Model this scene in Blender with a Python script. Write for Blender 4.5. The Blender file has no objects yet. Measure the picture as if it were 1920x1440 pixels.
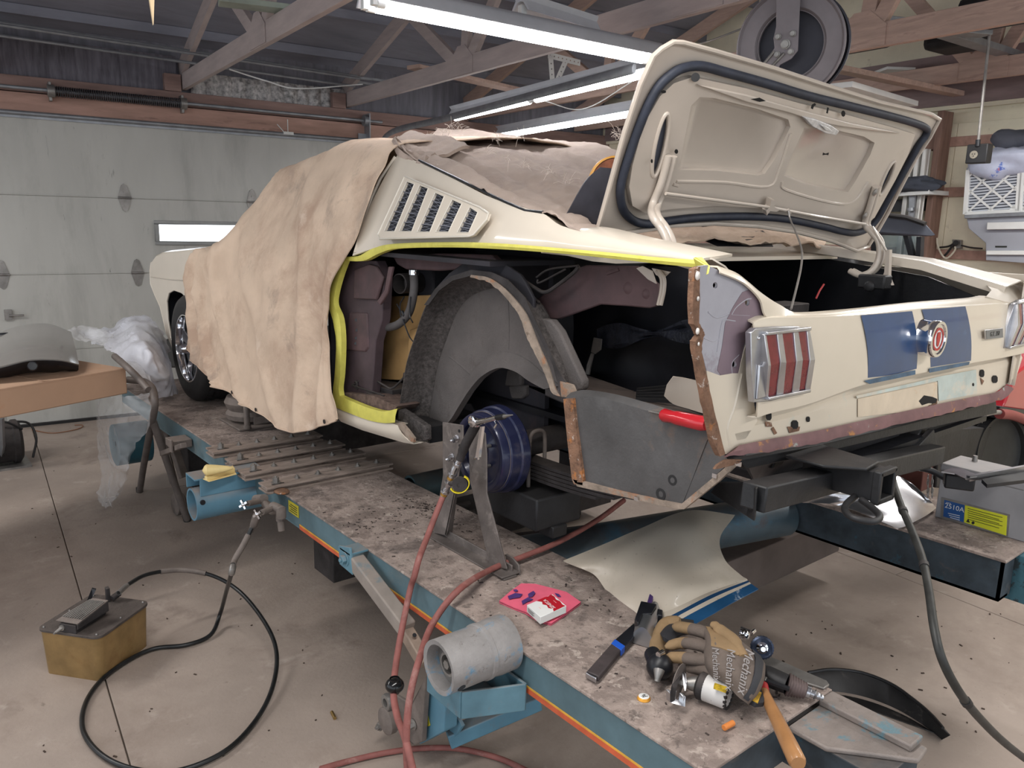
import bpy, bmesh, math, random
from math import sin, cos, pi, radians
from mathutils import Vector as V, Matrix
from mathutils.geometry import tessellate_polygon
from mathutils import noise as mnoise
random.seed(7)
sc = bpy.context.scene
COL = sc.collection
H = 1.72
F = 1481.25
# camera solved from the photograph's vanishing points: rows are car axes in camera space (right, down, forward)
RX = V((0.77420783, -0.11024046, 0.62325699)); RY = V((-0.6325174, -0.17037162, 0.7555761)); RZ = V((0.02289025, -0.97919383, -0.20163206))
YAW = radians(-5.325)      # the building stands turned against the rack by this much
# ---------- camera ----------
cam = bpy.data.objects.new('camera', bpy.data.cameras.new('camera')); COL.objects.link(cam)
cam.data.sensor_width = 36; cam.data.lens = 36 * F / 1920; cam.data.clip_start = .02; cam.data.clip_end = 200
cx_ = V((RX.x, RY.x, RZ.x)); cy_ = -V((RX.y, RY.y, RZ.y)); cz_ = -V((RX.z, RY.z, RZ.z))
mw = Matrix((cx_, cy_, cz_)).transposed().to_4x4(); mw.translation = V((0, 0, H)); cam.matrix_world = mw
sc.camera = cam
# ---------- world, exposure ----------
sc.view_settings.view_transform = 'Standard'; sc.view_settings.look = 'None'
sc.view_settings.exposure = 0.64; sc.view_settings.gamma = 1; sc.view_settings.use_curve_mapping = False
wd = bpy.data.worlds.new('world'); sc.world = wd; wd.use_nodes = True
wd.node_tree.nodes['Background'].inputs[0].default_value = (.86, .93, 1, 1)
wd.node_tree.nodes['Background'].inputs[1].default_value = WORLD_STRENGTH = 1.0
TUBE = 15.0          # emission of the fluorescent tubes
def area(name, loc, rot, sx, sy, power, col=(1, .98, .95)):
    l = bpy.data.lights.new(name, 'AREA'); l.shape = 'RECTANGLE'; l.size = sx; l.size_y = sy; l.energy = power; l.color = col
    o = bpy.data.objects.new(name, l); COL.objects.link(o); o.location = loc; o.rotation_euler = rot; return o
# unseen area lights added at ceiling height to brighten the scene
AREA_LIGHTS = [((0.2, 1.0, 2.62), (0, 0, radians(5)), 2.4, .2, 34), ((-1.2, 4.6, 2.62), (0, 0, radians(5)), 2.4, .3, 42),
     ((2.6, -0.9, 2.6), (0, 0, radians(5)), 2.4, .2, 30), ((4.7, 1.0, 2.62), (0, 0, radians(85)), 2.4, .2, 42)]
for i_, (l_, r_, a_, b_, p_) in enumerate(AREA_LIGHTS): area('fill_light', l_, r_, a_, b_, p_)

# ---------- picking points on real planes from photo pixels ----------
def ray(px, py):
    c = V((px - 960, py - 720, F)); return V((RX.dot(c), RY.dot(c), RZ.dot(c)))
def C(px, py, x=None, y=None, z=None):
    r = ray(px, py)
    if x is not None: t = x / r.x
    elif y is not None: t = y / r.y
    else: t = (z - H) / r.z
    return V((0, 0, H)) + r * t
cY, sY = cos(YAW), sin(YAW)
def b2w(p): return V((p[0] * cY - p[1] * sY, p[0] * sY + p[1] * cY, p[2]))
def w2b(p): return V((p[0] * cY + p[1] * sY, -p[0] * sY + p[1] * cY, p[2]))
def B(px, py, x=None, y=None, z=None):   # same, on building planes; returns building coordinates
    r = w2b(ray(px, py))
    if x is not None: t = x / r.x
    elif y is not None: t = y / r.y
    else: t = (z - H) / r.z
    return V((0, 0, H)) + r * t

# ---------- materials ----------
def lin(c):
    o = []
    for v in c:
        v /= 255.; o.append(v / 12.92 if v <= .04045 else ((v + .055) / 1.055) ** 2.4)
    return tuple(o) + (1,)
def mat(name, col, rough=.5, metal=0, var=.12, vs=6, bump=0, bs=40, spots=(), dust=None, emit=None, alpha=None, coat=0, trans=0, ior=1.45, stretch=None, aniso=None):
    m = bpy.data.materials.new(name); m.use_nodes = True; nt = m.node_tree; N = nt.nodes; L = nt.links
    p = N['Principled BSDF']; p.inputs['Roughness'].default_value = rough; p.inputs['Metallic'].default_value = metal
    p.inputs['IOR'].default_value = ior
    if coat: p.inputs['Coat Weight'].default_value = coat; p.inputs['Coat Roughness'].default_value = .08
    if trans: p.inputs['Transmission Weight'].default_value = trans
    if alpha is not None: p.inputs['Alpha'].default_value = alpha
    if emit: p.inputs['Emission Color'].default_value = lin(emit[0]); p.inputs['Emission Strength'].default_value = emit[1]
    tc = N.new('ShaderNodeTexCoord'); mp = N.new('ShaderNodeMapping'); L.new(tc.outputs['Object'], mp.inputs[0])
    if stretch: mp.inputs['Scale'].default_value = stretch
    def nz(scale, det=6, r=.6, w=0):
        n = N.new('ShaderNodeTexNoise'); n.inputs['Scale'].default_value = scale; n.inputs['Detail'].default_value = det; n.inputs['Roughness'].default_value = r
        if w: n.inputs['Distortion'].default_value = w
        L.new(mp.outputs[0], n.inputs['Vector']); return n
    base = lin(col)
    if var > 0:
        n = nz(vs); r = N.new('ShaderNodeValToRGB'); L.new(n.outputs[0], r.inputs[0])
        r.color_ramp.elements[0].position = .3; r.color_ramp.elements[1].position = .7
        r.color_ramp.elements[0].color = tuple(c * (1 - var * 1.6) for c in base[:3]) + (1,)
        r.color_ramp.elements[1].color = tuple(min(1, c * (1 + var)) for c in base[:3]) + (1,)
        out = r.outputs[0]
    else:
        rgb = N.new('ShaderNodeRGB'); rgb.outputs[0].default_value = base; out = rgb.outputs[0]
    for k, s in enumerate(spots):     # (colour, noise scale, threshold, softness[, strength])
        n = nz(s[1], 8, .7, .3); r = N.new('ShaderNodeMapRange'); L.new(n.outputs[0], r.inputs[0])
        r.inputs[1].default_value = s[2]; r.inputs[2].default_value = s[2] + s[3]; r.inputs[3].default_value = 0; r.inputs[4].default_value = s[4] if len(s) > 4 else 1
        r.clamp = True
        mx = N.new('ShaderNodeMixRGB'); L.new(r.outputs[0], mx.inputs[0]); L.new(out, mx.inputs[1]); mx.inputs[2].default_value = lin(s[0]); out = mx.outputs[0]
    if dust:                           # dust that has settled on faces that look up
        g = N.new('ShaderNodeNewGeometry'); sp = N.new('ShaderNodeSeparateXYZ'); L.new(g.outputs['Normal'], sp.inputs[0])
        r = N.new('ShaderNodeMapRange'); L.new(sp.outputs[2], r.inputs[0]); r.inputs[1].default_value = .2; r.inputs[2].default_value = .95; r.inputs[4].default_value = dust[1]; r.clamp = True
        n = nz(25, 5); mu = N.new('ShaderNodeMath'); mu.operation = 'MULTIPLY'; L.new(r.outputs[0], mu.inputs[0])
        a = N.new('ShaderNodeMapRange'); L.new(n.outputs[0], a.inputs[0]); a.inputs[1].default_value = .3; a.inputs[2].default_value = .65; a.inputs[3].default_value = .45; L.new(a.outputs[0], mu.inputs[1])
        mx = N.new('ShaderNodeMixRGB'); L.new(mu.outputs[0], mx.inputs[0]); L.new(out, mx.inputs[1]); mx.inputs[2].default_value = lin(dust[0]); out = mx.outputs[0]
    L.new(out, p.inputs['Base Color'])
    if bump:
        n = nz(bs, 8, .65); b = N.new('ShaderNodeBump'); b.inputs['Strength'].default_value = bump; b.inputs['Distance'].default_value = .01
        L.new(n.outputs[0], b.inputs['Height']); L.new(b.outputs[0], p.inputs['Normal'])
    return m

# ---------- mesh building ----------
ORG = {}
def thing(name, loc, label, cat, group=None, kind=None):
    o = bpy.data.objects.new(name, None); o.empty_display_size = .05; COL.objects.link(o); o.location = V(loc); ORG[o.name] = V(loc)
    o['label'] = label; o['category'] = cat
    if group: o['group'] = group
    if kind: o['kind'] = kind
    return o
def struct(o, label=None):
    o['kind'] = 'structure'
    if label: o['label'] = label
    return o
def perp(d):
    a = V((0, 0, 1)) if abs(d.normalized().z) < .9 else V((1, 0, 0))
    u = d.cross(a).normalized(); return u, d.cross(u).normalized()
class MB:
    def __init__(s, b=False): s.v = []; s.f = []; s.b = b
    def add(s, vs, fs):
        k = len(s.v); s.v += [V(p) for p in vs]; s.f += [tuple(i + k for i in f) for f in fs]; return s
    def box(s, c, size, R=None):
        x, y, z = [q / 2 for q in size]; c = V(c)
        ps = [V((i * x, j * y, k * z)) for i in (-1, 1) for j in (-1, 1) for k in (-1, 1)]
        if R is not None: ps = [R @ p for p in ps]
        return s.add([c + p for p in ps], [(0, 1, 3, 2), (4, 6, 7, 5), (0, 4, 5, 1), (2, 3, 7, 6), (0, 2, 6, 4), (1, 5, 7, 3)])
    def bb(s, a, b): return s.box([(a[i] + b[i]) / 2 for i in range(3)], [abs(b[i] - a[i]) for i in range(3)])
    def beam(s, a, b, w, h, up=(0, 0, 1)):   # w across, h along up
        a, b = V(a), V(b); d = (b - a).normalized(); u = d.cross(V(up)).normalized(); n = u.cross(d).normalized()
        ps = [q + u * (i * w / 2) + n * (j * h / 2) for q in (a, b) for i in (-1, 1) for j in (-1, 1)]
        return s.add(ps, [(0, 1, 3, 2), (4, 6, 7, 5), (0, 4, 5, 1), (2, 3, 7, 6), (0, 2, 6, 4), (1, 5, 7, 3)])
    def tube(s, pts, r, n=10, closed=False, cap=True, flat=None):
        pts = [V(p) for p in pts]; m = len(pts); rs = r if isinstance(r, (list, tuple)) else [r] * m
        d0 = (pts[1] - pts[0]).normalized(); u, w = perp(d0); vs = []
        for i, p in enumerate(pts):
            if closed: d = (pts[(i + 1) % m] - pts[i - 1])
            elif i == 0: d = pts[1] - pts[0]
            elif i == m - 1: d = pts[-1] - pts[-2]
            else: d = (pts[i + 1] - pts[i]).normalized() + (pts[i] - pts[i - 1]).normalized()
            d.normalize(); u = (u - d * u.dot(d)).normalized(); w = d.cross(u)
            for k in range(n):
                t = 2 * pi * k / n; vs.append(p + u * (cos(t) * rs[i]) + w * (sin(t) * rs[i] * (flat or 1)))
        fs = []
        for i in range(m if closed else m - 1):
            for k in range(n):
                a = i * n + k; b = i * n + (k + 1) % n; j = (i + 1) % m * n
                fs.append((a, b, j + (k + 1) % n, j + k))
        if cap and not closed: fs += [tuple(range(n))[::-1], tuple(range((m - 1) * n, m * n))]
        return s.add(vs, fs)
    def cyl(s, a, b, r, r2=None, n=20): return s.tube([a, b], [r, r if r2 is None else r2], n)
    def lathe(s, o, ax, prof, n=32, cap=False):   # prof: (radius, distance along ax)
        o = V(o); ax = V(ax).normalized(); u, w = perp(ax); vs = []; fs = []
        for (r, h) in prof:
            for k in range(n):
                t = 2 * pi * k / n; vs.append(o + ax * h + u * (cos(t) * r) + w * (sin(t) * r))
        for i in range(len(prof) - 1):
            for k in range(n): fs.append((i * n + k, i * n + (k + 1) % n, (i + 1) * n + (k + 1) % n, (i + 1) * n + k))
        if cap: fs += [tuple(range(n))[::-1], tuple(range((len(prof) - 1) * n, len(prof) * n))]
        return s.add(vs, fs)
    def prism(s, poly, vec, holes=None):          # plate: outline (3D), thickness vector, optional holes
        loops = [[V(p) for p in poly]] + [[V(p) for p in h] for h in (holes or [])]; vec = V(vec)
        flat = [p for l in loops for p in l]; n = len(flat)
        if holes:
            bm = bmesh.new(); bv = [bm.verts.new(p) for p in flat]; ed = []; k = 0
            for l in loops:
                ed += [bm.edges.new((bv[k + i], bv[k + (i + 1) % len(l)])) for i in range(len(l))]; k += len(l)
            bm.verts.index_update(); nn = (loops[0][1] - loops[0][0]).cross(loops[0][2] - loops[0][1])
            bmesh.ops.triangle_fill(bm, use_beauty=True, use_dissolve=False, edges=ed, normal=vec.normalized()); bm.verts.index_update()
            tri = [tuple(v.index for v in f.verts) for f in bm.faces]; bm.free()
        elif len(poly) > 4: tri = [tuple(t) for t in tessellate_polygon(loops)]
        else: tri = [tuple(range(n))]
        fs = tri + [tuple(i + n for i in t[::-1]) for t in tri]; k = 0
        for l in loops:
            m = len(l)
            for i in range(m): fs.append((k + i, k + (i + 1) % m, n + k + (i + 1) % m, n + k + i))
            k += m
        return s.add(flat + [p + vec for p in flat], fs)
    def grid(s, rows, closed=False):              # rows of equal length
        m = len(rows[0]); vs = [p for r in rows for p in r]; fs = []
        for i in range(len(rows) - 1):
            for j in range(m if closed else m - 1):
                fs.append((i * m + j, i * m + (j + 1) % m, (i + 1) * m + (j + 1) % m, (i + 1) * m + j))
        return s.add(vs, fs)
    def ball(s, c, r, n=12, m=8, sc_=(1, 1, 1), R=None):
        rows = []
        for i in range(m + 1):
            t = pi * i / m; row = []
            for k in range(n):
                a = 2 * pi * k / n; p = V((sin(t) * cos(a) * sc_[0], sin(t) * sin(a) * sc_[1], cos(t) * sc_[2])) * r
                row.append(V(c) + (R @ p if R is not None else p))
            rows.append(row)
        return s.grid(rows, True)
    def hexn(s, c, ax, r, h): c = V(c); ax = V(ax).normalized(); return s.tube([c, c + ax * h], r, 6)
    def pieces(s):
        n = len(s.v); root = list(range(n))
        def find(i):
            while root[i] != i: root[i] = root[root[i]]; i = root[i]
            return i
        for f in s.f:
            a = find(f[0])
            for i in f[1:]: root[find(i)] = a
        isl = {}
        for i in range(n): isl.setdefault(find(i), []).append(i)
        L = list(isl.values())
        if len(L) < 2 or len(L) > 120: return [s]
        bx = [([min(s.v[i][k] for i in l) for k in range(3)], [max(s.v[i][k] for i in l) for k in range(3)]) for l in L]
        sz = [math.dist(a, c) for a, c in bx]; g = list(range(len(L)))
        def fg(i):
            while g[i] != i: i = g[i]
            return i
        for i in range(len(L)):
            for j in range(i):
                gap = math.sqrt(sum(max(0, bx[i][0][k] - bx[j][1][k], bx[j][0][k] - bx[i][1][k]) ** 2 for k in range(3)))
                if gap < .4 * max(sz[i], sz[j]): g[fg(i)] = fg(j)
        cl = {}
        for i in range(len(L)): cl.setdefault(fg(i), set()).update(L[i])
        if len(cl) < 2: return [s]
        out = []
        for c in cl.values():
            o = sorted(c); mp = {v: k for k, v in enumerate(o)}; q = MB(s.b); q.v = [s.v[i] for i in o]; q.f = [tuple(mp[i] for i in f) for f in s.f if f[0] in mp]; out.append(q)
        return out
    def build(s, name, m, parent=None, smooth=40, bevel=0, solid=0, sub=0, label=None, origin=None):
        ps = s.pieces() if parent is not None and name not in ('frayed_threads',) else [s]
        objs = [q.build1(name, m, parent, smooth, bevel, solid, sub, label, origin) for q in ps]
        return objs[0]
    def build1(s, name, m, parent=None, smooth=40, bevel=0, solid=0, sub=0, label=None, origin=None):
        vs = [b2w(p) for p in s.v] if s.b else s.v
        if parent is not None: o0 = ORG[parent.name]
        elif origin is not None: o0 = V(origin)
        else:
            lo = [min(p[i] for p in vs) for i in range(3)]; hi = [max(p[i] for p in vs) for i in range(3)]
            o0 = V(((lo[0] + hi[0]) / 2, (lo[1] + hi[1]) / 2, lo[2]))
        me = bpy.data.meshes.new(name); me.from_pydata([p - o0 for p in vs], [], s.f)
        bm = bmesh.new(); bm.from_mesh(me); bmesh.ops.remove_doubles(bm, verts=bm.verts, dist=1e-5)
        bmesh.ops.recalc_face_normals(bm, faces=bm.faces)
        if smooth:
            for f in bm.faces: f.smooth = True
            for e in bm.edges:
                if len(e.link_faces) != 2 or e.calc_face_angle(0) > radians(smooth): e.smooth = False
        bm.to_mesh(me); bm.free()
        ms = m if isinstance(m, list) else [m]
        for q in ms: me.materials.append(q)
        o = bpy.data.objects.new(name, me); COL.objects.link(o)
        if parent is not None:
            o.parent = parent; ORG[o.name] = o0
            o.location = (0, 0, 0)
        else: o.location = o0; ORG[o.name] = o0
        if solid: md = o.modifiers.new('solid', 'SOLIDIFY'); md.thickness = solid; md.offset = 0
        if bevel: md = o.modifiers.new('bevel', 'BEVEL'); md.width = bevel; md.segments = 2; md.limit_method = 'ANGLE'; md.angle_limit = radians(40)
        if sub: md = o.modifiers.new('sub', 'SUBSURF'); md.levels = sub; md.render_levels = sub
        if label: o['label'] = label
        return o
def tag(o, label, cat, group=None, kind=None):
    o['label'] = label; o['category'] = cat
    if group: o['group'] = group
    if kind: o['kind'] = kind
    return o
def cat_rom(pts, n=6, closed=False):
    pts = [V(p) for p in pts]; m = len(pts); out = []
    rng = range(m) if closed else range(m - 1)
    for i in rng:
        p0 = pts[(i - 1) % m] if closed or i > 0 else pts[0] * 2 - pts[1]; p1 = pts[i]; p2 = pts[(i + 1) % m]
        p3 = pts[(i + 2) % m] if closed or i + 2 < m else pts[-1] * 2 - pts[-2]
        for k in range(n):
            t = k / n; out.append(.5 * ((2 * p1) + (p2 - p0) * t + (2 * p0 - 5 * p1 + 4 * p2 - p3) * t * t + (3 * p1 - p0 - 3 * p2 + p3) * t ** 3))
    if not closed: out.append(pts[-1])
    return out
def smooth_grid(rows, nu=4, nv=4):     # refine a coarse control net both ways
    a = [cat_rom(r, nu) for r in rows]; cols = [cat_rom([r[j] for r in a], nv) for j in range(len(a[0]))]
    return [[c[i] for c in cols] for i in range(len(cols[0]))]
def arc(c, u, w, r, a0, a1, n=12):
    c, u, w = V(c), V(u), V(w); return [c + u * (r * cos(radians(a0 + (a1 - a0) * i / n))) + w * (r * sin(radians(a0 + (a1 - a0) * i / n))) for i in range(n + 1)]
def bolt(mb, c, ax, r=.009, h=.008): c = V(c); ax = V(ax).normalized(); mb.cyl(c, c + ax * .003, r * 1.5, n=12); mb.hexn(c + ax * .003, ax, r, h); mb.cyl(c + ax * (h + .003), c + ax * (h + .009), r * .45, n=8)
TEXTS = []
def text(body, name, m, origin, xdir, ydir, size, parent, depth=.0006, align='CENTER', shear=0, font_space=1):
    cu = bpy.data.curves.new(name, 'FONT'); cu.body = body; cu.size = size; cu.extrude = depth; cu.align_x = align; cu.align_y = 'CENTER'; cu.shear = shear; cu.space_character = font_space
    to = bpy.data.objects.new(name + '_tmp', cu); COL.objects.link(to)
    dg = bpy.context.evaluated_depsgraph_get(); me = bpy.data.meshes.new_from_object(to.evaluated_get(dg)); bpy.data.objects.remove(to)
    x = V(xdir).normalized(); y = V(ydir); y = (y - x * y.dot(x)).normalized(); z = x.cross(y)
    o0 = ORG[parent.name] if parent is not None else V((0, 0, 0))
    M4 = Matrix((x, y, z)).transposed().to_4x4(); M4.translation = V(origin) - o0
    me.transform(M4); me.materials.clear(); me.materials.append(m); me.name = name
    o = bpy.data.objects.new(name, me); COL.objects.link(o)
    if parent is not None: o.parent = parent; ORG[o.name] = o0
    return o
X_, Y_, Z_ = V((1, 0, 0)), V((0, 1, 0)), V((0, 0, 1))
BX, BY = b2w((1, 0, 0)), b2w((0, 1, 0))

# ---------- shared materials ----------
CREAM = (208, 197, 182)
m_cream = mat('cream_paint', CREAM, .32, var=.04, vs=3, coat=.5, spots=[((170, 150, 125), 9, .66, .15, .5)])
m_cream_in = mat('cream_paint_inner', (186, 174, 162), .38, var=.06, vs=3, coat=.3, spots=[((150, 130, 112), 5, .6, .2, .5)])
m_primer = mat('grey_primer', (165, 163, 170), .6, var=.08, vs=8, spots=[((120, 98, 104), 3.2, .55, .12)])
m_black = mat('black_paint', (26, 27, 32), .42, var=.3, vs=12, spots=[((70, 70, 75), 40, .68, .08, .5)])
m_under = mat('undercoat', (98, 92, 90), .85, var=.16, vs=7, bump=.5, bs=160, spots=[((72, 64, 60), 14, .55, .2, .7)])
m_coarse = mat('coarse_undercoat', (88, 82, 80), .9, var=.35, vs=70, bump=1, bs=120, spots=[((58, 52, 50), 60, .55, .1, .8)])
m_maroon = mat('maroon_primer', (84, 64, 66), .7, var=.25, vs=6, spots=[((62, 52, 54), 5, .5, .2, .8)])
m_rust = mat('rusty_steel', (128, 96, 76), .9, var=.3, vs=25, bump=.5, bs=90, spots=[((176, 112, 60), 16, .57, .08, .9), ((84, 62, 50), 30, .55, .1, .8), ((190, 178, 168), 34, .60, .05, .9)])
m_rustpale = mat('rust_flaked_steel', (140, 125, 112), .85, var=.25, vs=20, bump=.4, bs=90, spots=[((150, 104, 74), 14, .56, .08, .8), ((90, 75, 65), 30, .6, .1, .8)])
m_chrome = mat('chrome', (225, 225, 228), .08, 1, var=.05, vs=8)
m_chromedull = mat('dull_chrome', (190, 190, 194), .28, 1, var=.15, vs=12)
m_steel = mat('steel', (150, 146, 142), .45, .7, var=.2, vs=14)
m_dirty = mat('dirty_steel', (118, 108, 102), .75, .3, var=.22, vs=14, bump=.3, bs=80, dust=((150, 138, 130), .6))
m_darkmetal = mat('dark_grimy_metal', (58, 54, 54), .7, .3, var=.3, vs=14, bump=.25, bs=80, dust=((110, 100, 95), .45))
m_blackmetal = mat('black_metal', (38, 38, 40), .5, .2, var=.25, vs=10, bump=.15, bs=60, dust=((84, 80, 78), .2))
m_rubber = mat('black_rubber', (34, 33, 34), .6, var=.2, vs=20, dust=((95, 88, 84), .35))
m_bluepaint = mat('blue_machine_paint', (92, 128, 142), .55, var=.15, vs=8, bump=.1, bs=60, spots=[((120, 110, 105), 7, .56, .12, .75)], dust=((135, 125, 118), .75))
m_white = mat('white_enamel', (225, 225, 222), .5, var=.05)
# =====================================================================  THE ROOM
YW = 7.328; XR = 6.25; ZW = 2.87
m_floor = mat('concrete_floor', (166, 151, 140), .62, var=.14, vs=1.4, bump=.2, bs=60, spots=[((134, 118, 107), 1.3, .50, .22, .7), ((112, 98, 90), 2.7, .58, .12, .45), ((92, 80, 72), 11, .66, .06, .6), ((190, 176, 166), 5, .58, .12, .55), ((66, 56, 52), 48, .68, .03, .7), ((196, 184, 174), 60, .67, .03, .6)])
m_door = mat('garage_door_paint', (184, 182, 176), .55, var=.06, vs=1.3, bump=.03, bs=150, stretch=(2.4, 1, .6), spots=[((152, 150, 144), .9, .50, .2, .8), ((112, 108, 104), 3.5, .64, .06, .6), ((96, 92, 88), 9, .70, .03, .6)])
m_wallcream = mat('cream_wall_board', (234, 225, 200), .8, var=.08, vs=3, bump=.1, bs=50, spots=[((170, 158, 130), 14, .62, .1, .5), ((90, 80, 62), 22, .72, .04, .7)])
m_wood = mat('truss_wood', (186, 158, 144), .75, var=.14, vs=3, bump=.1, bs=30, stretch=(8, .8, 8), spots=[((150, 124, 114), 3, .56, .1, .6)])
m_woodgrey = mat('dusty_truss_wood', (178, 164, 160), .8, var=.1, vs=3, stretch=(6, .8, 6))
m_woodred = mat('reddish_header_wood', (176, 140, 126), .8, var=.14, vs=3, stretch=(.6, 6, 6), spots=[((105, 80, 74), 4, .58, .12, .7)])
m_wooddark = mat('dark_header_wood', (142, 116, 108), .85, var=.18, vs=3, stretch=(.6, 6, 6))
m_roof = mat('roof_sheathing', (140, 140, 150), .85, var=.14, vs=1.5, stretch=(1, 4, 4), spots=[((112, 106, 112), 1.5, .55, .2, .6)])
m_galv = mat('galvanised_steel', (150, 152, 156), .4, .6, var=.15, vs=10)
m_foil = mat('foil_insulation', (190, 186, 184), .35, .7, var=.4, vs=30, bump=1, bs=60)
# floor slabs with sawn joints
j1, j2, jg = .262, 3.75, .0022
fl = MB(True); fl.bb((-6, -4, -.2), (8, 9, -.012)); floor = fl.build('floor', mat('floor_base', (112, 100, 90), .9), smooth=0); struct(floor, 'bare concrete garage floor with sawn joints and oil stains')
for (xa, xb) in ((-6, j1), (j1, j2), (j2, 8)):
    for (ya, yb) in ((-4, 2.0), (2.0, 5.2), (5.2, 9)) if xa != j1 else ((-4, 5.2), (5.2, 9)):
        s_ = MB(True); s_.bb((xa + (jg if xa > -6 else 0), ya + (jg if ya > -4 else 0), -.012), (xb - (jg if xb < 8 else 0), yb - (jg if yb < 9 else 0), 0)); s_.build('slab', m_floor, floor, smooth=0, bevel=.003)
# front wall: framing round and over the overhead door
wf = MB(True); wf.bb((-6, YW + .12, 0), (8, YW + .3, 3.2)); wallf = wf.build('wall_front', mat('wall_boarding', (128, 126, 134), .85, var=.2, vs=2, stretch=(9, 1, 1)), smooth=0); struct(wallf, 'front wall carrying the overhead garage door')
b_ = MB(True); b_.bb((-6, YW - .02, 2.455), (8, YW + .12, 2.592)); b_.build('header_board', m_woodred, wallf, bevel=.004, smooth=0)
b_ = MB(True); b_.bb((-6, YW + .0, 2.6), (8, YW + .12, 2.715)); b_.build('header_board', m_wooddark, wallf, bevel=.004, smooth=0)
b_ = MB(True); b_.bb((3.3, YW - .02, 0), (3.45, YW + .12, 2.45)); b_.build('door_jamb', m_woodred, wallf, bevel=.004, smooth=0)
b_ = MB(True); b_.bb((-6, YW + .05, 2.715), (1.55, YW + .12, 3.0)); b_.build('blocking_panel', mat('blocking', (108, 104, 112), .8, var=.3, vs=4, stretch=(8, 1, 1)), wallf)
# quilted foil insulation between the trusses
rows = []
for i in range(9):
    r_ = []
    for k in range(70):
        x = 1.66 + k * (3.05 - 1.66) / 69; z = 2.715 + i * .022
        r_.append(V((x, YW + .06 - .025 * abs(sin(k * .55)) - .012 * mnoise.noise(V((x * 14, z * 30, 0))), z)))
    rows.append(r_)
b_ = MB(True); b_.grid(rows); b_.build('foil_insulation', m_foil, wallf)
for x in (1.6, 3.05, 4.38):
    b_ = MB(True); b_.bb((x - .16, YW - .02, 2.715), (x - .03, YW + .1, 2.85)); b_.build('truss_block', m_wooddark, wallf, bevel=.003)
# garage door: four hinged sections with one long window
dr = MB(True); dr.bb((-3.4, YW + .07, 0), (3.24, YW + .08, 2.44)); door = dr.build('door_1', m_door, smooth=0); struct(door, 'pale grey sectional overhead garage door with a long slot window')
wl, wr, wb_, wt = 1.325, 2.13, 1.485, 1.63
for k in range(4):
    z0, z1 = k * .612 + .003, (k + 1) * .612 - .004
    out = [V((-3.4, YW, z0)), V((3.24, YW, z0)), V((3.24, YW, z1)), V((-3.4, YW, z1))]
    s_ = MB(True)
    if k == 2: s_.prism(out, (0, .045, 0), [[V((x, YW, z)) for x, z in ((wl, wb_), (wr, wb_), (wr, wt), (wl, wt))]])
    else: s_.prism(out, (0, .045, 0))
    s_.build('door_section', m_door, door, smooth=0, bevel=.004)
    if k: 
        s_ = MB(True); s_.bb((-3.4, YW - .006, z0 - .006), (3.24, YW + .0, z0 + .004)); s_.build('section_rib', m_door, door, smooth=0, bevel=.002)
b_ = MB(True)
for (x0, x1, z0, z1) in ((wl - .035, wr + .035, wt, wt + .03), (wl - .035, wr + .035, wb_ - .03, wb_), (wl - .035, wl, wb_, wt), (wr, wr + .035, wb_, wt)): b_.bb((x0, YW - .018, z0), (x1, YW + .01, z1))
b_.build('window_frame', mat('window_frame_grey', (150, 150, 148), .5, var=.1), door, bevel=.004)
b_ = MB(True); b_.bb((wl, YW + .02, wb_), (wr, YW + .026, wt)); b_.build('window_pane', mat('daylit_glass', (245, 248, 252), .3, emit=((240, 247, 255), 1.6)), door, smooth=0)
for (px, z) in ((243, 1.836), (478, 1.836), (257, 1.224), (2, 1.224), (20, .612)):
    x = B(px, 500, y=YW).x; h_ = MB(True)
    h_.prism([V((x + a, YW - .008, z + c)) for a, c in ((-.05, .004), (.05, .004), (.02, .1), (0, .115), (-.02, .1))], (0, .006, 0))
    h_.prism([V((x + a, YW - .008, z - c)) for a, c in ((-.05, .004), (.05, .004), (.02, .1), (0, .115), (-.02, .1))], (0, .006, 0))
    h_.cyl((x - .05, YW - .015, z), (x + .05, YW - .015, z), .009, n=10)
    for q in (-.06, .05): h_.cyl((x, YW - .013, z + q), (x, YW - .004, z + q), .009, n=8)
    h_.build('hinge', m_steel, door)
b_ = MB(True); b_.bb((-3.4, YW - .02, 2.405), (3.24, YW + .0, 2.43)); b_.cyl((-3.4, YW - .028, 2.44), (3.24, YW - .028, 2.44), .018, n=12); b_.build('top_strut', m_galv, door)
b_ = MB(True); b_.bb((-3.4, YW - .03, 0), (3.24, YW + .03, .022)); b_.build('bottom_seal', m_rubber, door)
# side lock handle on the far left
p_ = B(25, 590, y=YW - .02); b_ = MB(True); b_.bb((p_.x - .06, YW - .03, p_.z - .04), (p_.x - .01, YW, p_.z + .04)); b_.cyl((p_.x - .03, YW - .045, p_.z - .005), (p_.x + .07, YW - .045, p_.z - .005), .008, n=10); b_.build('latch', m_steel, door)
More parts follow.
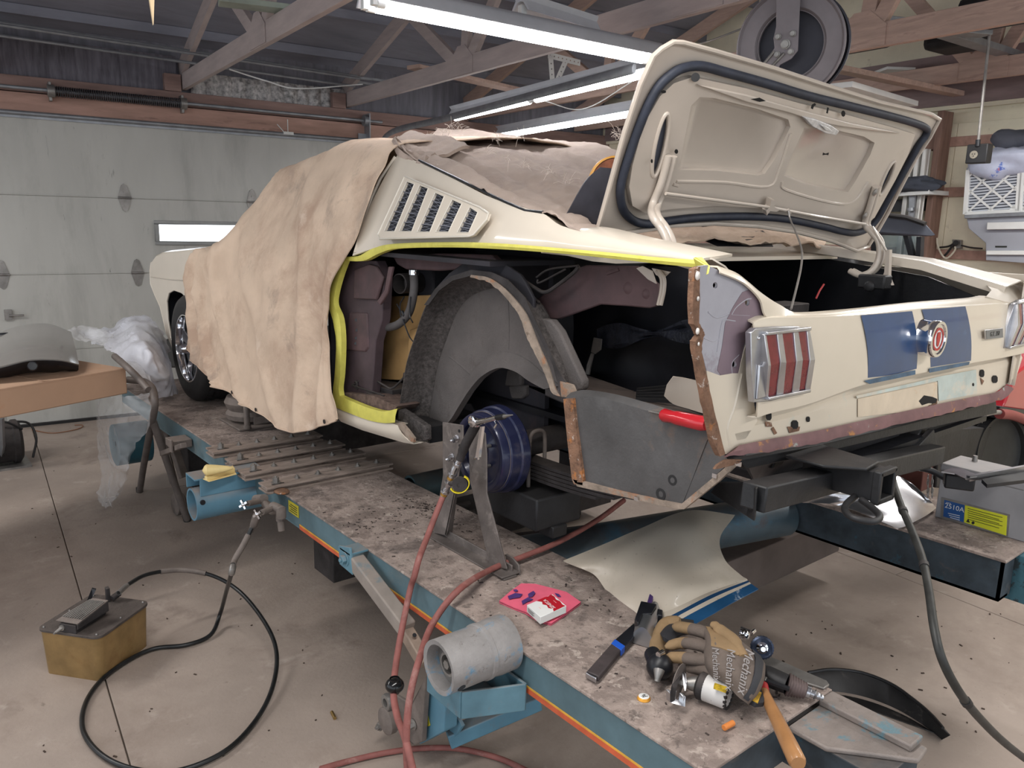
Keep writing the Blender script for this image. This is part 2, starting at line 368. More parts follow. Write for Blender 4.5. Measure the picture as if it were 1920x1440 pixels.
# torsion shaft with spring and end bearing
ts = thing('torsion_spring', b2w((1.0, YW - .08, 2.6)), 'grimy coil spring and shaft mounted above the garage door', 'spring')
b_ = MB(True); b_.cyl((-3.4, YW - .09, 2.615), (3.35, YW - .09, 2.615), .014, n=12); b_.build('shaft', m_galv, ts)
xs0, xs1 = B(97, 170, y=YW - .09).x, B(345, 190, y=YW - .09).x
pts = []
for i in range(800):
    t = i / 799; a = t * 2 * pi * 62; pts.append(V((xs0 + (xs1 - xs0) * t, YW - .09 + .036 * cos(a), 2.612 + .036 * sin(a))))
b_ = MB(True); b_.tube(pts, .0048, 5); b_.build('coil', mat('greasy_spring', (82, 80, 84), .5, .4, var=.5, vs=2.3), ts)
for x in (xs0, xs1):
    b_ = MB(True); b_.cyl((x - .03, YW - .09, 2.612), (x + .02, YW - .09, 2.612), .046, n=20); b_.bb((x - .02, YW - .09, 2.54), (x + .0, YW + .0, 2.68)); b_.build('winding_cone', m_steel, ts, bevel=.003)
b_ = MB(True); b_.bb((3.2, YW - .14, 2.42), (3.21, YW, 2.68)); b_.cyl((3.16, YW - .09, 2.615), (3.2, YW - .09, 2.615), .05, n=20); b_.bb((3.12, YW - .06, 2.38), (3.22, YW - .05, 2.5)); b_.build('bearing_plate', m_galv, ts)
# conduit and cables on the door header
b_ = MB(True); b_.tube(cat_rom([(B(430, 130, y=7.0)), B(500, 152, y=7.0), B(560, 166, y=7.0), B(680, 158, y=7.0)], 8), .006, 6); tag(b_.build('cable', m_white), 'white cable sagging under the roof above the garage door', 'cable')
b_ = MB(True)
for (z, y) in ((2.98, 7.0), (2.95, 6.92), (2.9, 7.05)): b_.cyl((-5.5, y, z + .15), (3.0, y, z - .02), .012, n=8)
tag(b_.build('conduit', m_galv), 'thin grey conduits running along under the dark roof over the door', 'conduit')
# header sensor
p_ = B(540, 250, y=YW - .03); b_ = MB(True); b_.bb((p_.x - .045, YW - .05, p_.z - .012), (p_.x + .045, YW - .02, p_.z + .012)); b_.cyl((p_.x, YW - .03, p_.z), (p_.x + .0, YW - .03, p_.z + .12), .004, n=6); b_.tube([(p_.x - .03, YW - .03, p_.z), (p_.x - .06, YW - .04, p_.z + .03), (p_.x - .1, YW - .04, p_.z + .07)], .004, 6)
tag(b_.build('door_sensor', m_white), 'small white sensor clipped to the top edge of the garage door', 'sensor')
# right wall: boarded panels and battens
wr_ = MB(True); wr_.bb((XR + .02, -4, 0), (XR + .2, 9, 5.6)); wallr = wr_.build('wall_right', m_wallcream, smooth=0); struct(wallr, 'cream painted board wall with bare wood battens')
y = -1.
while y < YW:
    b_ = MB(True); b_.bb((XR, y + .002, .0), (XR + .02, y + .86 - .002, 2.52)); b_.build('wall_board', m_wallcream, wallr, smooth=0, bevel=.002); y += .86
for z in (B(1850, 262, x=XR).z, B(1800, 360, x=XR).z, B(1810, 478, x=XR).z):
    b_ = MB(True); b_.bb((XR - .02, -1, z - .035), (XR, YW, z + .035)); b_.build('batten', m_woodred, wallr, smooth=0, bevel=.003)
zt = B(1850, 200, x=XR).z
b_ = MB(True); b_.bb((XR - .03, -1, zt), (XR, YW, zt + .03)); b_.build('top_trim', m_wallcream, wallr, smooth=0)
b_ = MB(True); b_.bb((XR - .05, -1, zt + .03), (XR, YW, zt + .4)); b_.build('plate_board', mat('plate_wood', (134, 116, 114), .85, var=.15, vs=4, stretch=(4, .6, 4)), wallr, smooth=0)
# post with a grooved metal door track in front of the wall
pa, pb = B(1770, 215, x=XR - .25), B(1757, 215, x=XR - .25)
b_ = MB(True); yp = B(1772, 300, x=XR - .1).y; zt2_ = B(1760, 280, x=XR - .14).z
b_.bb((XR - .16, yp + .02, 0), (XR - .02, yp + .07, B(1790, 205, x=XR - .16).z)); b_.bb((XR - .14, yp + .07, zt2_), (XR - .03, yp + .17, B(1775, 218, x=XR - .16).z)); tag(b_.build('wall_post', mat('brown_post', (132, 104, 92), .8, var=.2, vs=5, stretch=(6, 6, .7)), bevel=.004), 'brown wooden post standing against the cream wall', 'post')
b_ = MB(True); zt2 = B(1755, 278, x=XR - .2).z
for k in range(3): b_.bb((XR - .225, yp + .08 + k * .055, 0), (XR - .185, yp + .115 + k * .055, zt2)); 
b_.bb((XR - .188, yp + .075, 0), (XR - .17, yp + .25, zt2)); tag(b_.build('metal_channel', mat('white_channel', (205, 203, 198), .4, .3, var=.12, vs=6, stretch=(6, 6, .5)), bevel=.006), 'pale grooved metal channel standing upright beside the brown post', 'channel')
# roof
ZR0, SL = 2.9, .32
rf = MB(True); yr = .6
for (ya, yb) in ((YW + .3, yr), (yr, -4)):
    za = ZR0 + (YW - ya) * SL if ya > yr else ZR0 + (YW - yr) * SL; zb = ZR0 + (YW - yr) * SL if yb == yr else ZR0 + (YW - yr) * SL - (yr - yb) * SL
    rf.prism([V((-6, ya, za + .24)), V((8, ya, za + .24)), V((8, yb, zb + .24)), V((-6, yb, zb + .24))], (0, 0, .03))
ceil = rf.build('ceiling', m_roof, smooth=0); struct(ceil, 'dark sheathed pitched roof over open wooden trusses')
for k in range(11):       # purlins across the slope
    y = YW - .15 - k * .62; z = ZR0 + (YW - y) * SL
    b_ = MB(True); b_.beam((-6, y, z + .205), (8, y, z + .205), .04, .07); b_.build('purlin', m_roof, ceil, smooth=0)
JY = [5.2, 2.93, .66]
def truss(x, m, lab):
    t = thing('roof_truss', b2w((x, YW, 2.735)), lab, 'truss')
    b = MB(True); b.bb((x - .02, -3.5, 2.735), (x + .02, YW + .05, 2.865)); b.build('bottom_chord', m, t, bevel=.003, smooth=0)
    zr = ZR0 + (YW - yr) * SL
    b = MB(True); b.beam((x, YW + .1, ZR0 - .0), (x, yr, zr + .03), .04, .12, up=(0, 0, 1)); b.beam((x, -3.5, zr - (yr + 3.5) * SL), (x, yr, zr + .03), .04, .12); b.build('top_chord', m, t, smooth=0)
    tops = [6.05, 4.05, 1.8]
    for a, bb_ in ((JY[0], tops[0]), (JY[0], tops[1]), (JY[1], tops[1]), (JY[1], tops[2]), (JY[2], tops[2]), (JY[0] - .02, JY[0] - .06), (JY[1] - .02, JY[1] - .06)):
        b = MB(True); zt_ = ZR0 + (YW - bb_) * SL; 
        a2 = a + (.06 if bb_ > a else -.06) * (1 if abs(bb_ - a) > .1 else 0)
        if abs(bb_ - a) < .1: zt_ = 3.2
        b.beam((x, a2, 2.81), (x, bb_, zt_), .042, .09, up=(0, 1, 0) if abs(bb_ - a) < .1 else (0, 0, 1)); b.build('web', m, t, bevel=.003, smooth=0)
    for j in JY:
        for s in (-1, 1):
            b = MB(True); b.prism([V((x + s * .022, j + a_, 2.74 + c_)) for a_, c_ in ((-.16, 0), (.16, 0), (.16, .11), (.05, .2), (-.05, .2), (-.16, .11))], (s * .004, 0, 0)); b.build('gusset', m_woodgrey if m is m_woodgrey else m, t, smooth=0)
truss(.2, m_woodgrey, 'dusty roof truss at the far left, mostly above the picture'); truss(1.6, m_woodgrey, 'dusty grey-brown roof truss left of the long fluorescent light')
truss(3.05, m_woodgrey, 'dusty grey-brown roof truss passing behind the long fluorescent light'); truss(4.38, m_wood, 'brown roof truss behind the two large hanging discs')
truss(5.8, m_wood, 'brown roof truss nearest the cream right wall')
# bracing boards and stored planks above the trusses
def plank(p0, p1, w, h, m, name, label, cat='board'):
    b = MB(True); b.beam(p0, p1, w, h); return tag(b.build(name, m, bevel=.003, smooth=0), label, cat)
plank(B(410, 2, z=2.90), B(545, 18, z=2.90), .14, .03, mat('pale_green_board', (150, 158, 146), .8, var=.15, vs=5), 'board', 'pale greenish board lying across the left truss at the top edge')
plank((-4, 4.1, 2.90), (1.4, 4.1, 2.90), .09, .035, m_woodgrey, 'brace_board', 'dusty brace board crossing over the left trusses')
plank((3.0, 5.9, 2.89), (4.3, 6.3, 2.89), .14, .03, m_wood, 'brace_board', 'short brown plank laid between trusses behind the tarp')
plank(B(1600, 160, z=2.90), B(1690, 128, z=2.90), .22, .02, m_white, 'panel', 'white painted panel stored on the right trusses')
plank(B(1640, 40, z=2.89), B(1850, 60, z=2.89), .10, .05, m_galv, 'steel_angle', 'grey steel angle stored across the right trusses')
plank(B(1770, 62, z=2.89), B(1915, 108, z=2.89), .10, .04, m_galv, 'steel_angle', 'pale steel angle lying over the truss near the cream wall')
plank(B(1575, 160, z=2.6), B(1700, 196, z=2.6), .16, .035, m_white, 'panel', 'long white painted strip behind the open boot lid')
plank((4.4, 3.3, 2.725), (6.2, 3.3, 2.725), .09, .035, m_wood, 'brace_board', 'brown brace board fixed under the right trusses')
# black boxes stored overhead
for (px, py, w_, d_, h_, lb) in ((1590, 95, .5, .3, .14, 'black plastic case stored on the right trusses'), (1790, 95, .3, .3, .16, 'black bag stored on the trusses over the hanging cord'), (1870, 45, .35, .3, .15, 'dark bundle stored on the trusses at the top right corner')):
    p = B(px, py, z=2.89); b = MB(True); b.box((p.x, p.y, p.z + h_ / 2), (d_, w_, h_)); tag(b.build('storage_case', m_rubber, bevel=.04), lb, 'case')

# --------- fluorescent lights
m_tube = mat('lit_tube', (255, 255, 255), .5, var=0, emit=((250, 252, 255), TUBE))
m_fix = mat('fixture_enamel', (196, 196, 200), .5, var=.06)
def fixture(p0, p1, lab, ntube=2, gap=.085, w=.2, tubes_per=1, name='fluorescent_light', lit=True):
    p0, p1 = V(p0), V(p1); d = (p1 - p0).normalized(); u = d.cross(Z_).normalized()
    t = thing(name, b2w((p0 + p1) / 2), lab, 'ceiling light')
    b = MB(True); up = Z_
    prof = [(-w / 2, -.0), (-w / 2 + .03, .05), (-.04, .075), (.04, .075), (w / 2 - .03, .05), (w / 2, 0), (w / 2 - .01, -.0), (w / 2 - .04, .04), (.0, .045), (-w / 2 + .04, .04), (-w / 2 + .01, 0)]
    a = [p0 + u * q[0] + Z_ * q[1] for q in prof]; c_ = [p1 + u * q[0] + Z_ * q[1] for q in prof]; n = len(prof)
    b.add(a + c_, [(i, (i + 1) % n, n + (i + 1) % n, n + i) for i in range(n)] + [tuple(range(n))[::-1], tuple(range(n, 2 * n))]); b.build('reflector', m_fix, t)
    L_ = (p1 - p0).length
    for s in ([-1, 1] if ntube == 2 else [0]):
        for k in range(tubes_per):
            q0 = p0 + d * (.02 + L_ * k / tubes_per); q1 = p0 + d * (L_ * (k + 1) / tubes_per - .02); o = u * (s * gap / 2) - Z_ * (.004 if ntube == 2 else .02)
            if lit:
                b = MB(True); b.cyl(q0 + o + d * .03, q1 + o - d * .03, .0165 if ntube == 2 else .024, n=12); tb = b.build('tube', m_tube, t)
            b = MB(True)
            for q, e in ((q0, 1), (q1, -1)): b.cyl(q + o, q + o + d * (e * .035), .018, n=12); b.box(q + o + Z_ * .02 + d * (e * -.005), (.03, .03, .06))
            b.build('lamp_holder', m_white, t)
    return t
fixture(B(688, 6, z=2.56), B(1228, 112, z=2.56), 'long lit fluorescent light hanging over the open boot', 2)
fixture(B(850, 218, z=2.58), B(1225, 128, z=2.58), 'second lit fluorescent light running behind the long one', 1, w=.10, tubes_per=2)
fixture(B(935, 252, z=2.58), B(1200, 206, z=2.58), 'lowest lit fluorescent strip, just above the frayed cloth', 1, w=.08)
fixture(B(975, 22, z=2.68), B(1110, 62, z=2.68), 'unlit white lamp housing stored behind the long fluorescent light', 1, w=.12, name='lamp_housing', lit=False)
# horizontal door track sweeping from the door corner towards the viewer, with its hanger
b_ = MB(True); a0 = B(668, 268, y=YW - .1); pth = cat_rom([V((3.28, YW - .08, 1.2)), V((3.28, YW - .08, 2.1)), V((3.29, YW - .16, 2.36)), V((3.3, YW - .42, 2.5)), B(850, 222, z=2.53) - V((.05, 0, 0)), B(1210, 132, z=2.53)- V((.08, 0, 0))], 8)
b_.tube(pth, .028, 8, flat=.5); tag(b_.build('door_track', m_galv), 'grey steel door track curving up from the garage door corner', 'track')
def perf(b, a, c_, w=.04, up=(0, 1, 0), n=None):     # perforated angle: strip with real holes
    a, c_ = V(a), V(c_); d = (c_ - a); L_ = d.length; d.normalize(); u = V(up).cross(d).normalized(); nn = d.cross(u); n = n or max(3, int(L_ / .035))
    out = [a - u * w / 2, c_ - u * w / 2, c_ + u * w / 2, a + u * w / 2]; hs = []
    for i in range(n):
        c0 = a + d * (L_ * (i + .5) / n); hs.append([c0 + d * (.006 * cos(t * pi / 3)) + u * (.006 * sin(t * pi / 3)) for t in range(6)])
    b.prism(out, nn * .003, hs)
h_ = thing('hanger_bracket', b2w(B(1048, 170, z=2.6)), 'white perforated triangular bracket holding up the door track', 'bracket')
q1, q2 = B(1028, 103, y=4.65), B(1088, 118, y=4.65); q3, q4 = B(1037, 165, y=4.65), B(1062, 112, y=4.65)
b_ = MB(True); perf(b_, q1, q2); b_.build('top_bar', m_white, h_)
b_ = MB(True); perf(b_, q1 + V((.02, 0, 0)), q3); b_.build('strut', m_white, h_)
b_ = MB(True); perf(b_, q4, q3 + V((.01, .002, 0))); b_.build('strut', m_white, h_)
b_ = MB(True); b_.tube(cat_rom([B(870, 205, z=2.7), B(990, 185, z=2.6), B(1090, 205, z=2.56), B(1190, 150, z=2.7)], 8), .004, 6); tag(b_.build('cable', m_white), 'thin white cable drooping between the two far fluorescent lights', 'cable')
b_ = MB(True)
for (a, c_) in (((648, 143), (722, 152)), ((665, 153), (700, 159)), ((680, 158), (725, 163))): b_.beam(B(*a, z=2.95), B(*c_, z=2.95), .03, .02)
tag(b_.build('metal_rods', m_galv), 'bundle of pale metal rods stored under the roof left of the lights', 'rods')
# pointed wooden splinter hanging at the top edge
b_ = MB(True); b_.prism([B(279, -12, y=2.2), B(290, -12, y=2.2), B(288, 46, y=2.2)], (0, .012, 0)); tag(b_.build('wood_splinter', mat('pale_wood', (228, 200, 160), .7), smooth=0), 'pale pointed sliver of wood hanging at the top left', 'splinter')
# =====================================================================  THE FRAME RACK
m_deck = mat('dusty_deck_plate', (162, 146, 137), .85, var=.18, vs=14, bump=.8, bs=60, spots=[((122, 108, 101), 9, .50, .07, .75), ((92, 82, 77), 20, .57, .05, .7), ((76, 68, 66), 3.2, .55, .08, .6), ((186, 172, 162), 24, .58, .05, .75), ((58, 48, 46), 75, .62, .04, .8)])
m_deckbeam = mat('worn_blue_beam', (88, 112, 120), .5, var=.18, vs=6, spots=[((120, 118, 112), 4, .55, .15, .5)])
m_orange = mat('orange_stripe', (196, 92, 58), .6, var=.15, vs=20); m_yel = mat('yellow_stripe', (214, 160, 62), .6, var=.15, vs=20)
m_darkblue = mat('dark_blue_grime', (56, 66, 74), .65, .1, var=.35, vs=9, spots=[((42, 92, 108), 8, .62, .05, .7), ((96, 88, 82), 12, .6, .1, .6)], dust=((120, 108, 100), .6))
m_label = mat('label_yellow_green', (190, 178, 52), .6, var=.15, vs=40); m_ink = mat('dark_print', (40, 42, 36), .6, var=0)
rack = thing('frame_rack', (1.44, 2.5, 0), 'long blue and dusty frame-straightening rack with two runways that carries the stripped car', 'rack')
XL0, XL1, ZD = 1.198, 1.677, .65
YN = .812; YF = 5.35
b = MB(); b.bb((XL0, YN, ZD - .008), (XL1, YF, ZD)); b.build('deck_plate', m_deck, rack, bevel=.002, smooth=0)
b = MB(); b.bb((XL1 - .06, .60, ZD - .018), (XL1 - .002, YN, ZD - .001)); 
b.prism([(1.49, YN, ZD - .03), (XL1 - .01, YN, ZD - .03), (XL1 - .01, .585, ZD - .03), (1.61, .578, ZD - .03), (1.49, .72, ZD - .03)], (0, 0, .012)); b.build('ledge_plate', mat('worn_ledge', (140, 130, 124), .6, .3, var=.15, vs=10, bump=.3, bs=70, spots=[((96, 134, 146), 9, .53, .06, .8), ((100, 90, 82), 14, .6, .1, .7)]), rack, bevel=.004)
b = MB(); b.bb((1.50, .60, ZD - .12), (XL1 - .012, YN + .1, ZD - .03)); b.build('ledge_beam', m_darkblue, rack, smooth=0, bevel=.003)
b = MB(); b.prism([(1.60, .99, ZD + .001), (1.676, .98, ZD + .001), (1.690, .835, ZD + .001), (1.68, .822, ZD + .001), (1.655, .822, ZD + .001)], (0, 0, .006)); b.build('cover_strip', m_steel, rack, bevel=.002)
b = MB(); b.bb((XL0 + .004, YN + .004, .54), (XL0 + .014, YF, ZD - .008)); b.bb((XL0 + .004, YN + .004, .54), (XL0 + .06, YF, .548)); b.build('side_beam', m_deckbeam, rack, smooth=0, bevel=.002)
b = MB(); b.bb((XL0 + .0025, YN + .05, .541), (XL0 + .004, 2.72, .556)); b.build('orange_stripe', m_orange, rack, smooth=0)
b = MB(); b.bb((XL0 + .0025, YN + .05, .556), (XL0 + .004, 2.72, .561)); b.build('yellow_stripe', m_yel, rack, smooth=0)
b = MB(); b.bb((XL0 + .014, YN + .004, .54), (1.5, YN + .014, ZD - .008)); b.build('end_plate', m_darkblue, rack, smooth=0)
b = MB(); b.bb((XL1 - .014, YN + .1, .50), (XL1 - .004, YF, ZD - .008)); b.bb((XL1 - .07, YN + .1, .50), (XL1 - .004, YF, .51)); b.build('inner_beam', m_darkblue, rack, smooth=0)
for y in (1.2, 1.9, 2.55, 3.6, 4.4, 5.2):
    b = MB(); b.bb((XL0 + .014, y, .545), (XL1 - .014, y + .04, ZD - .008)); b.build('cross_rib', m_darkblue, rack, smooth=0)
# far runway
b = MB(); b.bb((2.85, .845, ZD - .01), (3.33, YF, ZD)); b.build('deck_plate', m_deck, rack, smooth=0, bevel=.002, label='far deck plate with the battery on it')
b = MB(); b.bb((2.862, .855, .495), (2.872, YF, ZD - .01)); b.bb((2.862, .855, .495), (2.94, YF, .505)); b.bb((2.862, .855, .495), (2.96, .865, ZD - .01)); b.build('side_beam', m_darkblue, rack, smooth=0, label='far side beam, dark with chipped blue')
b = MB(); b.bb((2.97, .78, .47), (3.3, .90, ZD - .012)); b.build('end_block', mat('speckled_blue', (56, 96, 108), .6, var=.2, vs=9, spots=[((40, 44, 46), 14, .52, .05, .9)]), rack, smooth=0, bevel=.003)
# big pipe cross members
b = MB(); b.cyl((XL1 - .02, 1.98, .55), (2.866, 1.68, .55), .088, n=32); b.build('cross_pipe', mat('dark_teal_pipe', (66, 84, 94), .45, .3, var=.25, vs=5, spots=[((54, 110, 140), 3, .55, .1, .7), ((80, 66, 64), 5, .56, .1, .7)], dust=((98, 88, 84), .5)), rack)
b = MB(); b.box((2.2, 1.93, .55), (1.1, .2, .012), Matrix.Rotation(radians(-20), 3, 'Z')); b.build('cover_plate', m_darkmetal, rack, smooth=0)
b = MB(); b.bb((XL1, 1.80, .15), (3.62, 2.06, .34)); b.build('base_beam', mat('base_dark', (92, 82, 78), .8, var=.2, vs=4, dust=((112, 100, 94), .6)), rack, smooth=0, bevel=.005)
b = MB(); b.bb((1.5, 3.05, .10), (3.3, 3.25, .28)); b.build('base_beam', m_darkmetal, rack, smooth=0, bevel=.005)
b = MB(); b.bb((XL0 + .25, 4.9, .10), (3.3, 5.1, .32)); b.build('base_beam', m_darkmetal, rack, smooth=0, bevel=.005)
# clutter of dark rods hung under the pipe
b = MB(); b.tube([(2.35, 1.86, .33), (2.55, 1.8, .36), (2.62, 1.83, .42)], .008, 8); b.tube([(2.3, 1.8, .30), (2.62, 1.78, .33)], .02, 8); b.box((2.5, 1.8, .33), (.3, .03, .05)); b.build('rod', m_steel, rack)
# blue tube arm with box channel above, poking out on the left
b = MB(); tx0, tx1 = .955, 1.30; ty, tz, tr = 3.215, .545, .068
b.lathe((tx0, ty, tz), X_, [(tr - .008, .34), (tr - .008, 0), (tr, 0), (tr, .35)], 36); b.build('outrigger_tube', mat('bright_blue_tube', (90, 130, 150), .5, var=.12, vs=7, spots=[((140, 130, 122), 6, .6, .15, .6)], dust=((140, 128, 120), .9)), rack)
m_bt = bpy.data.materials['bright_blue_tube']
b = MB(); b.bb((tx0 + .02, ty - .055, tz + .045), (1.24, ty - .048, tz + .115)); b.bb((tx0, ty - .055, tz + .115), (1.24, ty + .06, tz + .122)); b.bb((tx0 + .0, ty + .053, tz + .06), (1.24, ty + .06, tz + .115)); b.build('outrigger_channel', m_bt, rack, smooth=0, bevel=.001)
b = MB(); p = C(380, 942, y=ty - tr + .003); b.cyl((p.x, ty - tr - .001, p.z), (p.x, ty - tr + .006, p.z), .0105, n=16); b.build('pin_hole', m_black, rack)
# second tube seen past the car sill
p0, p1 = C(722, 845, x=1.72), C(810, 858, x=1.9)
b = MB(); b.lathe((1.70, 2.72, .60), X_, [(.05, .35), (.05, 0), (.06, 0), (.06, .5)], 28); b.build('outrigger_tube', mat('teal_tube', (58, 78, 84), .5, .2, var=.2, vs=6, dust=((92, 84, 78), .8)), rack)
for z, y in ((.5, 2.66), (.46, 2.62)):
    b = MB(); b.cyl((1.7, y, z), (1.96, y, z), .02, n=12); b.cyl((1.74, y, z), (1.78, y, z), .026, n=12); b.build('hydraulic_pipe', m_darkmetal, rack)
# four bolted channel strips across the deck
m_strip = mat('greasy_strip', (150, 135, 125), .75, .1, var=.22, vs=10, bump=.4, bs=70, stretch=(1, 5, 5), spots=[((80, 66, 58), 9, .56, .1, .8)])
for k, (l0, l1, r0, r1) in enumerate((((385, 836), (395, 848), (596, 808), (604, 818)), ((423, 857), (432, 870), (637, 824), (643, 834)), ((444, 880), (459, 891), (672, 840), (684, 849)), ((487, 905), (503, 918), (722, 857), (727, 868)))):
    zt = ZD + .028; a0, a1 = C(*l0, z=zt), C(*l1, z=zt); b0, b1 = C(*r0, z=zt), C(*r1, z=zt)
    y0 = (a0.y + b0.y) / 2; y1 = (a1.y + b1.y) / 2; y0 = max(y0, y1 + .085); x0 = (a0.x + a1.x) / 2; x1 = (b0.x + b1.x) / 2
    ob = MB(); ob.bb((x0, y1, ZD + .0), (x1, y0, ZD + .008)); ob.bb((x0 + .005, y1 + .015, ZD + .008), (x1 - .01, y0 - .015, zt - .008)); ob.bb((x0, y1, zt - .008), (x1, y0, zt)); st = ob.build('channel_strip', m_strip, rack, bevel=.0015, smooth=0)
    n = 6
    for i in range(n):
        bb = MB(); c = (x0 + (x1 - x0) * (i + .6) / (n + .2), (y0 * (.55 if i else .5) + y1 * (.45 if i else .5)), zt); bolt(bb, c, Z_, .0085 if i else .013, .007 if i else .02); bb.build('bolt', m_steel, st)
    bb = MB(); bb.box((x0 + .055, (y0 + y1) / 2 - .018, zt + .0008), (.05, .008, .001)); bb.build('slot', m_black, st)
b = MB(); b.ball(C(528, 921, z=ZD + .01), .03, 10, 6, (1, 1.3, .3)); b.build('weld_lump', m_rust, rack)
# caution label on the beam, bracket plates
lb = MB(); c0 = C(537, 930, x=XL0 + .003); lb.bb((XL0 + .0015, c0.y - .11, .585), (XL0 + .0035, c0.y - .02, .632)); lo = lb.build('label', m_label, rack, smooth=0)
lb = MB()
for i in range(4): lb.bb((XL0 + .0008, c0.y - .1, .592 + i * .009), (XL0 + .0015, c0.y - .03 - .01 * (i % 2), .595 + i * .009))
lb.build('label_print', m_ink, lo, smooth=0)
# folding brace arm
pb = C(648, 1048, x=1.13)
b = MB(); b.prism([V((1.13, pb.y + a, pb.z + c)) for a, c in ((-.045, -.04), (.045, -.035), (.05, .03), (-.03, .05))], (.008, 0, 0)); b.bb((1.13, pb.y - .03, pb.z + .02), (XL0, pb.y + .04, pb.z + .028)); bolt(b, (1.13, pb.y, pb.z), -X_, .016, .014); b.build('brace_bracket', m_bluepaint, rack, bevel=.002)
a0, a1, a2 = C(668, 1052, x=1.155), C(765, 1180, x=1.155), C(798, 1245, x=1.16)
b = MB(); b.beam(a0, a1, .048, .048); b.build('brace_sleeve', mat('dusty_brace', (142, 132, 124), .75, .1, var=.12, vs=9, spots=[((96, 120, 130), 5, .6, .06, .6)]), rack, bevel=.005); b = MB(); b.beam(a1 + (a0 - a1) * .2, a2, .038, .038); b.build('brace_arm', mat('bare_arm', (150, 132, 118), .6, .2, var=.2, vs=12), rack, bevel=.004)
b = MB(); d = (a2 - a1).normalized(); u = X_.cross(d).normalized(); n_ = u if u.z > 0 else -u
for t in (.25, .75): c = a1 + (a2 - a1) * t; b.cyl(c + n_ * .0185, c + n_ * .0196, .0065, n=12)
b.build('pin_hole', m_black, rack)
# pipe collar bolted on the side of the runway
cc0, cc1 = C(822, 1241, x=.985), C(938, 1190, x=XL0 - .0); cy, cz = 1.475, .672 - .02
R0 = (C(795, 1195, x=.985) - C(845, 1290, x=.985)).length / 2
ax = V((1, -.02, 0)).normalized(); c0 = V((.985, 1.448, .652)); R0 = .068
b = MB(); b.lathe(c0, ax, [(R0 - .012, .12), (R0 - .012, .0), (R0, -.002), (R0, .115), (R0 + .004, .118), (R0 + .004, .128), (R0, .131), (R0 + .004, .16), (R0 + .004, .205)], 40); m_coll = mat('dusty_collar', (138, 134, 132), .7, .1, var=.15, vs=12, bump=.3, bs=60, spots=[((84, 132, 160), 9, .56, .08, .8), ((98, 88, 84), 22, .62, .05, .7)]); col_ = b.build('collar', m_coll, rack)
b = MB(); b.lathe(c0 + ax * .035, ax, [(R0 - .012, 0), (.030, 0), (.030, -.012), (.024, -.012), (.024, .05)], 32); b.lathe(c0 + ax * .07, ax, [(.024, 0), (.0, 0)], 24); b.build('inner_race', m_steel, col_)
b = MB(); b.hexn(c0 + ax * .02, ax, .012, .02); b.build('nut', m_steel, col_)
b = MB(); hp = C(866, 1247, y=c0.y - R0 + .01); v_ = V((0, -.83, -.2)).normalized(); b.cyl(V((hp.x, c0.y, c0.z)) + V((0, -.85, -.52)) * (R0 - .004), V((hp.x, c0.y, c0.z)) + V((0, -.85, -.52)) * (R0 + .0015), .011, n=16); b.build('pin_hole', m_black, col_)
# open steel pocket below the collar
q = [C(850, 1300, x=1.05), C(886, 1345, x=1.08), C(945, 1318, x=1.17), C(935, 1270, x=1.18)]
zb = .50; z0 = .575; b = MB(); poly = [V((1.04, 1.58)), V((1.04, 1.43)), V((1.19, 1.36)), V((1.19, 1.56))]
for i in range(4):
    p, r = poly[i], poly[(i + 1) % 4]; b.beam((p.x, p.y, (zb + z0) / 2), (r.x, r.y, (zb + z0) / 2), .008, z0 - zb)
b.add([(p.x, p.y, zb) for p in poly], [(0, 1, 2, 3)]); b.build('steel_pocket', m_bluepaint, rack, bevel=.002)
# blue lift tower / foot with links and a caster
m_tower = mat('tower_blue', (88, 130, 150), .5, var=.12, vs=7, spots=[((110, 104, 100), 5, .56, .1, .6)], dust=((130, 120, 112), .7))
xt = 1.215
tow = [C(802, 1262, x=xt), C(838, 1300, x=xt), C(862, 1340, x=xt), C(790, 1395, x=xt), C(772, 1398, x=xt), C(724, 1330, x=xt), C(760, 1270, x=xt)]
b = MB(); b.prism([C(798, 1268, x=xt), C(835, 1312, x=xt), C(832, 1372, x=xt), C(787, 1396, x=xt), C(762, 1360, x=xt)], (.05, 0, 0)); tw = b.build('lift_tower', m_tower, rack, bevel=.004, smooth=0)
b = MB(); b.prism([C(735, 1300, x=xt - .03), C(770, 1320, x=xt - .03), C(775, 1398, x=xt - .03), C(725, 1350, x=xt - .03)], (.012, 0, 0)); b.prism([C(770, 1320, x=xt - .03), C(798, 1268, x=xt - .03), C(790, 1392, x=xt - .03), C(775, 1398, x=xt - .03)], (.02, 0, 0)); b.build('tower_flange', m_dirty, rack, bevel=.003, smooth=0)
b = MB(); b.prism([C(838, 1312, x=xt + .06), C(866, 1362, x=xt + .06), C(850, 1385, x=xt + .06), C(828, 1335, x=xt + .06)], (.012, 0, 0)); b.build('tower_fin', m_tower, rack, smooth=0)
u_ = (C(795, 1395, x=xt) - C(800, 1268, x=xt))
lo = MB(); lc = [C(783, 1305, x=xt - .002), C(800, 1330, x=xt - .002), C(807, 1360, x=xt - .002), C(793, 1366, x=xt - .002), C(779, 1318, x=xt - .002)]; lo.prism(lc, (-.0015, 0, 0)); lo = lo.build('label', m_label, tw, smooth=0)
b = MB()
for i in range(7):
    t = .1 + i * .12; a = lc[0].lerp(lc[2], t); e = lc[4].lerp(lc[3], t); d_ = (e - a); b.beam(a + d_ * .15 + V((-.002, 0, 0)), a + d_ * .85 + V((-.002, 0, 0)), .001, .002)
b.build('label_print', m_ink, tw, smooth=0)
b = MB(); b.beam(C(840, 1385, x=1.27), C(1010, 1312, x=1.55), .05, .05); b.build('cross_link', m_tower, rack, bevel=.004)
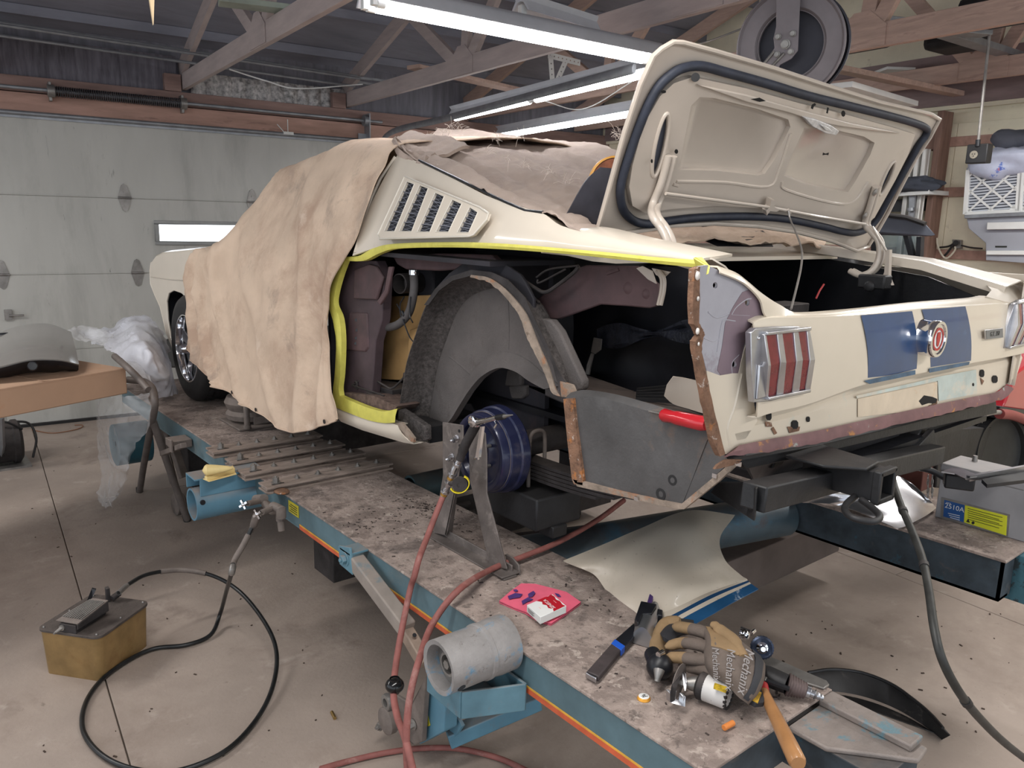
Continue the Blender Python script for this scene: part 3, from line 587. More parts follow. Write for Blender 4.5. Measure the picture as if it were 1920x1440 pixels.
cp = C(728, 1350, x=1.17); b = MB(); b.lathe(cp + V((-.02, 0, 0)), X_, [(.0, 0), (.03, 0), (.045, .008), (.045, .03), (.03, .038), (0, .038)], 28); b.build('caster', m_dirty, rack)
cp = C(722, 1318, x=1.16); b = MB(); b.lathe(cp, X_, [(.014, 0), (.026, 0), (.028, .01), (.026, .02), (.014, .02), (.014, 0)], 24); bolt(b, C(712, 1362, x=1.16), -X_, .01); b.build('pulley', m_steel, rack)
b = MB(); bolt(b, C(775, 1358, x=xt - .03), -X_, .012, .02); b.build('bolt', m_steel, rack)
b = MB();  b.bb((3.1, 3.2, 0), (3.2, 3.3, .5)); b.bb((1.5, 4.98, 0), (1.6, 5.08, .54)); b.build('support_leg', m_darkmetal, rack, smooth=0)
# left front caster bracket and jack lever under the far end of the deck
c = C(330, 925, x=.93); cwh = V((c.x, c.y, .10))
b = MB(); b.lathe(C(332, 945, z=.08) + V((-.02, 0, 0)), X_, [(0, 0), (.05, 0), (.065, .01), (.065, .05), (.05, .06), (0, .06)], 28); b.build('caster', m_dirty, rack)
b = MB(); b.beam(C(326, 905, x=1.28), C(300, 800, x=1.23), .05, .04); b.beam(C(345, 895, x=1.30), C(312, 800, x=1.25), .05, .03); b.build('caster_fork', m_dirty, rack, bevel=.004)
b = MB(); p = C(330, 828, x=1.14); b.bb((1.10, p.y - .07, p.z - .02), (XL0, p.y + .04, p.z + .02)); b.bb((1.09, p.y - .09, p.z - .03), (1.10, p.y - .06, p.z + .035)); b.beam(C(305, 850, x=1.12), C(345, 835, x=1.12), .03, .025); b.build('jack_lever', m_dirty, rack, bevel=.003)
# valve manifold hanging beside the rack
mani = thing('air_manifold', C(500, 985, x=1.13), 'grimy pipe manifold with two chrome cross-handled taps beside the blue rack beam', 'manifold')
P_ = lambda px, py, x: C(px, py, x=x)
b = MB(); b.tube([P_(520, 950, 1.19), P_(505, 948, 1.14), P_(487, 936, 1.12)], .014, 10); b.cyl(P_(480, 936, 1.12), P_(495, 935, 1.12), .018); b.tube([P_(497, 945, 1.12), P_(510, 958, 1.11), P_(527, 955, 1.11)], .015, 10); b.tube([P_(512, 950, 1.11), P_(527, 955, 1.11), P_(527, 970, 1.11)], .019, 12); b.cyl(P_(525, 968, 1.11), P_(526, 976, 1.11), .017, n=8); b.cyl(P_(526, 976, 1.11), P_(528, 995, 1.11), .0125); b.build('pipe_tee', m_dirty, mani)
for (a, c_) in (((485, 940), (456, 946)), ((512, 953), (482, 964))):
    a3, c3 = P_(*a, 1.10), P_(*c_, 1.02); d = (c3 - a3).normalized(); u, w = perp(d)
    b = MB(); b.cyl(a3, a3.lerp(c3, .7), .011); b.cyl(a3.lerp(c3, .6), c3, .006); tap = b.build('tap', m_dirty, mani)
    b = MB()
    for v in (u * .8 + w * .6, w * .8 - u * .6): b.beam(c3 - v * .019, c3 + v * .019, .008, .005, up=d)
    b.ball(c3, .008); b.build('tap_handle', m_chrome, tap)
b = MB(); b.cyl(P_(482, 966, 1.08), P_(475, 985, 1.07), .016, .014); b.cyl(P_(475, 985, 1.07), P_(470, 996, 1.06), .011); b.build('hose_nipple', m_dirty, mani)
# black hose from manifold, loops round on the floor, ends at the pedal pump
hp = [P_(472, 990, 1.06), P_(456, 1022, 1.02), C(440, 1050, x=.98), C(434, 1075, x=.95), C(424, 1110, z=.22), C(413, 1150, z=.06), C(395, 1190, z=.015), C(350, 1209, z=.012), C(290, 1216, z=.012), C(240, 1238, z=.013), C(190, 1275, z=.013), C(160, 1320, z=.013), C(156, 1370, z=.013), C(190, 1415, z=.013), C(250, 1442, z=.013), C(330, 1446, z=.013), C(420, 1410, z=.013), C(480, 1350, z=.013), C(512, 1285, z=.03), C(518, 1220, z=.06), C(495, 1165, z=.09), C(450, 1110, z=.13), C(400, 1080, z=.17), C(340, 1069, z=.20), C(280, 1076, z=.22), C(245, 1093, z=.225), C(222, 1112, z=.225)]
hose = thing('foot_pump_hose', (hp[12].x, hp[12].y, 0), 'black hydraulic hose looping over the bare concrete from the manifold to the pedal tank', 'hose')
hh = cat_rom(hp, 8)
b = MB(); b.tube(hh, .0085, 10); b.build('hose_line', mat('glossy_black_hose', (30, 31, 32), .35, var=.3, vs=30), hose)
b = MB(); b.tube(hh[3:20], .0115, 12); b.tube(hh[178:190], .011, 12); b.build('sleeve', m_dirty, hose)
b = MB(); b.tube(hh[20:25], .0125, 12); b.tube(hh[-7:], .0105, 10); b.build('ferrule', m_steel, hose)
# foot pump on its brass coloured tank
zt = .185; q = [C(73, 1180, z=zt), C(190, 1197, z=zt), C(272, 1127, z=zt), C(172, 1115, z=zt)]
cen = sum(q, V()) / 4; e1 = (q[1] - q[0]).normalized(); e2 = (q[3] - q[0]).normalized()
ft = thing('pedal_pump', (cen.x, cen.y, 0), 'foot pedal pump on an amber stained oil tank on the floor at left', 'pump')
def rrect(c, a, b_, ha, hb, r, z, n=5):
    out = []
    for (sx, sy, a0) in ((1, 1, 0), (-1, 1, 90), (-1, -1, 180), (1, -1, 270)):
        for i in range(n + 1):
            t = radians(a0 + 90 * i / n); v = a * (sx * (ha - r) + r * cos(t)) + b_ * (sy * (hb - r) + r * sin(t)); out.append(V((c.x + v.x, c.y + v.y, z)))
    return out
ha = (q[1] - q[0]).length / 2; e2 = (e2 - e1 * e2.dot(e1)).normalized(); hb = ((q[2] - q[1]).length + (q[3] - q[0]).length) / 4
m_amber = mat('amber_tank', (152, 124, 82), .35, .35, var=.22, vs=7, spots=[((118, 82, 46), 4, .5, .2, .75), ((84, 78, 52), 3, .62, .1, .6)])
b = MB(); b.grid([rrect(cen, e1, e2, ha * .90, hb * .94, .02, 0), rrect(cen, e1, e2, ha * .985, hb * .99, .028, zt - .008)], True); b.add(rrect(cen, e1, e2, ha * .90, hb * .94, .02, 0), [tuple(range(24))]); b.build('tank', m_amber, ft)
b = MB(); b.prism(rrect(cen, e1, e2, ha + .003, hb + .003, .032, zt - .008), (0, 0, .010)); b.build('tank_lid', mat('oily_lid', (84, 76, 72), .7, .2, var=.3, vs=18, bump=.4, bs=80, dust=((104, 94, 88), .5)), ft, bevel=.002)
b = MB()
for s in (-.85, .85):
    for t in (-.9, 0, .9): p = cen + e1 * (ha * s) + e2 * (hb * t); b.ball((p.x, p.y, zt + .003), .005, 8, 5)
b.build('lid_screws', m_steel, ft)
pd = [C(104, 1163, z=zt + .045), C(145, 1170, z=zt + .045), C(203, 1125, z=zt + .075), C(174, 1121, z=zt + .075)]
b = MB(); n_ = (pd[1] - pd[0]).cross(pd[3] - pd[0]).normalized(); n_ = n_ if n_.z > 0 else -n_; b.prism(pd, n_ * -.004); pdl = b.build('pedal', m_dirty, ft, bevel=.001)
for k in range(9):
    t = .07 + k * .107; a = pd[0].lerp(pd[1], t); e = pd[3].lerp(pd[2], t); b = MB(); b.beam(a.lerp(e, .16) + n_ * .002, a.lerp(e, .9) + n_ * .002, .0035, .005, up=n_); b.build('pedal_ridge', m_steel, pdl)
m2 = [p.copy() for p in pd]; b = MB()
b.prism([pd[1] - n_ * .004, pd[2] - n_ * .004, V((pd[2].x, pd[2].y, zt + .03)), V((pd[1].x, pd[1].y, zt + .02))], (-.004, .004, 0))
b.prism([pd[0].lerp(pd[1], .15) - V((0, 0, .01)), pd[0].lerp(pd[1], .9) - V((0, 0, .01)), V((*pd[0].lerp(pd[1], .9).xy, zt)), V((*pd[0].lerp(pd[1], .15).xy, zt))], e2 * .16); b.build('pump_body', m_darkmetal, ft, bevel=.003)
b = MB(); p = C(118, 1176, z=zt + .02); b.cyl(p + e2 * .03, p - e2 * .008, .011); b.cyl(p, C(104, 1186, z=zt + .012), .007, .005); b.cyl(C(104, 1186, z=zt + .012), C(101, 1189, z=zt + .01), .004); b.build('air_nipple', m_steel, ft)
b = MB(); p = C(168, 1123, z=zt + .03); r = C(176, 1105, z=zt + .05); b.prism([C(163, 1126, z=zt + .02), C(172, 1104, z=zt + .05), C(180, 1106, z=zt + .05), C(172, 1122, z=zt + .02)], (.004, .012, 0)); b.build('pedal_arm', m_black, ft)
b = MB(); b.bb((C(203, 1128, z=zt).x - .006, C(203, 1128, z=zt).y - .01, zt), (C(203, 1128, z=zt).x + .008, C(203, 1128, z=zt).y + .015, zt + .06)); b.cyl(C(210, 1122, z=zt + .02), C(224, 1112, z=zt + .028), .012); b.build('outlet', m_darkmetal, ft, bevel=.002)

# ---- red air hose with stop ball, coupler, gauge band and blow gun
m_redhose = mat('dusty_red_hose', (138, 84, 78), .65, var=.15, vs=25, spots=[((160, 122, 114), 12, .56, .1, .6)])
XS = 1.38
h1 = [C(831, 930, x=1.36), C(815, 970, z=.80), C(799, 1012, z=.75), C(786, 1046, x=1.20), C(777, 1080, x=1.178), C(768, 1110, x=1.168), C(748, 1210, x=1.08), C(738, 1290, x=1.0), C(744, 1340, x=.96), C(760, 1385, x=.93), C(776, 1450, x=.92), C(800, 1520, x=.93)]
h2 = [C(1170, 938, z=.70), C(1120, 975, z=.68), C(1050, 1015, z=.674), C(985, 1042, z=.672), C(920, 1068, z=.672), C(860, 1106, z=.70), C(812, 1168, x=1.12), C(785, 1240, x=1.0), C(768, 1310, x=.95), C(762, 1380, x=.93), C(765, 1450, x=.92), C(775, 1520, x=.9)]
h3 = [C(600, 1442, z=.02), C(650, 1428, z=.012), C(720, 1412, z=.012), C(790, 1403, z=.012), C(860, 1404, z=.012), C(930, 1420, z=.012), C(985, 1444, z=.012), C(1040, 1475, z=.012)]
ah = thing('air_hose', C(770, 1390, z=0), 'dusty red air hose coming over the deck edge and hanging down to the floor', 'hose')
for hx in (h1, h2, h3): b = MB(); b.tube(cat_rom(hx, 8), .0095, 10); b.build('hose_run', m_redhose, ah)
b = MB(); sb = C(740, 1285, x=1.0); b.ball(sb, .026, 20, 12, (1, 1, .8)); b.lathe(sb + V((0, 0, -.021)), Z_, [(.014, 0), (.016, .004), (.014, .042)], 16); b.build('stop_ball', mat('gloss_black_rubber', (22, 22, 23), .15, var=.1), ah)
bg = thing('blow_gun', C(880, 850, x=1.4), 'chrome air blow gun with grey grip hanging on the steel stand', 'air tool')
g = [C(831, 930, x=1.36), C(838, 914, x=1.365), C(846, 897, x=1.37), C(853, 880, x=1.375), C(862, 862, x=1.38)]
b = MB(); 
for i, (r0, r1) in enumerate(((.011, .010), (.009, .013), (.012, .012), (.013, .009))): b.cyl(g[i], g[i + 1], r0, r1, 16); b.cyl(g[i].lerp(g[i + 1], .4), g[i].lerp(g[i + 1], .6), .0145, n=6)
b.build('coupler', m_chromedull, bg)
b = MB(); b.cyl(g[0].lerp(g[1], .1), g[0].lerp(g[1], .6), .0118, n=8); b.cyl(g[2].lerp(g[3], -.1), g[2].lerp(g[3], .15), .0135, n=14); b.build('brass_fitting', mat('brass', (190, 150, 80), .3, .9, var=.1), bg)
gp = [C(862, 862, x=1.38), C(872, 835, x=1.385), C(888, 805, x=1.39), C(893, 795, x=1.39)]
b = MB(); b.tube(cat_rom(gp, 5), [.013] * 3 + [.0155] * 10 + [.015] * 3, 14); b.build('grip', m_darkmetal, bg)
b = MB(); hd = C(892, 793, x=1.39); b.ball(hd, .018, 14, 9, (1, 1.1, .9)); b.cyl(hd, C(912, 788, x=1.37), .011, .008); b.cyl(C(910, 789, x=1.37), C(932, 783, x=1.35), .0075, n=12); b.lathe(C(887, 790, x=1.38), -X_, [(.018, 0), (.018, .006), (.01, .008), (.0, .008)], 10); b.build('gun_head', m_chrome, bg)
b = MB(); b.cyl(C(932, 783, x=1.35), C(945, 781, x=1.345), .0085, n=12); b.build('nozzle_sleeve', m_black, bg); b = MB(); b.cyl(C(945, 781, x=1.345), C(961, 778, x=1.335), .006, .0015, 12); b.build('nozzle_tip', m_steel, bg)
b = MB(); b.prism([C(900, 800, x=1.375), C(904, 800, x=1.375), C(897, 858, x=1.37), C(891, 858, x=1.37)], (.01, 0, 0)); b.tube([C(891, 858, x=1.375), C(897, 860, x=1.375)], .004, 6); b.tube([C(926, 787, x=1.36), C(931, 795, x=1.36), C(927, 802, x=1.36)], .003, 6); b.build('trigger_lever', m_chrome, bg)
# yellow valve ring on the coupler
yc = C(862, 908, x=1.36); b = MB(); rr = []
for i in range(33):
    t = radians(-40 + 220 * i / 32); p = yc + V((0, cos(t), 0)) * .0 + (V((0, -.25, .97)) * sin(t - 1.9) + V((.75, -.6, 0)) * cos(t - 1.9)) * .030
    rr.append([p + V((-.55, -.6, 0)) * .007, p - V((-.55, -.6, 0)) * .007])
b.grid(rr); b.build('valve_ring', mat('yellow_plastic', (226, 206, 40), .4, var=.05), bg, solid=.003)
b = MB(); b.cyl(g[1].lerp(g[2], .5), yc, .009, n=12); b.lathe(yc - V((-.5, -.6, 0)) * .008, V((-.5, -.6, 0)), [(0, 0), (.024, 0), (.024, .008), (.0, .008)], 24); b.build('valve_body', m_darkmetal, bg)

# ---- A-frame stand of angle iron
m_ironstand = mat('worn_angle_iron', (112, 104, 100), .6, .4, var=.25, vs=10, bump=.2, bs=80, spots=[((152, 142, 136), 12, .55, .1, .6)])
stnd = thing('axle_stand', C(880, 1040, z=ZD), 'grey angle-iron A-frame stand standing on the deck in front of the blue drum', 'stand')
xs = 1.44
def legp(pts, th=.006, name='leg'): b = MB(); b.prism([C(*p, x=xs) for p in pts], (th, 0, 0)); return b
b = legp([(829, 791), (868, 797), (868, 830), (858, 900), (836, 1005), (812, 1000), (830, 890)]); b.build('leg', m_ironstand, stnd, bevel=.003)
b = MB(); b.prism([C(836, 1003, x=xs), C(858, 900, x=xs), C(861, 899, x=xs + .04), C(848, 1000, x=xs + .04)], (.0, .005, 0)); b.build('leg_flange', m_ironstand, stnd)
b = legp([(886, 800), (909, 812), (912, 850), (912, 925), (950, 1068), (918, 1063), (880, 900), (878, 830)]); b.build('leg', m_ironstand, stnd, bevel=.003)
b = MB(); fe = C(975, 1080, z=ZD); b.bb((xs - .03, fe.y, ZD), (xs + .02, C(812, 998, z=ZD).y, ZD + .006)); b.bb((xs + .014, fe.y + .02, ZD), (xs + .02, C(812, 998, z=ZD).y, ZD + .032)); b.build('base_channel', m_ironstand, stnd, bevel=.002)
b = MB(); p = C(950, 1080, z=ZD); b.bb((p.x - .035, p.y - .02, ZD + .006), (p.x + .035, p.y + .05, ZD + .012)); b.prism([(p.x + .035, p.y + .05, ZD), (p.x + .035, p.y - .02, ZD), (p.x + .035, p.y - .015, ZD + .03), (p.x + .035, p.y + .02, ZD + .045), (p.x + .035, p.y + .05, ZD + .045)], (.006, 0, 0)); b.build('foot_clip', m_ironstand, stnd, bevel=.002)
for (px, py) in ((857, 821), (848, 856)):
    b = MB(); p = C(px, py, x=xs); bolt(b, p, -X_, .0095, .008); b.hexn(p + V((-.02, -.012, -.002)), -X_, .008, .008); b.ball(p + V((-.03, -.012, -.002)), .006); b.build('bolt', m_chromedull, stnd)
for (px, py) in ((861, 808), (862, 836)):
    b = MB(); p = C(px, py, x=xs - .0005); b.cyl(p, p + X_ * -.001, .0055, n=14); b.build('hole', m_black, stnd)

# ---- bellows air jack under the cloth, cream scoop on the blue tube
bj = thing('bellows_jack', C(460, 800, z=ZD), 'dusty rubber bellows air jack with pipe-legged base on the deck under the cloth', 'jack')
c = V((1.52, 4.0, ZD)); b = MB(); b.lathe(c, Z_, [(.0, .01), (.09, .01), (.125, .03), (.13, .055), (.115, .075), (.125, .09), (.135, .115), (.12, .145), (.085, .155)], 32); b.build('bellows', m_dirty, bj)
b = MB(); b.lathe(c + V((0, 0, .155)), Z_, [(.085, 0), (.085, .02), (.09, .022), (.09, .03), (.06, .033), (.0, .033)], 28); b.build('top_disc', m_darkmetal, bj)
b = MB(); p0 = C(422, 800, x=1.40); fx = 1.40
b.bb((c.x - .13, c.y - .17, ZD + .001), (c.x + .17, c.y + .12, ZD + .012)); b.build('base_plate', m_dirty, bj, bevel=.003)
for (dx, dy) in ((-.09, -.17), (.14, -.17), (.16, .1)):
    b = MB(); b.tube(cat_rom([(c.x + dx, c.y + dy, ZD + .012), (c.x + dx, c.y + dy, ZD + .1), (c.x + dx + .005, c.y + dy + .02, ZD + .13), (c.x + dx + .01, c.y + dy + .06, ZD + .135)], 5), .015, 12); b.cyl((c.x + dx, c.y + dy, ZD + .012), (c.x + dx, c.y + dy, ZD + .03), .019, n=12); b.build('pipe_leg', m_dirty, bj)
b = MB(); b.bb((c.x - .06, c.y - .185, ZD + .03), (c.x + .12, c.y - .175, ZD + .07)); b.ball((c.x + .0, c.y - .15, ZD + .1), .028); b.ball((c.x + .05, c.y - .15, ZD + .1), .024); b.build('valve_block', m_dirty, bj, bevel=.003)
m_scoop = mat('cream_plastic', (226, 202, 140), .45, var=.08, vs=10, spots=[((200, 168, 96), 8, .6, .1, .6)])
zc = tz + .122; a0, a1 = C(380, 893, z=zc + .02), C(438, 888, z=zc + .02); d = (a1 - a0); L_ = d.length; d.normalize(); nrm = Z_.cross(d)
sc_ = thing('plastic_scoop', (a0.x, a0.y, zc), 'cream teardrop plastic scoop lying on the end of the blue tube', 'scoop')
rows = []
for i in range(15):
    t = i / 14; r = .030 * math.sqrt(max(0.001, min(1, t * 7))) * (1 - t) ** .6 + .002
    rows.append([a0 + d * (L_ * t) + nrm * (cos(a * pi / 8) * r * .9) + Z_ * (.024 + sin(a * pi / 8) * r * .8) for a in range(16)])
b = MB(); b.grid(rows, True); b.build('bulb', m_scoop, sc_)
b = MB(); q = [C(380, 899, z=zc + .003), C(392, 904, z=zc + .003), C(444, 890, z=zc + .003), C(434, 876, z=zc + .003)]; b.prism(q, (0, 0, .003)); b.prism([q[0].lerp(q[1], .3), q[0].lerp(q[1], .7), q[2].lerp(q[3], .3), q[2].lerp(q[3], .7)], (0, 0, .018)); b.build('flange', m_scoop, sc_, bevel=.002)
# =====================================================================  THE CAR
car = thing('car', (2.31, 2.9, ZD), 'cream fastback car with cut-away left rear quarter and open boot lid on the rack', 'car')
def PL(px, py, p0, n):     # pixel onto any plane
    r = ray(px, py); n = V(n); o = V((0, 0, H)); return o + r * ((V(p0) - o).dot(n) / r.dot(n))
SP0, SN = (1.45, 0, 1.62), (1, 0, -.5)
S_ = lambda p: PL(p[0], p[1], SP0, SN)
XS_ = lambda pts, x: [C(p[0], p[1], x=x) for p in pts]
YS_ = lambda pts, y: [C(p[0], p[1], y=y) for p in pts]
ZS_ = lambda pts, z: [C(p[0], p[1], z=z) for p in pts]
def xplate(name, pts, x, th, m, holes=None, bevel=0, parent=car, label=None, smooth=40):
    b = MB(); b.prism(XS_(pts, x), (th, 0, 0), [XS_(h, x) for h in holes] if holes else None); return b.build(name, m, parent, bevel=bevel, label=label, smooth=smooth)
def yplate(name, pts, y, th, m, holes=None, bevel=0, parent=car, label=None, smooth=40):
    b = MB(); b.prism(YS_(pts, y), (0, th, 0), [YS_(h, y) for h in holes] if holes else None); return b.build(name, m, parent, bevel=bevel, label=label, smooth=smooth)
def ell(cx, cy, rx, ry, n=12, rot=0): return [(cx + rx * cos(2 * pi * i / n) * cos(rot) - ry * sin(2 * pi * i / n) * sin(rot), cy + rx * cos(2 * pi * i / n) * sin(rot) + ry * sin(2 * pi * i / n) * cos(rot)) for i in range(n)]
# ---- quarter panel with bulge
top = [(746, 291), (790, 308), (855, 339), (928, 375), (1012, 399), (1052, 425), (1110, 437), (1180, 455), (1250, 470), (1322, 486)]
bot = [(662, 480), (716, 463), (800, 457), (900, 460), (1000, 466), (1060, 470), (1130, 476), (1200, 482), (1260, 487), (1312, 492)]
tt, bb_ = cat_rom([V((*p, 0)) for p in top], 4), cat_rom([V((*p, 0)) for p in bot], 4); rows = []
for i, (a, c) in enumerate(zip(tt, bb_)):
    r = []
    for k in range(9):
        t = k / 8; p = a.lerp(c, t); q = S_((p.x, p.y)); amp = .018 * (1 - i / len(tt) * .8); q.x -= amp * sin(pi * t) ; r.append(q)
    k0 = r[0]; r = [k0 + V((.05 if i < 22 else .10, .0, -.015 if i < 22 else .008))] + r; rows.append(r)
b = MB(); b.grid(rows); b.build('quarter_panel', m_cream, car, solid=.006)
# drip channel / glass edge trim
b = MB(); b.tube([S_(p) + V((.0, 0, .004)) for p in ((786, 303), (855, 336), (928, 372), (985, 398), (1018, 401))], .005, 8); b.build('window_trim', mat('dark_trim', (50, 52, 56), .35, .5, var=.1), car)
b = MB(); b.tube([S_(p) + V((-.006, 0, 0)) for p in ((744, 294), (716, 335), (700, 370), (684, 420), (668, 474))], .006, 8); b.build('door_jamb_edge', m_cream, car)
# louvre panel
S2 = lambda p: PL(p[0], p[1], (1.400, 0, 1.62), SN)
lou = [(759, 331), (900, 389), (916, 400), (912, 412), (888, 440), (880, 443), (712, 448), (709, 440)]
b = MB(); hol = [[(763, 340), (777, 345), (740, 434), (720, 434)], [(787, 347), (803, 353), (772, 434), (748, 434)], [(816, 361), (833, 368), (806, 435), (782, 435)], [(848, 374), (866, 382), (841, 435), (817, 435)], [(881, 388), (896, 398), (879, 436), (857, 436)]]
b.prism([S2(p) for p in lou], (.010, 0, -.003), [[S2(p) for p in h] for h in hol]); lo = b.build('louvre_panel', m_cream, car, bevel=0)
b = MB()
for h in hol:
    q = [S2(p) for p in h]
    for i in range(4): b.tube([q[i], q[(i + 1) % 4]], .0018, 6)
q = [S2(p) for p in lou]; b.tube(q, .0035, 6, closed=True); b.build('louvre_moulding', mat('pale_moulding', (205, 198, 186), .35, var=.04), lo)
m_mesh = mat('vent_mesh', (38, 40, 48), .6, .2, var=.2, vs=30)
b = MB(); S3 = lambda p: PL(p[0], p[1], (1.4115, 0, 1.62), SN); b.prism([S3(p) for p in ((762, 337), (900, 394), (884, 438), (716, 441))], (.006, 0, -.002)); b.build('vent_backing', m_mesh, lo)
m_slat = mat('vent_grey_slat', (120, 122, 132), .5, .3, var=.1)
for h in hol:      # mesh wires and cross slats in each opening
    A, B2, C2, D = [V((*p, 0)) for p in h]; b = MB()
    for k in range(1, 5):
        l = A.lerp(D, k / 5); r = B2.lerp(C2, k / 5); b.beam(PL(l.x, l.y, (1.406, 0, 1.62), SN), PL(r.x, r.y, (1.406, 0, 1.62), SN), .004, .0028)
    b.build('vent_slat', m_slat, lo)
    b = MB()
    for s in (1, -1):
        for k in range(-2, 13):
            t0 = k / 11; t1 = t0 + s * .1; f = lambda t, e: (A.lerp(D, max(0, min(1, t))) if e else B2.lerp(C2, max(0, min(1, t))))
            l, r = f(t0, 1), f(t1, 0); b.beam(PL(l.x, l.y, (1.4085, 0, 1.62), SN), PL(r.x, r.y, (1.4085, 0, 1.62), SN), .0012, .0012)
    b.build('mesh_wire', m_slat, lo)
# ---- masking tape round the cut
m_tape = mat('yellow_masking_tape', (210, 202, 96), .55, var=.08, vs=25, bump=.1, bs=100, spots=[((190, 178, 66), 14, .58, .1, .6)])
def tape(outer, inner, x, n=5, name='masking_tape', dx=0):
    o_, i_ = cat_rom([C(*p, x=x) for p in outer], n), cat_rom([C(*p, x=x) for p in inner], n); b = MB(); rows = []
    for k, (a, c) in enumerate(zip(o_, i_)): w = .0015 * mnoise.noise(a * 30); rows.append([a + V((-.003 + w, 0, 0)), a.lerp(c, .5) + V((-.006 - w, 0, 0)), c + V((-.002, 0, 0)), c + V((.02, 0, 0))])
    b.grid(rows); return b.build(name, m_tape, car)
tape([(638, 481), (672, 480), (700, 466), (740, 457), (850, 454), (950, 457), (1060, 466), (1150, 474), (1230, 482), (1303, 487)], [(646, 489), (682, 489), (712, 475), (748, 466), (852, 464), (952, 468), (1060, 476), (1150, 485), (1230, 494), (1310, 502)], 1.445)
tape([(638, 481), (628, 512), (619, 545), (617, 573), (625, 600), (631, 640), (629, 700), (625, 740), (627, 762)], [(648, 488), (638, 515), (629, 548), (627, 571), (637, 597), (641, 640), (639, 700), (636, 728), (639, 748)], 1.443)
tape([(627, 762), (650, 772), (690, 787), (720, 793), (742, 792)], [(637, 742), (655, 750), (690, 764), (720, 771), (746, 766)], 1.441)
b = MB(); b.prism([C(1300, 484, y=1.04), C(1312, 484, y=1.03), C(1327, 501, y=1.0), C(1324, 515, y=1.0), C(1306, 505, y=1.04)], (.002, -.004, .002)); b.build('masking_tape', m_tape, car)
# ---- dark inside of the shell
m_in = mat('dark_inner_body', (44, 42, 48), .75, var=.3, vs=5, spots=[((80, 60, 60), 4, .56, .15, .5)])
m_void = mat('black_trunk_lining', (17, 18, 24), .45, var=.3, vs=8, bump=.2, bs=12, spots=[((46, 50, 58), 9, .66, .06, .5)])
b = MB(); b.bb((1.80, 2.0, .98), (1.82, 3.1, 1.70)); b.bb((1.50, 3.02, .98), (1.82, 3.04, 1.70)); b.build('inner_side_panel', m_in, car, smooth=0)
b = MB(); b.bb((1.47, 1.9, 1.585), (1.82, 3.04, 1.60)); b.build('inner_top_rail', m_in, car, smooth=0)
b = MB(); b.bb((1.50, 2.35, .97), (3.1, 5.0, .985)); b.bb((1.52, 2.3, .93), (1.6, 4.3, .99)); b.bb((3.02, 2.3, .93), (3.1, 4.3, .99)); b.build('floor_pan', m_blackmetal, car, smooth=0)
xplate('door_pillar', [(648, 489), (706, 489), (720, 520), (716, 600), (704, 640), (700, 700), (697, 742), (636, 740), (641, 640), (627, 572)], 1.50, .04, mat('pillar_maroon', (74, 60, 64), .7, var=.25, vs=7), bevel=.004)
b = MB(); b.prism(XS_([(655, 585), (688, 587), (690, 652), (684, 660), (645, 656)], 1.494), (.012, 0, 0)); pi_ = b.build('pillar_pressing', m_maroon, car, bevel=.008)
b = MB()
for (px, py) in ((668, 600), (669, 619), (668, 634), (667, 644)): b.cyl(C(px, py, x=1.492), C(px, py, x=1.494), .006, n=12)
b.build('pillar_holes', m_black, pi_)
xplate('anchor_bracket', [(664, 505), (690, 495), (706, 500), (718, 520), (706, 562), (662, 560)], 1.485, .012, m_maroon, bevel=.005)
xplate('brace', [(728, 500), (736, 500), (726, 550), (712, 572), (706, 566), (720, 545)], 1.47, .01, m_maroon, bevel=.003)
xplate('upper_rail', [(736, 482), (820, 475), (920, 478), (930, 488), (860, 505), (822, 508), (760, 505), (744, 496)], 1.55, .03, m_maroon, bevel=.006)
# tan sound deadening board, quarter trim
b = MB(); rows = []
for k, (l, r) in enumerate((((722, 556), (812, 553)), ((712, 600), (800, 590)), ((704, 640), (786, 640)), ((702, 680), (778, 690)), ((699, 705), (768, 712)))):
    a, c = C(*l, x=1.70), C(*r, x=1.66); rows.append([a.lerp(c, t / 6) + V((-.04 * sin(pi * t / 6), 0, 0)) for t in range(7)])
b.grid(rows); b.build('sound_board', mat('tan_board', (186, 148, 98), .75, var=.14, vs=5, spots=[((132, 104, 74), 5, .55, .2, .7)]), car, solid=.006)
b = MB(); b.prism(XS_([(768, 618), (783, 615), (780, 640), (766, 690), (760, 690)], 1.62), (.02, 0, 0)); b.build('board_fold', bpy.data.materials['tan_board'], car, bevel=.004)
m_hoseg = mat('grey_rubber_hose', (80, 76, 76), .7, var=.15, vs=20, dust=((110, 104, 100), .4))
b = MB(); b.tube(cat_rom([C(776, 512, x=1.56), C(776, 545, x=1.55), C(767, 585, x=1.545), (C(747, 608, x=1.54)), C(722, 613, x=1.54), C(702, 600, x=1.54), C(693, 578, x=1.54), C(690, 560, x=1.54)], 6), .0155, 14); b.build('drain_hose', m_hoseg, car)
b = MB(); b.cyl(C(776, 506, x=1.56), C(776, 515, x=1.56), .020); b.cyl(C(768, 510, x=1.555), C(783, 511, x=1.555), .006); b.build('hose_clamp', m_chrome, car)
b = MB(); p = C(748, 532, x=1.55); b.lathe(p, V((1, .25, 0)), [(.034, 0), (.038, .002), (.038, .16), (.034, .16), (.034, 0)], 24, ); b.lathe(p + V((.05, 0, 0)), V((1, .25, 0)), [(.0, 0), (.034, 0)], 20); b.build('vent_duct', m_darkmetal, car)
b = MB(); p = C(800, 528, x=1.66); b.cyl(p, p + V((.1, 0, 0)), .075, n=24); b.build('vent_drum', m_in, car)
b = MB()
for w in ([(758, 556), (750, 572), (752, 595), (758, 600)], [(770, 556), (768, 590), (774, 605)], [(744, 570), (752, 584), (757, 588)], [(752, 590), (762, 618), (768, 632), (774, 640)]): b.tube(cat_rom([C(*q, x=1.53) for q in w], 4), .0025, 5)
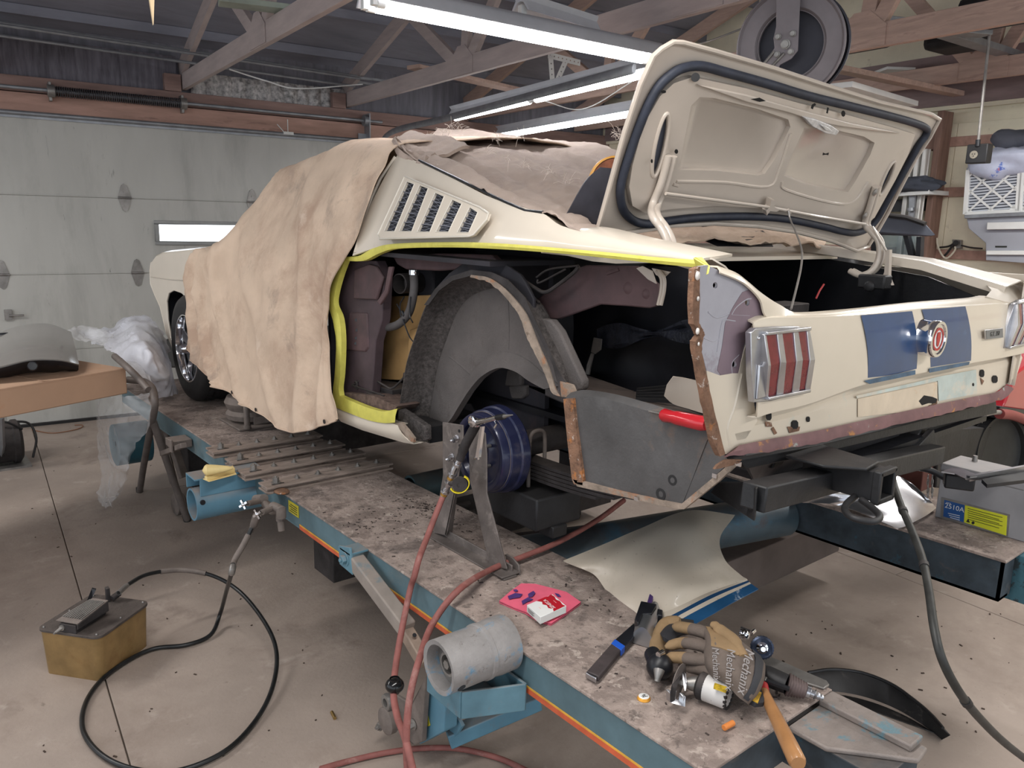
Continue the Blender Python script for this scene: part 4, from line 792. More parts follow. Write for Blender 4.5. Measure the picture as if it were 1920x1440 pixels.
b.tube([C(754, 584, x=1.53), C(758, 592, x=1.53)], .006, 6); b.build('loose_wire', m_black, car)
# sill top: carpet strip, seat-belt bits
xplate('sill_carpet', [(646, 736), (700, 742), (745, 762), (736, 772), (690, 762), (650, 748)], 1.47, .10, mat('old_carpet', (112, 92, 84), .95, var=.3, vs=40, bump=.8, bs=120))
b = MB(); b.beam(C(675, 724, x=1.54), C(752, 752, x=1.54), .03, .015); b.beam(C(690, 736, x=1.5), C(750, 760, x=1.5), .02, .01); b.beam(C(690, 718, x=1.6), C(760, 735, x=1.6), .12, .03); b.build('seat_rail', m_darkmetal, car, bevel=.002)
b = MB(); b.tube(cat_rom([C(660, 722, x=1.49), C(672, 716, x=1.5), C(690, 706, x=1.52), C(720, 722, x=1.52), C(735, 728, x=1.52), C(755, 710, x=1.52), C(758, 700, x=1.54)], 5), .004, 6); b.tube([C(672, 730, x=1.5), C(660, 722, x=1.49), C(700, 735, x=1.5), C(720, 742, x=1.5)], .0035, 6); b.lathe(C(666, 720, x=1.49), X_, [(.009, 0), (.014, .004), (.009, .008)], 14); b.build('belt_latch', m_darkmetal, car)
# rocker sill
b = MB(); rows = []
ro = [((628, 758), (640, 790)), ((660, 776), (680, 806)), ((700, 788), (720, 818)), ((738, 795), (757, 829)), ((746, 797), (776, 832))]
for a, c in ro:
    A_, C_ = C(*a, x=1.448), C(*c, x=1.455); rows.append([A_.lerp(C_, t / 5) + V((-.012 * sin(pi * t / 5), 0, 0)) for t in range(6)])
rows = [[r[0] + V((.06, 0, 0))] + r + [r[-1] + V((.06, 0, .0))] for r in rows]; b.grid(rows); b.build('rocker_sill', m_cream, car, solid=.004)
b = MB(); b.prism(XS_([(739, 796), (748, 800), (760, 822), (775, 830), (776, 822), (764, 806), (752, 792)], 1.446), (.01, 0, 0)); b.build('sill_end', m_rustpale, car)
# ---- wheelhouse
arc_o = [(754, 828), (746, 797), (749, 763), (757, 712), (764, 675), (779, 628), (797, 577), (819, 544), (848, 526), (884, 517), (914, 521), (946, 538), (979, 570), (997, 602), (1019, 646), (1037, 684), (1050, 730)]
A0 = cat_rom(XS_(arc_o, 1.50), 4); cen = V((1.5, 2.02, 1.15))
b = MB(); rows = []
xi = 1.61
def inw(p, t):   # sweep from flange to inner face, with rounded corner
    x = 1.5 + (xi - 1.5) * t; k = 1 - .10 * max(0, t - .55) ** 2 / .2; return V((x, cen.y + (p.y - cen.y) * k, cen.z + (p.z - cen.z) * (k if p.z > cen.z else 1)))
for i in range(9): rows.append([inw(p, i / 8) + V((0, 0, 0)) for p in A0])
b.grid(rows); b.build('wheelhouse_rim', m_coarse, car, solid=.003)
inner_arc = [inw(p, 1) for p in A0]
cut = [(1052, 744), (1030, 728), (1001, 712), (980, 697), (962, 690), (948, 688), (935, 691), (920, 699), (906, 710), (888, 732), (870, 760), (852, 788), (838, 795), (824, 800), (812, 806)]
cutp = XS_(cut, xi); b = MB(); cutp = [p for p in cutp]
poly = inner_arc + cutp; b.prism(poly, (.006, 0, 0)); wh = b.build('wheelhouse_face', m_under, car)
b = MB(); lp = cat_rom(cutp[1:-1], 4); rr = []
for i, p in enumerate(lp):
    d = (cen + V((0, .02, -.02)) - p); d.x = 0; d.normalize(); rr.append([p - d * .055 + V((-.0005, 0, 0)), p - d * .035 + V((-.012, 0, 0)), p + V((-.022, 0, 0)), p + V((.004, 0, 0))])
b.grid(rr); b.build('arch_lip', m_under, wh, solid=.003)
b = MB()
for pts in ([(842, 668), (858, 680), (883, 702)], [(953, 560), (955, 610), (954, 655)]): b.tube(cat_rom(XS_(pts, xi + .001), 4), .0035, 6)
b.build('panel_crease', m_under, wh)
xplate('wheelhouse_foot', [(746, 765), (797, 800), (798, 826), (776, 832), (757, 826), (744, 795)], 1.49, .03, m_coarse, bevel=.006)
# flanges above and behind the wheelhouse
fo = [(796, 572), (818, 540), (846, 518), (884, 506), (922, 510), (952, 524), (985, 558), (1004, 600), (1026, 645), (1046, 690), (1068, 728), (1078, 735)]
fi = [(804, 572), (824, 545), (850, 526), (884, 517), (914, 521), (946, 538), (979, 570), (997, 602), (1019, 646), (1037, 684), (1052, 742), (1062, 744)]
b = MB(); b.grid([XS_(fo, 1.50), XS_(fi, 1.498)]); b.build('arch_flange', m_darkmetal, car, solid=.004)
ri = [(884, 516), (914, 520), (936, 532), (958, 552), (984, 584), (996, 610), (1012, 650), (1030, 690), (1042, 728), (1052, 744)]
rb = [(884, 521), (912, 526), (930, 538), (952, 558), (975, 590), (985, 616), (1002, 656), (1022, 696), (1036, 732), (1046, 742)]
b = MB(); r0, r1 = cat_rom(XS_(ri, 1.492), 6), cat_rom(XS_(rb, 1.492), 6)
b.grid([[p + V((0, 0, 0)) for p in r0], [p + V((-.004, .004 * mnoise.noise(p * 60), .004 * mnoise.noise(p * 45))) for p in r1]]); b.build('cut_flange', m_rustpale, car, solid=.005)
xplate('arch_gusset', [(1010, 597), (1032, 600), (1048, 620), (1070, 668), (1092, 716), (1091, 730), (1078, 738), (1062, 728), (1040, 680), (1022, 640)], 1.54, .03, m_under, bevel=.006)
b = MB(); b.cyl(C(1073, 733, x=1.49), C(1073, 733, x=1.51), .005, n=12); b.prism(XS_([(1050, 715), (1072, 722), (1078, 736), (1062, 745), (1052, 744)], 1.493), (.01, 0, 0)); b.build('flange_end', m_rustpale, car)
xplate('arch_top_panel', [(812, 545), (842, 512), (870, 492), (905, 487), (946, 495), (975, 515), (985, 530), (1000, 560), (1000, 600), (979, 569), (946, 537), (914, 519), (884, 515), (848, 524), (822, 542)], 1.53, .012, m_in, bevel=.003)
b = MB()
for pts, r in (([(860, 494), (905, 488), (950, 505), (1000, 538), (1022, 548), (1045, 535), (1075, 512), (1085, 500)], .006), ([(1010, 565), (1003, 580), (1006, 600)], .006), ([(1006, 520), (1030, 505), (1085, 498)], .003), ([(1008, 524), (1012, 530), (1060, 505)], .003)): b.tube(cat_rom(XS_(pts, 1.56), 5), r, 8)
b.build('inner_wiring', m_darkmetal, car)
xplate('tail_brace', [(1080, 503), (1098, 497), (1194, 499), (1232, 532), (1237, 563), (1231, 574), (1215, 578), (1175, 574), (1125, 571), (1100, 580), (1050, 598), (1011, 598), (1007, 560), (1027, 546), (1059, 529)], 1.62, .012, m_maroon, bevel=.004)
b = MB(); 
for (px, py, r) in ((1178, 540, .011), (1212, 551, .009)): b.lathe(C(px, py, x=1.622), -X_, [(r * 1.8, 0), (r, .006), (r * .5, .008), (0, .008)], 18)
b.prism(XS_([(1135, 510), (1158, 502), (1160, 508), (1137, 516)], 1.616), (.006, 0, 0)); b.build('brace_boss', m_maroon, car, bevel=.001)
xplate('hinge_bracket', [(1193, 503), (1204, 499), (1222, 508), (1230, 532), (1215, 524)], 1.60, .004, m_cream_in); xplate('hinge_bracket', [(1222, 503), (1256, 510), (1245, 520), (1230, 516)], 1.60, .004, m_cream_in)
b = MB()
for s in (0, 5): b.tube(cat_rom([C(1230 + s, 508, x=1.59), C(1240 + s, 522, x=1.59), C(1240 + s, 545, x=1.59), C(1234 + s, 572, x=1.59)], 5), .005, 8)
b.build('torsion_rod_end', m_cream_in, car)
# black far lining of the boot, wrinkled plastic streaks
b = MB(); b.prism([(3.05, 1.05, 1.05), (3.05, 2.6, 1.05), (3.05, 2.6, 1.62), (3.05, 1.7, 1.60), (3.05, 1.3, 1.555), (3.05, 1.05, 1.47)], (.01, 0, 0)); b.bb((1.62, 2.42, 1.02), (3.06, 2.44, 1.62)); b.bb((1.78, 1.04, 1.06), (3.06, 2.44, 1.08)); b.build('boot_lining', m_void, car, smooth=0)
rows = []
for i in range(9):
    r = []
    for k in range(24):
        px = 1072 + (1312 - 1072) * k / 23; py = 500 + (735 - 500) * i / 8; p = C(px, py, x=1.98); p.x += .02 * mnoise.noise(V((p.y * 6, p.z * 9, 0))); r.append(p)
    rows.append(r)
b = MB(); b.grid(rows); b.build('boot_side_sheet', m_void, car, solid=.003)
b = MB(); rows = []
for i in range(7):
    r = []
    for k in range(30):
        px = 1118 + (1318 - 1118) * k / 29; py = 632 - 12 * k / 29 + (i - 3) * (5 + 3 * sin(k * .3)); p = C(px, py, x=1.94); p.x += .012 * mnoise.noise(V((p.y * 12, i * 2.3, 0))) ; r.append(p)
    rows.append(r)
b.grid(rows); b.build('torn_plastic', mat('black_shiny_plastic', (40, 42, 50), .18, var=.3, vs=20, bump=.8, bs=30), car)
xplate('tab', [(1113, 633), (1128, 636), (1126, 656), (1116, 664), (1108, 660)], 1.92, .004, m_steel); xplate('stay', [(1108, 662), (1112, 664), (1106, 690), (1104, 703), (1098, 701), (1100, 685)], 1.90, .006, m_steel)
b = MB()
for k in range(5): b.beam(C(1196 - k * 1, 731 + k * 4.5, z=1.235), C(1262, 724 + k * 7, z=1.235), .012, .01)
b.build('floor_ribs', m_blackmetal, car)
b = MB(); rows = []
for l in ([(1245, 742), (1262, 757), (1290, 766), (1325, 777)], [(1250, 722), (1270, 735), (1295, 745), (1322, 755)], [(1262, 706), (1280, 708), (1300, 712), (1318, 716)]): rows.append(cat_rom([C(*p, x=1.60 + .02 * i) for i, p in enumerate(l)], 3))
b.grid(rows); b.build('patch_panel', m_cream_in, car, solid=.004)
# ---- boot floor drop-off on the left
m_drop = mat('drop_panel_black', (84, 82, 82), .55, .2, var=.2, vs=5, bump=.3, bs=30, spots=[((122, 96, 78), 3.2, .52, .12, .7), ((112, 112, 112), 7, .58, .15, .5)])
xd = 1.47
Dt = [(1062, 746), (1090, 742), (1150, 752), (1240, 778), (1335, 806)]; Db = [(1082, 903), (1100, 911), (1160, 926), (1245, 944), (1278, 950)]
b = MB(); rows = []
t_, b2_ = cat_rom(XS_(Dt, xd), 5), cat_rom(XS_(Db, xd), 5)
for a, c in zip(t_, b2_):
    rows.append([a + V((.02, 0, .012)), a + V((.004, 0, .004))] + [a.lerp(c, k / 8) + V((.012 * sin(k * .8) * mnoise.noise(a * 9), 0, 0)) for k in range(9)] + [c + V((.02, 0, -.004))])
b.grid(rows); b.build('drop_off_panel', m_drop, car, solid=.004)
xplate('drop_off_corner', [(1335, 806), (1347, 838), (1366, 868), (1340, 893), (1278, 951), (1268, 948), (1270, 850)], xd, .004, m_drop)
b = MB(); tp = [C(1062, 746, x=xd), C(1092, 722, z=1.235), C(1085, 698, x=1.95), C(1160, 735, x=1.95), C(1325, 780, x=1.72), C(1340, 808, x=xd)]
b.prism(tp, (0, 0, -.004)); b.build('drop_off_top', mat('drop_top_dirt', (96, 84, 78), .85, var=.2, vs=9, bump=.4, bs=90, spots=[((62, 56, 54), 9, .52, .1, .7)]), car)
for nm, pts, m_ in (('rust_flange', [(1056, 748), (1074, 747), (1082, 820), (1093, 900), (1092, 910), (1076, 908), (1072, 898), (1064, 830)], m_rust), ('bottom_flange', [(1074, 899), (1092, 903), (1160, 921), (1245, 940), (1276, 946), (1340, 893), (1372, 866), (1380, 872), (1348, 902), (1282, 955), (1262, 953), (1180, 934), (1082, 912)], m_rustpale)):
    xplate(nm, pts, xd - .012, .01, m_)
b = MB()
for (px, py, r) in ((1262, 900, .009), (1240, 926, .010)): b.lathe(C(px, py, x=xd - .002), -X_, [(r * 1.4, -.002), (r * 1.5, .003), (r * .8, .003), (r * .7, .0)], 16)
b.build('drain_grommet', m_rubber, car)
b = MB()
for (px, py) in ((1193, 935), (1340, 892), (1385, 870)): b.box(C(px, py, x=xd - .016), (.004, .012, .01))
b.build('clip', m_chrome, car)
# ---- tail panel
m_tailc = mat('tail_cream', (210, 198, 180), .3, var=.04, vs=3, coat=.4)
yT = .985
up = [(1412, 606), (1440, 597), (1520, 596), (1620, 590), (1720, 580), (1820, 574), (1890, 569), (1918, 568)]
cr = [(1418, 782), (1450, 772), (1520, 755), (1620, 720), (1720, 700), (1810, 682), (1890, 668), (1925, 660)]
U_, K_ = cat_rom(YS_(up, yT), 5), cat_rom(YS_(cr, .974), 5); b = MB(); rows = []
for a, c in zip(U_, K_): rows.append([a + V((0, .03, .008)), a + V((0, .008, .003))] + [a.lerp(c, k / 8) + V((0, -.008 * sin(pi * k / 8), 0)) for k in range(9)])
b.grid(rows); b.build('tail_panel', m_tailc, car, solid=.004)
lo_t = [(1372, 800), (1440, 786), (1520, 765), (1620, 735), (1720, 710), (1820, 690), (1885, 672), (1918, 664)]
lo_b = [(1385, 838), (1440, 826), (1520, 812), (1620, 790), (1720, 768), (1820, 747), (1862, 737), (1905, 705)]
b = MB(); a_, c_ = cat_rom(YS_(lo_t, 1.0), 6), cat_rom(YS_(lo_b, 1.0), 6); rows = []
Kx = cat_rom(YS_(cr, .974), 6)
for k_, a, c in zip(Kx, a_, c_): rows.append([k_ + V((0, 0, .0)), k_ + V((0, .030, -.004)), V((a.x, 1.010, a.z))] + [a.lerp(c, t / 6) for t in range(1, 7)])
b.grid(rows); b.build('lower_tail_panel', mat('tail_cream_stained', (204, 192, 174), .4, var=.05, vs=3, spots=[((178, 186, 178), 2.4, .58, .05, .8), ((170, 140, 110), 22, .7, .05, .6)]), car, solid=.004)
# maroon bottom flange with torn edge
fl_t = [(1384, 836), (1440, 824), (1520, 810), (1620, 788), (1720, 766), (1820, 745), (1868, 735), (1886, 722)]; fl_b = [(1358, 856), (1440, 846), (1520, 832), (1620, 810), (1720, 787), (1820, 764), (1880, 748), (1900, 728)]
b = MB(); a_, c_ = cat_rom(YS_(fl_t, .992), 10), cat_rom(YS_(fl_b, .985), 10); rows = []
for a, c in zip(a_, c_): rows.append([a, a.lerp(c, .5) + V((0, -.004, 0)), c + V((0, 0, .006 * mnoise.noise(c * 25)))])
b.grid(rows); b.build('bottom_flange', mat('flange_maroon', (120, 88, 88), .7, var=.2, vs=9, spots=[((172, 120, 70), 13, .58, .06), ((160, 168, 160), 9, .63, .05)]), car, solid=.005)
# grey primer corner with holes
holes = [ell(1341, 535, 4.5, 6), ell(1401, 567, 4.5, 6.5), ell(1377, 683, 4.5, 7)]
cor = [(1308, 500), (1326, 497), (1346, 506), (1377, 512), (1379, 524), (1400, 536), (1415, 552), (1430, 575), (1434, 598), (1418, 603), (1410, 618), (1400, 640), (1392, 665), (1385, 700), (1374, 718), (1350, 705), (1325, 695), (1316, 660), (1316, 636), (1322, 628), (1318, 618), (1311, 606), (1310, 560)]
yplate('primer_corner', cor, 1.0, .006, m_primer, holes)
xy = [(1374, 700), (1385, 700), (1396, 655), (1412, 606), (1440, 597), (1412, 640), (1408, 700), (1414, 757), (1420, 790), (1385, 842), (1360, 852), (1352, 820), (1338, 765), (1328, 720), (1325, 695), (1350, 704)]
yplate('maroon_primer', [(1392, 548), (1404, 543), (1416, 554), (1430, 576), (1433, 597), (1418, 602), (1400, 628), (1392, 660), (1385, 698), (1374, 716), (1352, 704), (1345, 694), (1354, 650), (1360, 605), (1375, 575)], .9992, .0006, mat('mauve_primer', (124, 106, 114), .6, var=.1, vs=9), [ell(1401, 567, 4.5, 6.5), ell(1377, 683, 4.5, 7)])
yplate('lamp_surround', xy, .998, .006, m_tailc, bevel=0)
b = MB()
for pts, r in (([(1344, 660), (1352, 610), (1358, 600), (1378, 602)], .004), ([(1371, 590), (1380, 576), (1398, 562), (1408, 560)], .004), ([(1371, 590), (1405, 592)], .003), ([(1327, 585), (1340, 595), (1352, 594), (1367, 588)], .004), ([(1320, 634), (1335, 640), (1347, 636)], .003), ([(1372, 700), (1372, 680), (1385, 665)], .004)): b.tube(cat_rom(YS_(pts, 1.0005), 5), r * .5, 6)
b.build('pressed_bead', m_primer, car)
b = MB(); b.tube(cat_rom(YS_([(1388, 700), (1375, 760), (1362, 800), (1366, 835)], 1.002), 5), .006, 8); b.build('pressed_bead', m_tailc, car)
rs0 = [(1302, 505), (1312, 500), (1312, 560), (1311, 606), (1318, 618), (1322, 628), (1318, 636), (1316, 660), (1325, 700), (1338, 765), (1352, 820), (1360, 852), (1350, 856), (1338, 828), (1326, 770), (1314, 712), (1304, 655), (1304, 640), (1312, 630), (1308, 618), (1301, 608), (1299, 560)]
rs = [(q.x + 1.6 * mnoise.noise(V((k * .9, 0, 0))) + 1.2 * mnoise.noise(V((k * 2.3, 5, 0))), q.y + 1.5 * mnoise.noise(V((0, k * .9, 0)))) for k, q in enumerate([V((a[0] + (b_[0] - a[0]) * t / 4, a[1] + (b_[1] - a[1]) * t / 4)) for a, b_ in zip(rs0, rs0[1:] + rs0[:1]) for t in range(4)])]
yplate('cut_edge', rs, .99, .014, m_rust)
b = MB()
for (px, py, s) in ((1308, 517, 9), (1309, 560, 5), (1308, 621, 7), (1310, 645, 4)): b.ball(C(px, py, y=.988), .0008 * s, 8, 6, (1, .5, 1.3))
b.build('weld_spot', mat('bright_weld', (226, 220, 214), .4, .4, var=.2, vs=60), car)
b = MB(); b.prism(YS_([(1352, 878), (1340, 880), (1346, 872), (1362, 862), (1392, 862), (1376, 872)], .985), (0, .006, 0)); b.build('torn_metal', m_rust, car)
# boot opening lip (left sweep + top return)
lip = [(1345, 500), (1378, 512), (1400, 528), (1430, 553), (1462, 573), (1500, 588), (1600, 582), (1720, 569), (1820, 561), (1850, 556)]
lib = [(1350, 512), (1380, 524), (1400, 536), (1424, 562), (1440, 597), (1500, 597), (1600, 591), (1720, 580), (1820, 574), (1900, 569)]
a_, c_ = cat_rom(YS_(lip, 1.005), 5), cat_rom(YS_(lib, .99), 5); b = MB(); b.grid([[p + V((0, .03, -.03)) for p in a_], [p + V((0, .02, .0)) for p in a_], a_, [p.lerp(q, .5) + V((0, -.003, 0)) for p, q in zip(a_, c_)], c_]); b.build('boot_sill', m_tailc, car, solid=.004)
# holes and tears on the lower panel
m_hole = mat('deep_hole', (14, 13, 14), .8, var=0)
b = MB()
for (px, py, rx, ry) in ((1441, 780, 5, 8), (1490, 796, 6, 8), (1515, 786, 3, 5), (1841, 700, 4, 7), (1865, 711, 5, 7), (1824, 721, 2, 3)):
    b.prism(YS_([(px + rx * a, py + ry * c) for a, c in ((1, .5), (.5, 1), (-.5, 1), (-1, .5), (-1, -.5), (-.5, -1), (.5, -1), (1, -.5))], .996), (0, -.0012, 0))
b.prism(YS_([(1722, 752), (1732, 741), (1748, 744), (1757, 748), (1754, 756), (1740, 756), (1728, 760)], .996), (0, -.001, 0)); b.build('tail_holes', m_hole, car)
b = MB()
for pts in ([(1434, 790), (1436, 800), (1448, 800), (1446, 792)], [(1450, 800), (1457, 812), (1452, 815), (1446, 804)], [(1476, 800), (1480, 812), (1498, 808), (1500, 800)], [(1838, 708), (1845, 714), (1841, 722)], [(1722, 752), (1727, 764), (1745, 760), (1757, 750), (1757, 757), (1738, 766)]): b.prism(YS_(pts, .996), (0, -.0006, 0))
b.build('rust_stain', m_rust, car)
b = MB(); b.prism(YS_([(1608, 748), (1757, 716), (1757, 748), (1738, 762), (1700, 772), (1608, 782)], .996), (0, -.0008, 0)); b.build('filler_patch', mat('filler', (206, 190, 168), .6, var=.08, vs=12, spots=[((200, 168, 130), 18, .58, .1, .7)]), car)
b = MB(); b.prism(YS_([(1605, 742), (1720, 716), (1760, 706), (1830, 693), (1832, 738), (1760, 752), (1758, 714), (1607, 747)], .9955), (0, -.0006, 0)); b.build('pale_blue_patch', mat('pale_blue_old_paint', (184, 194, 188), .5, var=.12, vs=9, spots=[((206, 194, 176), 7, .5, .1, .8)]), car)
# stripes
m_stripe = mat('blue_stripe', (28, 64, 108), .35, var=.08, vs=12, coat=.3, spots=[((52, 88, 128), 16, .64, .05, .6)])
def tailstrip(name, T, Bt, m_):
    b = MB(); t_, b_ = YS_(T, yT), YS_(Bt, .975); rows = []
    for a, c in zip(cat_rom(t_, 4), cat_rom(b_, 4)): rows.append([a.lerp(c, k / 8) + V((0, -.008 * sin(pi * (.03 + .97 * k / 8)) - .0042, 0)) for k in range(9)])
    b.grid(rows); return b.build(name, m_, car)
tailstrip('stripe', [(1611, 591), (1660, 587), (1707, 583)], [(1624, 708), (1670, 702), (1716, 691)], m_stripe); tailstrip('stripe', [(1725, 580), (1770, 577), (1807, 574)], [(1742, 688), (1780, 682), (1818, 676)], m_stripe)
b = MB(); b.prism(YS_([(1620, 714), (1716, 694), (1716, 702), (1630, 720)], .968), (0, -.0008, 0)); b.prism(YS_([(1742, 691), (1818, 678), (1816, 684), (1742, 699)], .968), (0, -.0008, 0)); b.build('stripe_edge', mat('stripe_worn', (70, 96, 120), .5, var=.3, vs=20), car)
# fuel cap
fc = C(1742, 634, y=.955); R_ = .052
b = MB(); b.lathe(V((fc.x, .985, fc.z)), -Y_, [(R_ * 1.0, 0), (R_ * 1.03, .004), (R_ * .96, .010), (R_ * .96, .036), (R_ * 1.0, .040), (R_ * 1.0, .054), (R_ * .96, .058), (R_ * .82, .058), (R_ * .78, .054), (R_ * .0, .050)], 40); fcap = b.build('fuel_cap', m_chrome, car)
b = MB(); b.lathe(V((fc.x, .935, fc.z)), -Y_, [(R_ * .74, 0), (R_ * .7, .003), (0, .004)], 32); b.build('cap_disc', m_white, fcap)
b = MB(); b.lathe(V((fc.x, .9300, fc.z)), -Y_, [(R_ * .62, 0), (R_ * .62, .0008), (R_ * .5, .0008), (R_ * .5, 0), (R_ * .62, 0)], 28); b.prism([V((fc.x + a * R_, .9300, fc.z + c * R_)) for a, c in ((-.16, .38), (.16, .38), (.22, .1), (.12, -.3), (0, -.42), (-.12, -.3), (-.22, .1))], (0, -.0012, 0)); b.build('cap_emblem', mat('emblem_red', (176, 44, 44), .4, var=.1, vs=200), fcap)
# GT 350 badge
bc = C(1864, 625, y=.958); b = MB(); pb_ = YS_([(1847, 619), (1881, 615), (1882, 633), (1848, 637)], .958); b.prism(pb_, (0, .004, 0)); bd = b.build('badge', m_chromedull, car, bevel=.001)
b = MB(); cc = sum(pb_, V()) / 4; b.prism([cc + (p - cc) * .9 for p in pb_], (0, -.0008, 0)); b.build('badge_field', mat('badge_grey', (120, 122, 124), .4, .4, var=.1), bd)
text('G.T. 350', 'badge_letters', mat('badge_black', (20, 20, 22), .4, var=0), cc + V((0, -.0012, 0)), pb_[1] - pb_[0], Z_, .0215, bd, .0004)
# tail lamps
m_lens = mat('red_lens', (112, 22, 32), .2, var=.15, vs=60, coat=.6); m_bez = mat('lamp_metal', (186, 186, 190), .3, .9, var=.12, vs=18)
def tail_lamp(dx=None):
    Q = (lambda p, y: C(p[0], p[1], y=y)) if dx is None else (lambda p, y: V((2 * 2.31 - C(p[0], p[1], y=y).x, y, C(p[0], p[1], y=y).z)))
    out = [(1408, 624), (1416, 616), (1450, 613), (1497, 612), (1519, 619), (1529, 674), (1520, 730), (1447, 752), (1413, 755), (1409, 702)]
    b = MB(); b.prism([Q(p, .965) for p in out], (0, .015, 0)); L = b.build('tail_lamp', m_bez, car, bevel=.004)
    inn = [(1436, 626), (1480, 618), (1515, 618), (1525, 674), (1515, 731), (1442, 745), (1446, 686)]
    y0, y1 = .960, .944
    def yy(py): return y1 + abs(py - 680) / 62 * (y0 - y1) if abs(py - 680) < 62 else y0
    for l in ([(1436, 629), (1457, 625), (1464, 679), (1456, 741), (1440, 742), (1445, 686)], [(1466, 625), (1488, 622), (1494, 678), (1485, 737), (1468, 739), (1474, 680)], [(1496, 622), (1514, 620), (1520, 676), (1511, 729), (1498, 731), (1506, 675)]):
        b = MB(); f = [Q(p, yy(p[1]) + .003) for p in l]; k = [V((p.x, .966, p.z)) for p in f]; n = 6
        b.add(f + k, [(0, 1, 2, 5), (5, 2, 3, 4)] + [(i, (i + 1) % n, n + (i + 1) % n, n + i) for i in range(n)]); b.build('lens', m_lens, L, smooth=20)
    for l in ([(1433, 627), (1437, 626), (1446, 685), (1441, 745), (1436, 745), (1441, 686)], [(1457, 624), (1467, 621), (1475, 680), (1469, 741), (1456, 743), (1464, 679)], [(1488, 621), (1497, 619), (1506, 675), (1499, 734), (1485, 738), (1494, 678)], [(1513, 618), (1519, 619), (1529, 674), (1520, 731), (1510, 732), (1519, 676)]):
        b = MB(); f = [Q(p, yy(p[1])) for p in l]; k = [V((p.x, .968, p.z)) for p in f]; n = 6
        b.add(f + k, [(0, 1, 2, 5), (5, 2, 3, 4)] + [(i, (i + 1) % n, n + (i + 1) % n, n + i) for i in range(n)]); b.build('lamp_bar', m_bez, L, bevel=.0012, smooth=20)
    for (a, c) in (((1434, 625), (1517, 616)), ((1438, 747), (1516, 732))):
        b = MB(); b.beam(Q(a, y0), Q(c, y0), .014, .008); b.build('lamp_rail', m_bez, L, bevel=.002)
    b = MB(); b.prism([Q(p, .960) for p in ((1424, 684), (1440, 688), (1438, 745), (1420, 750))], (0, .006, 0)); b.build('lamp_step', m_bez, L, bevel=.003)
    for p in ((1422, 634), (1424, 737)): b = MB(); b.ball(Q(p, .965), .004, 10, 6); b.build('lamp_screw', m_chrome, L)
    return L
tail_lamp(); tail_lamp(1)
# ---- upper deck around the boot opening
xr = 3.12
D = lambda x, y, z: V((x, y, z))
b = MB()
fr = [[D(x, y, z + .034 * max(0, min(1, (1.75 - x) / .2))) for x in [1.50 + i * (xr - 1.50) / 16 for i in range(17)]] for (y, z) in ((2.15, 1.645), (1.95, 1.635), (1.80, 1.625), (1.72, 1.618), (1.70, 1.612), (1.70, 1.60))]
b.grid(fr); b.build('rear_deck', m_cream, car, solid=.005)
b = MB(); b.grid([[D(xr - .005, y, z) for y, z in ((2.4, 1.67), (1.7, 1.63), (1.3, 1.60), (1.0, 1.54))], [D(xr - .05, y, z + .02) for y, z in ((2.4, 1.67), (1.7, 1.63), (1.3, 1.60), (1.0, 1.54))], [D(3.0, y, z + .01) for y, z in ((2.4, 1.68), (1.7, 1.64), (1.3, 1.60), (1.02, 1.53))], [D(2.985, y, z - .02) for y, z in ((2.4, 1.68), (1.7, 1.64), (1.3, 1.60), (1.02, 1.53))]]); b.build('right_deck_edge', m_cream, car, solid=.005)
b = MB(); b.grid([[D(xr + .04 - .03 * abs(k - 3) / 3, y, 1.19 + k * .065) for k in range(7)] for y in (.99, 1.4, 2.0, 2.6, 3.2)]); b.grid([[D(x, y, z) for x, y, z in ((3.06, .985, 1.2 + k * .06), (3.12, 1.0, 1.2 + k * .06), (3.15, 1.05, 1.2 + k * .06))] for k in range(7)]); b.grid([[C(1845, 530, y=1.10), C(1880, 520, y=1.10), C(1930, 516, y=1.12)], [C(1858, 545, y=1.04), C(1890, 541, y=1.03), C(1930, 544, y=1.02)], [C(1848, 557, y=1.0), C(1885, 567, y=.988), C(1930, 572, y=.985)]]); b.build('right_quarter_panel', m_cream, car, solid=.005)
b = MB(); b.grid([[D(1.48, y, 1.648) for y in (1.75, 1.5, 1.3, 1.1)], [D(1.53, y, z) for y, z in ((1.75, 1.665), (1.5, 1.663), (1.3, 1.65), (1.1, 1.63))], [D(1.60, y, z) for y, z in ((1.75, 1.658), (1.5, 1.655), (1.3, 1.635), (1.12, 1.60))], [D(1.61, y, z) for y, z in ((1.75, 1.645), (1.5, 1.642), (1.3, 1.62), (1.12, 1.59))]]); b.build('left_deck_edge', m_cream, car, solid=.004)
# rear glass wells, dark and partly clear
b = MB(); b.grid([[PL(*p, (1.6, 1.85, 1.70), (0, -.3, 1)) for p in ((1310, 447), (1345, 462), (1450, 463), (1440, 440))], [PL(*p, (1.6, 1.85, 1.712), (0, -.3, 1)) for p in ((1300, 440), (1342, 440), (1380, 438), (1430, 432))]]); b.build('glass_corner', m_black, car)
# interior clutter in the boot seen through the opening
b = MB(); b.bb((1.85, 1.16, 1.45), (2.25, 1.24, 1.47)); b.bb((2.3, 1.5, 1.42), (2.6, 1.6, 1.46)); b.build('boot_hardware', m_darkmetal, car, bevel=.004)
b = MB(); b.tube([C(1805 - 275, 560, y=1.3), C(1537, 545, y=1.3), C(1545, 533, y=1.3)], .003, 6); b.build('red_wire', mat('red_wire', (150, 40, 40), .5), car)
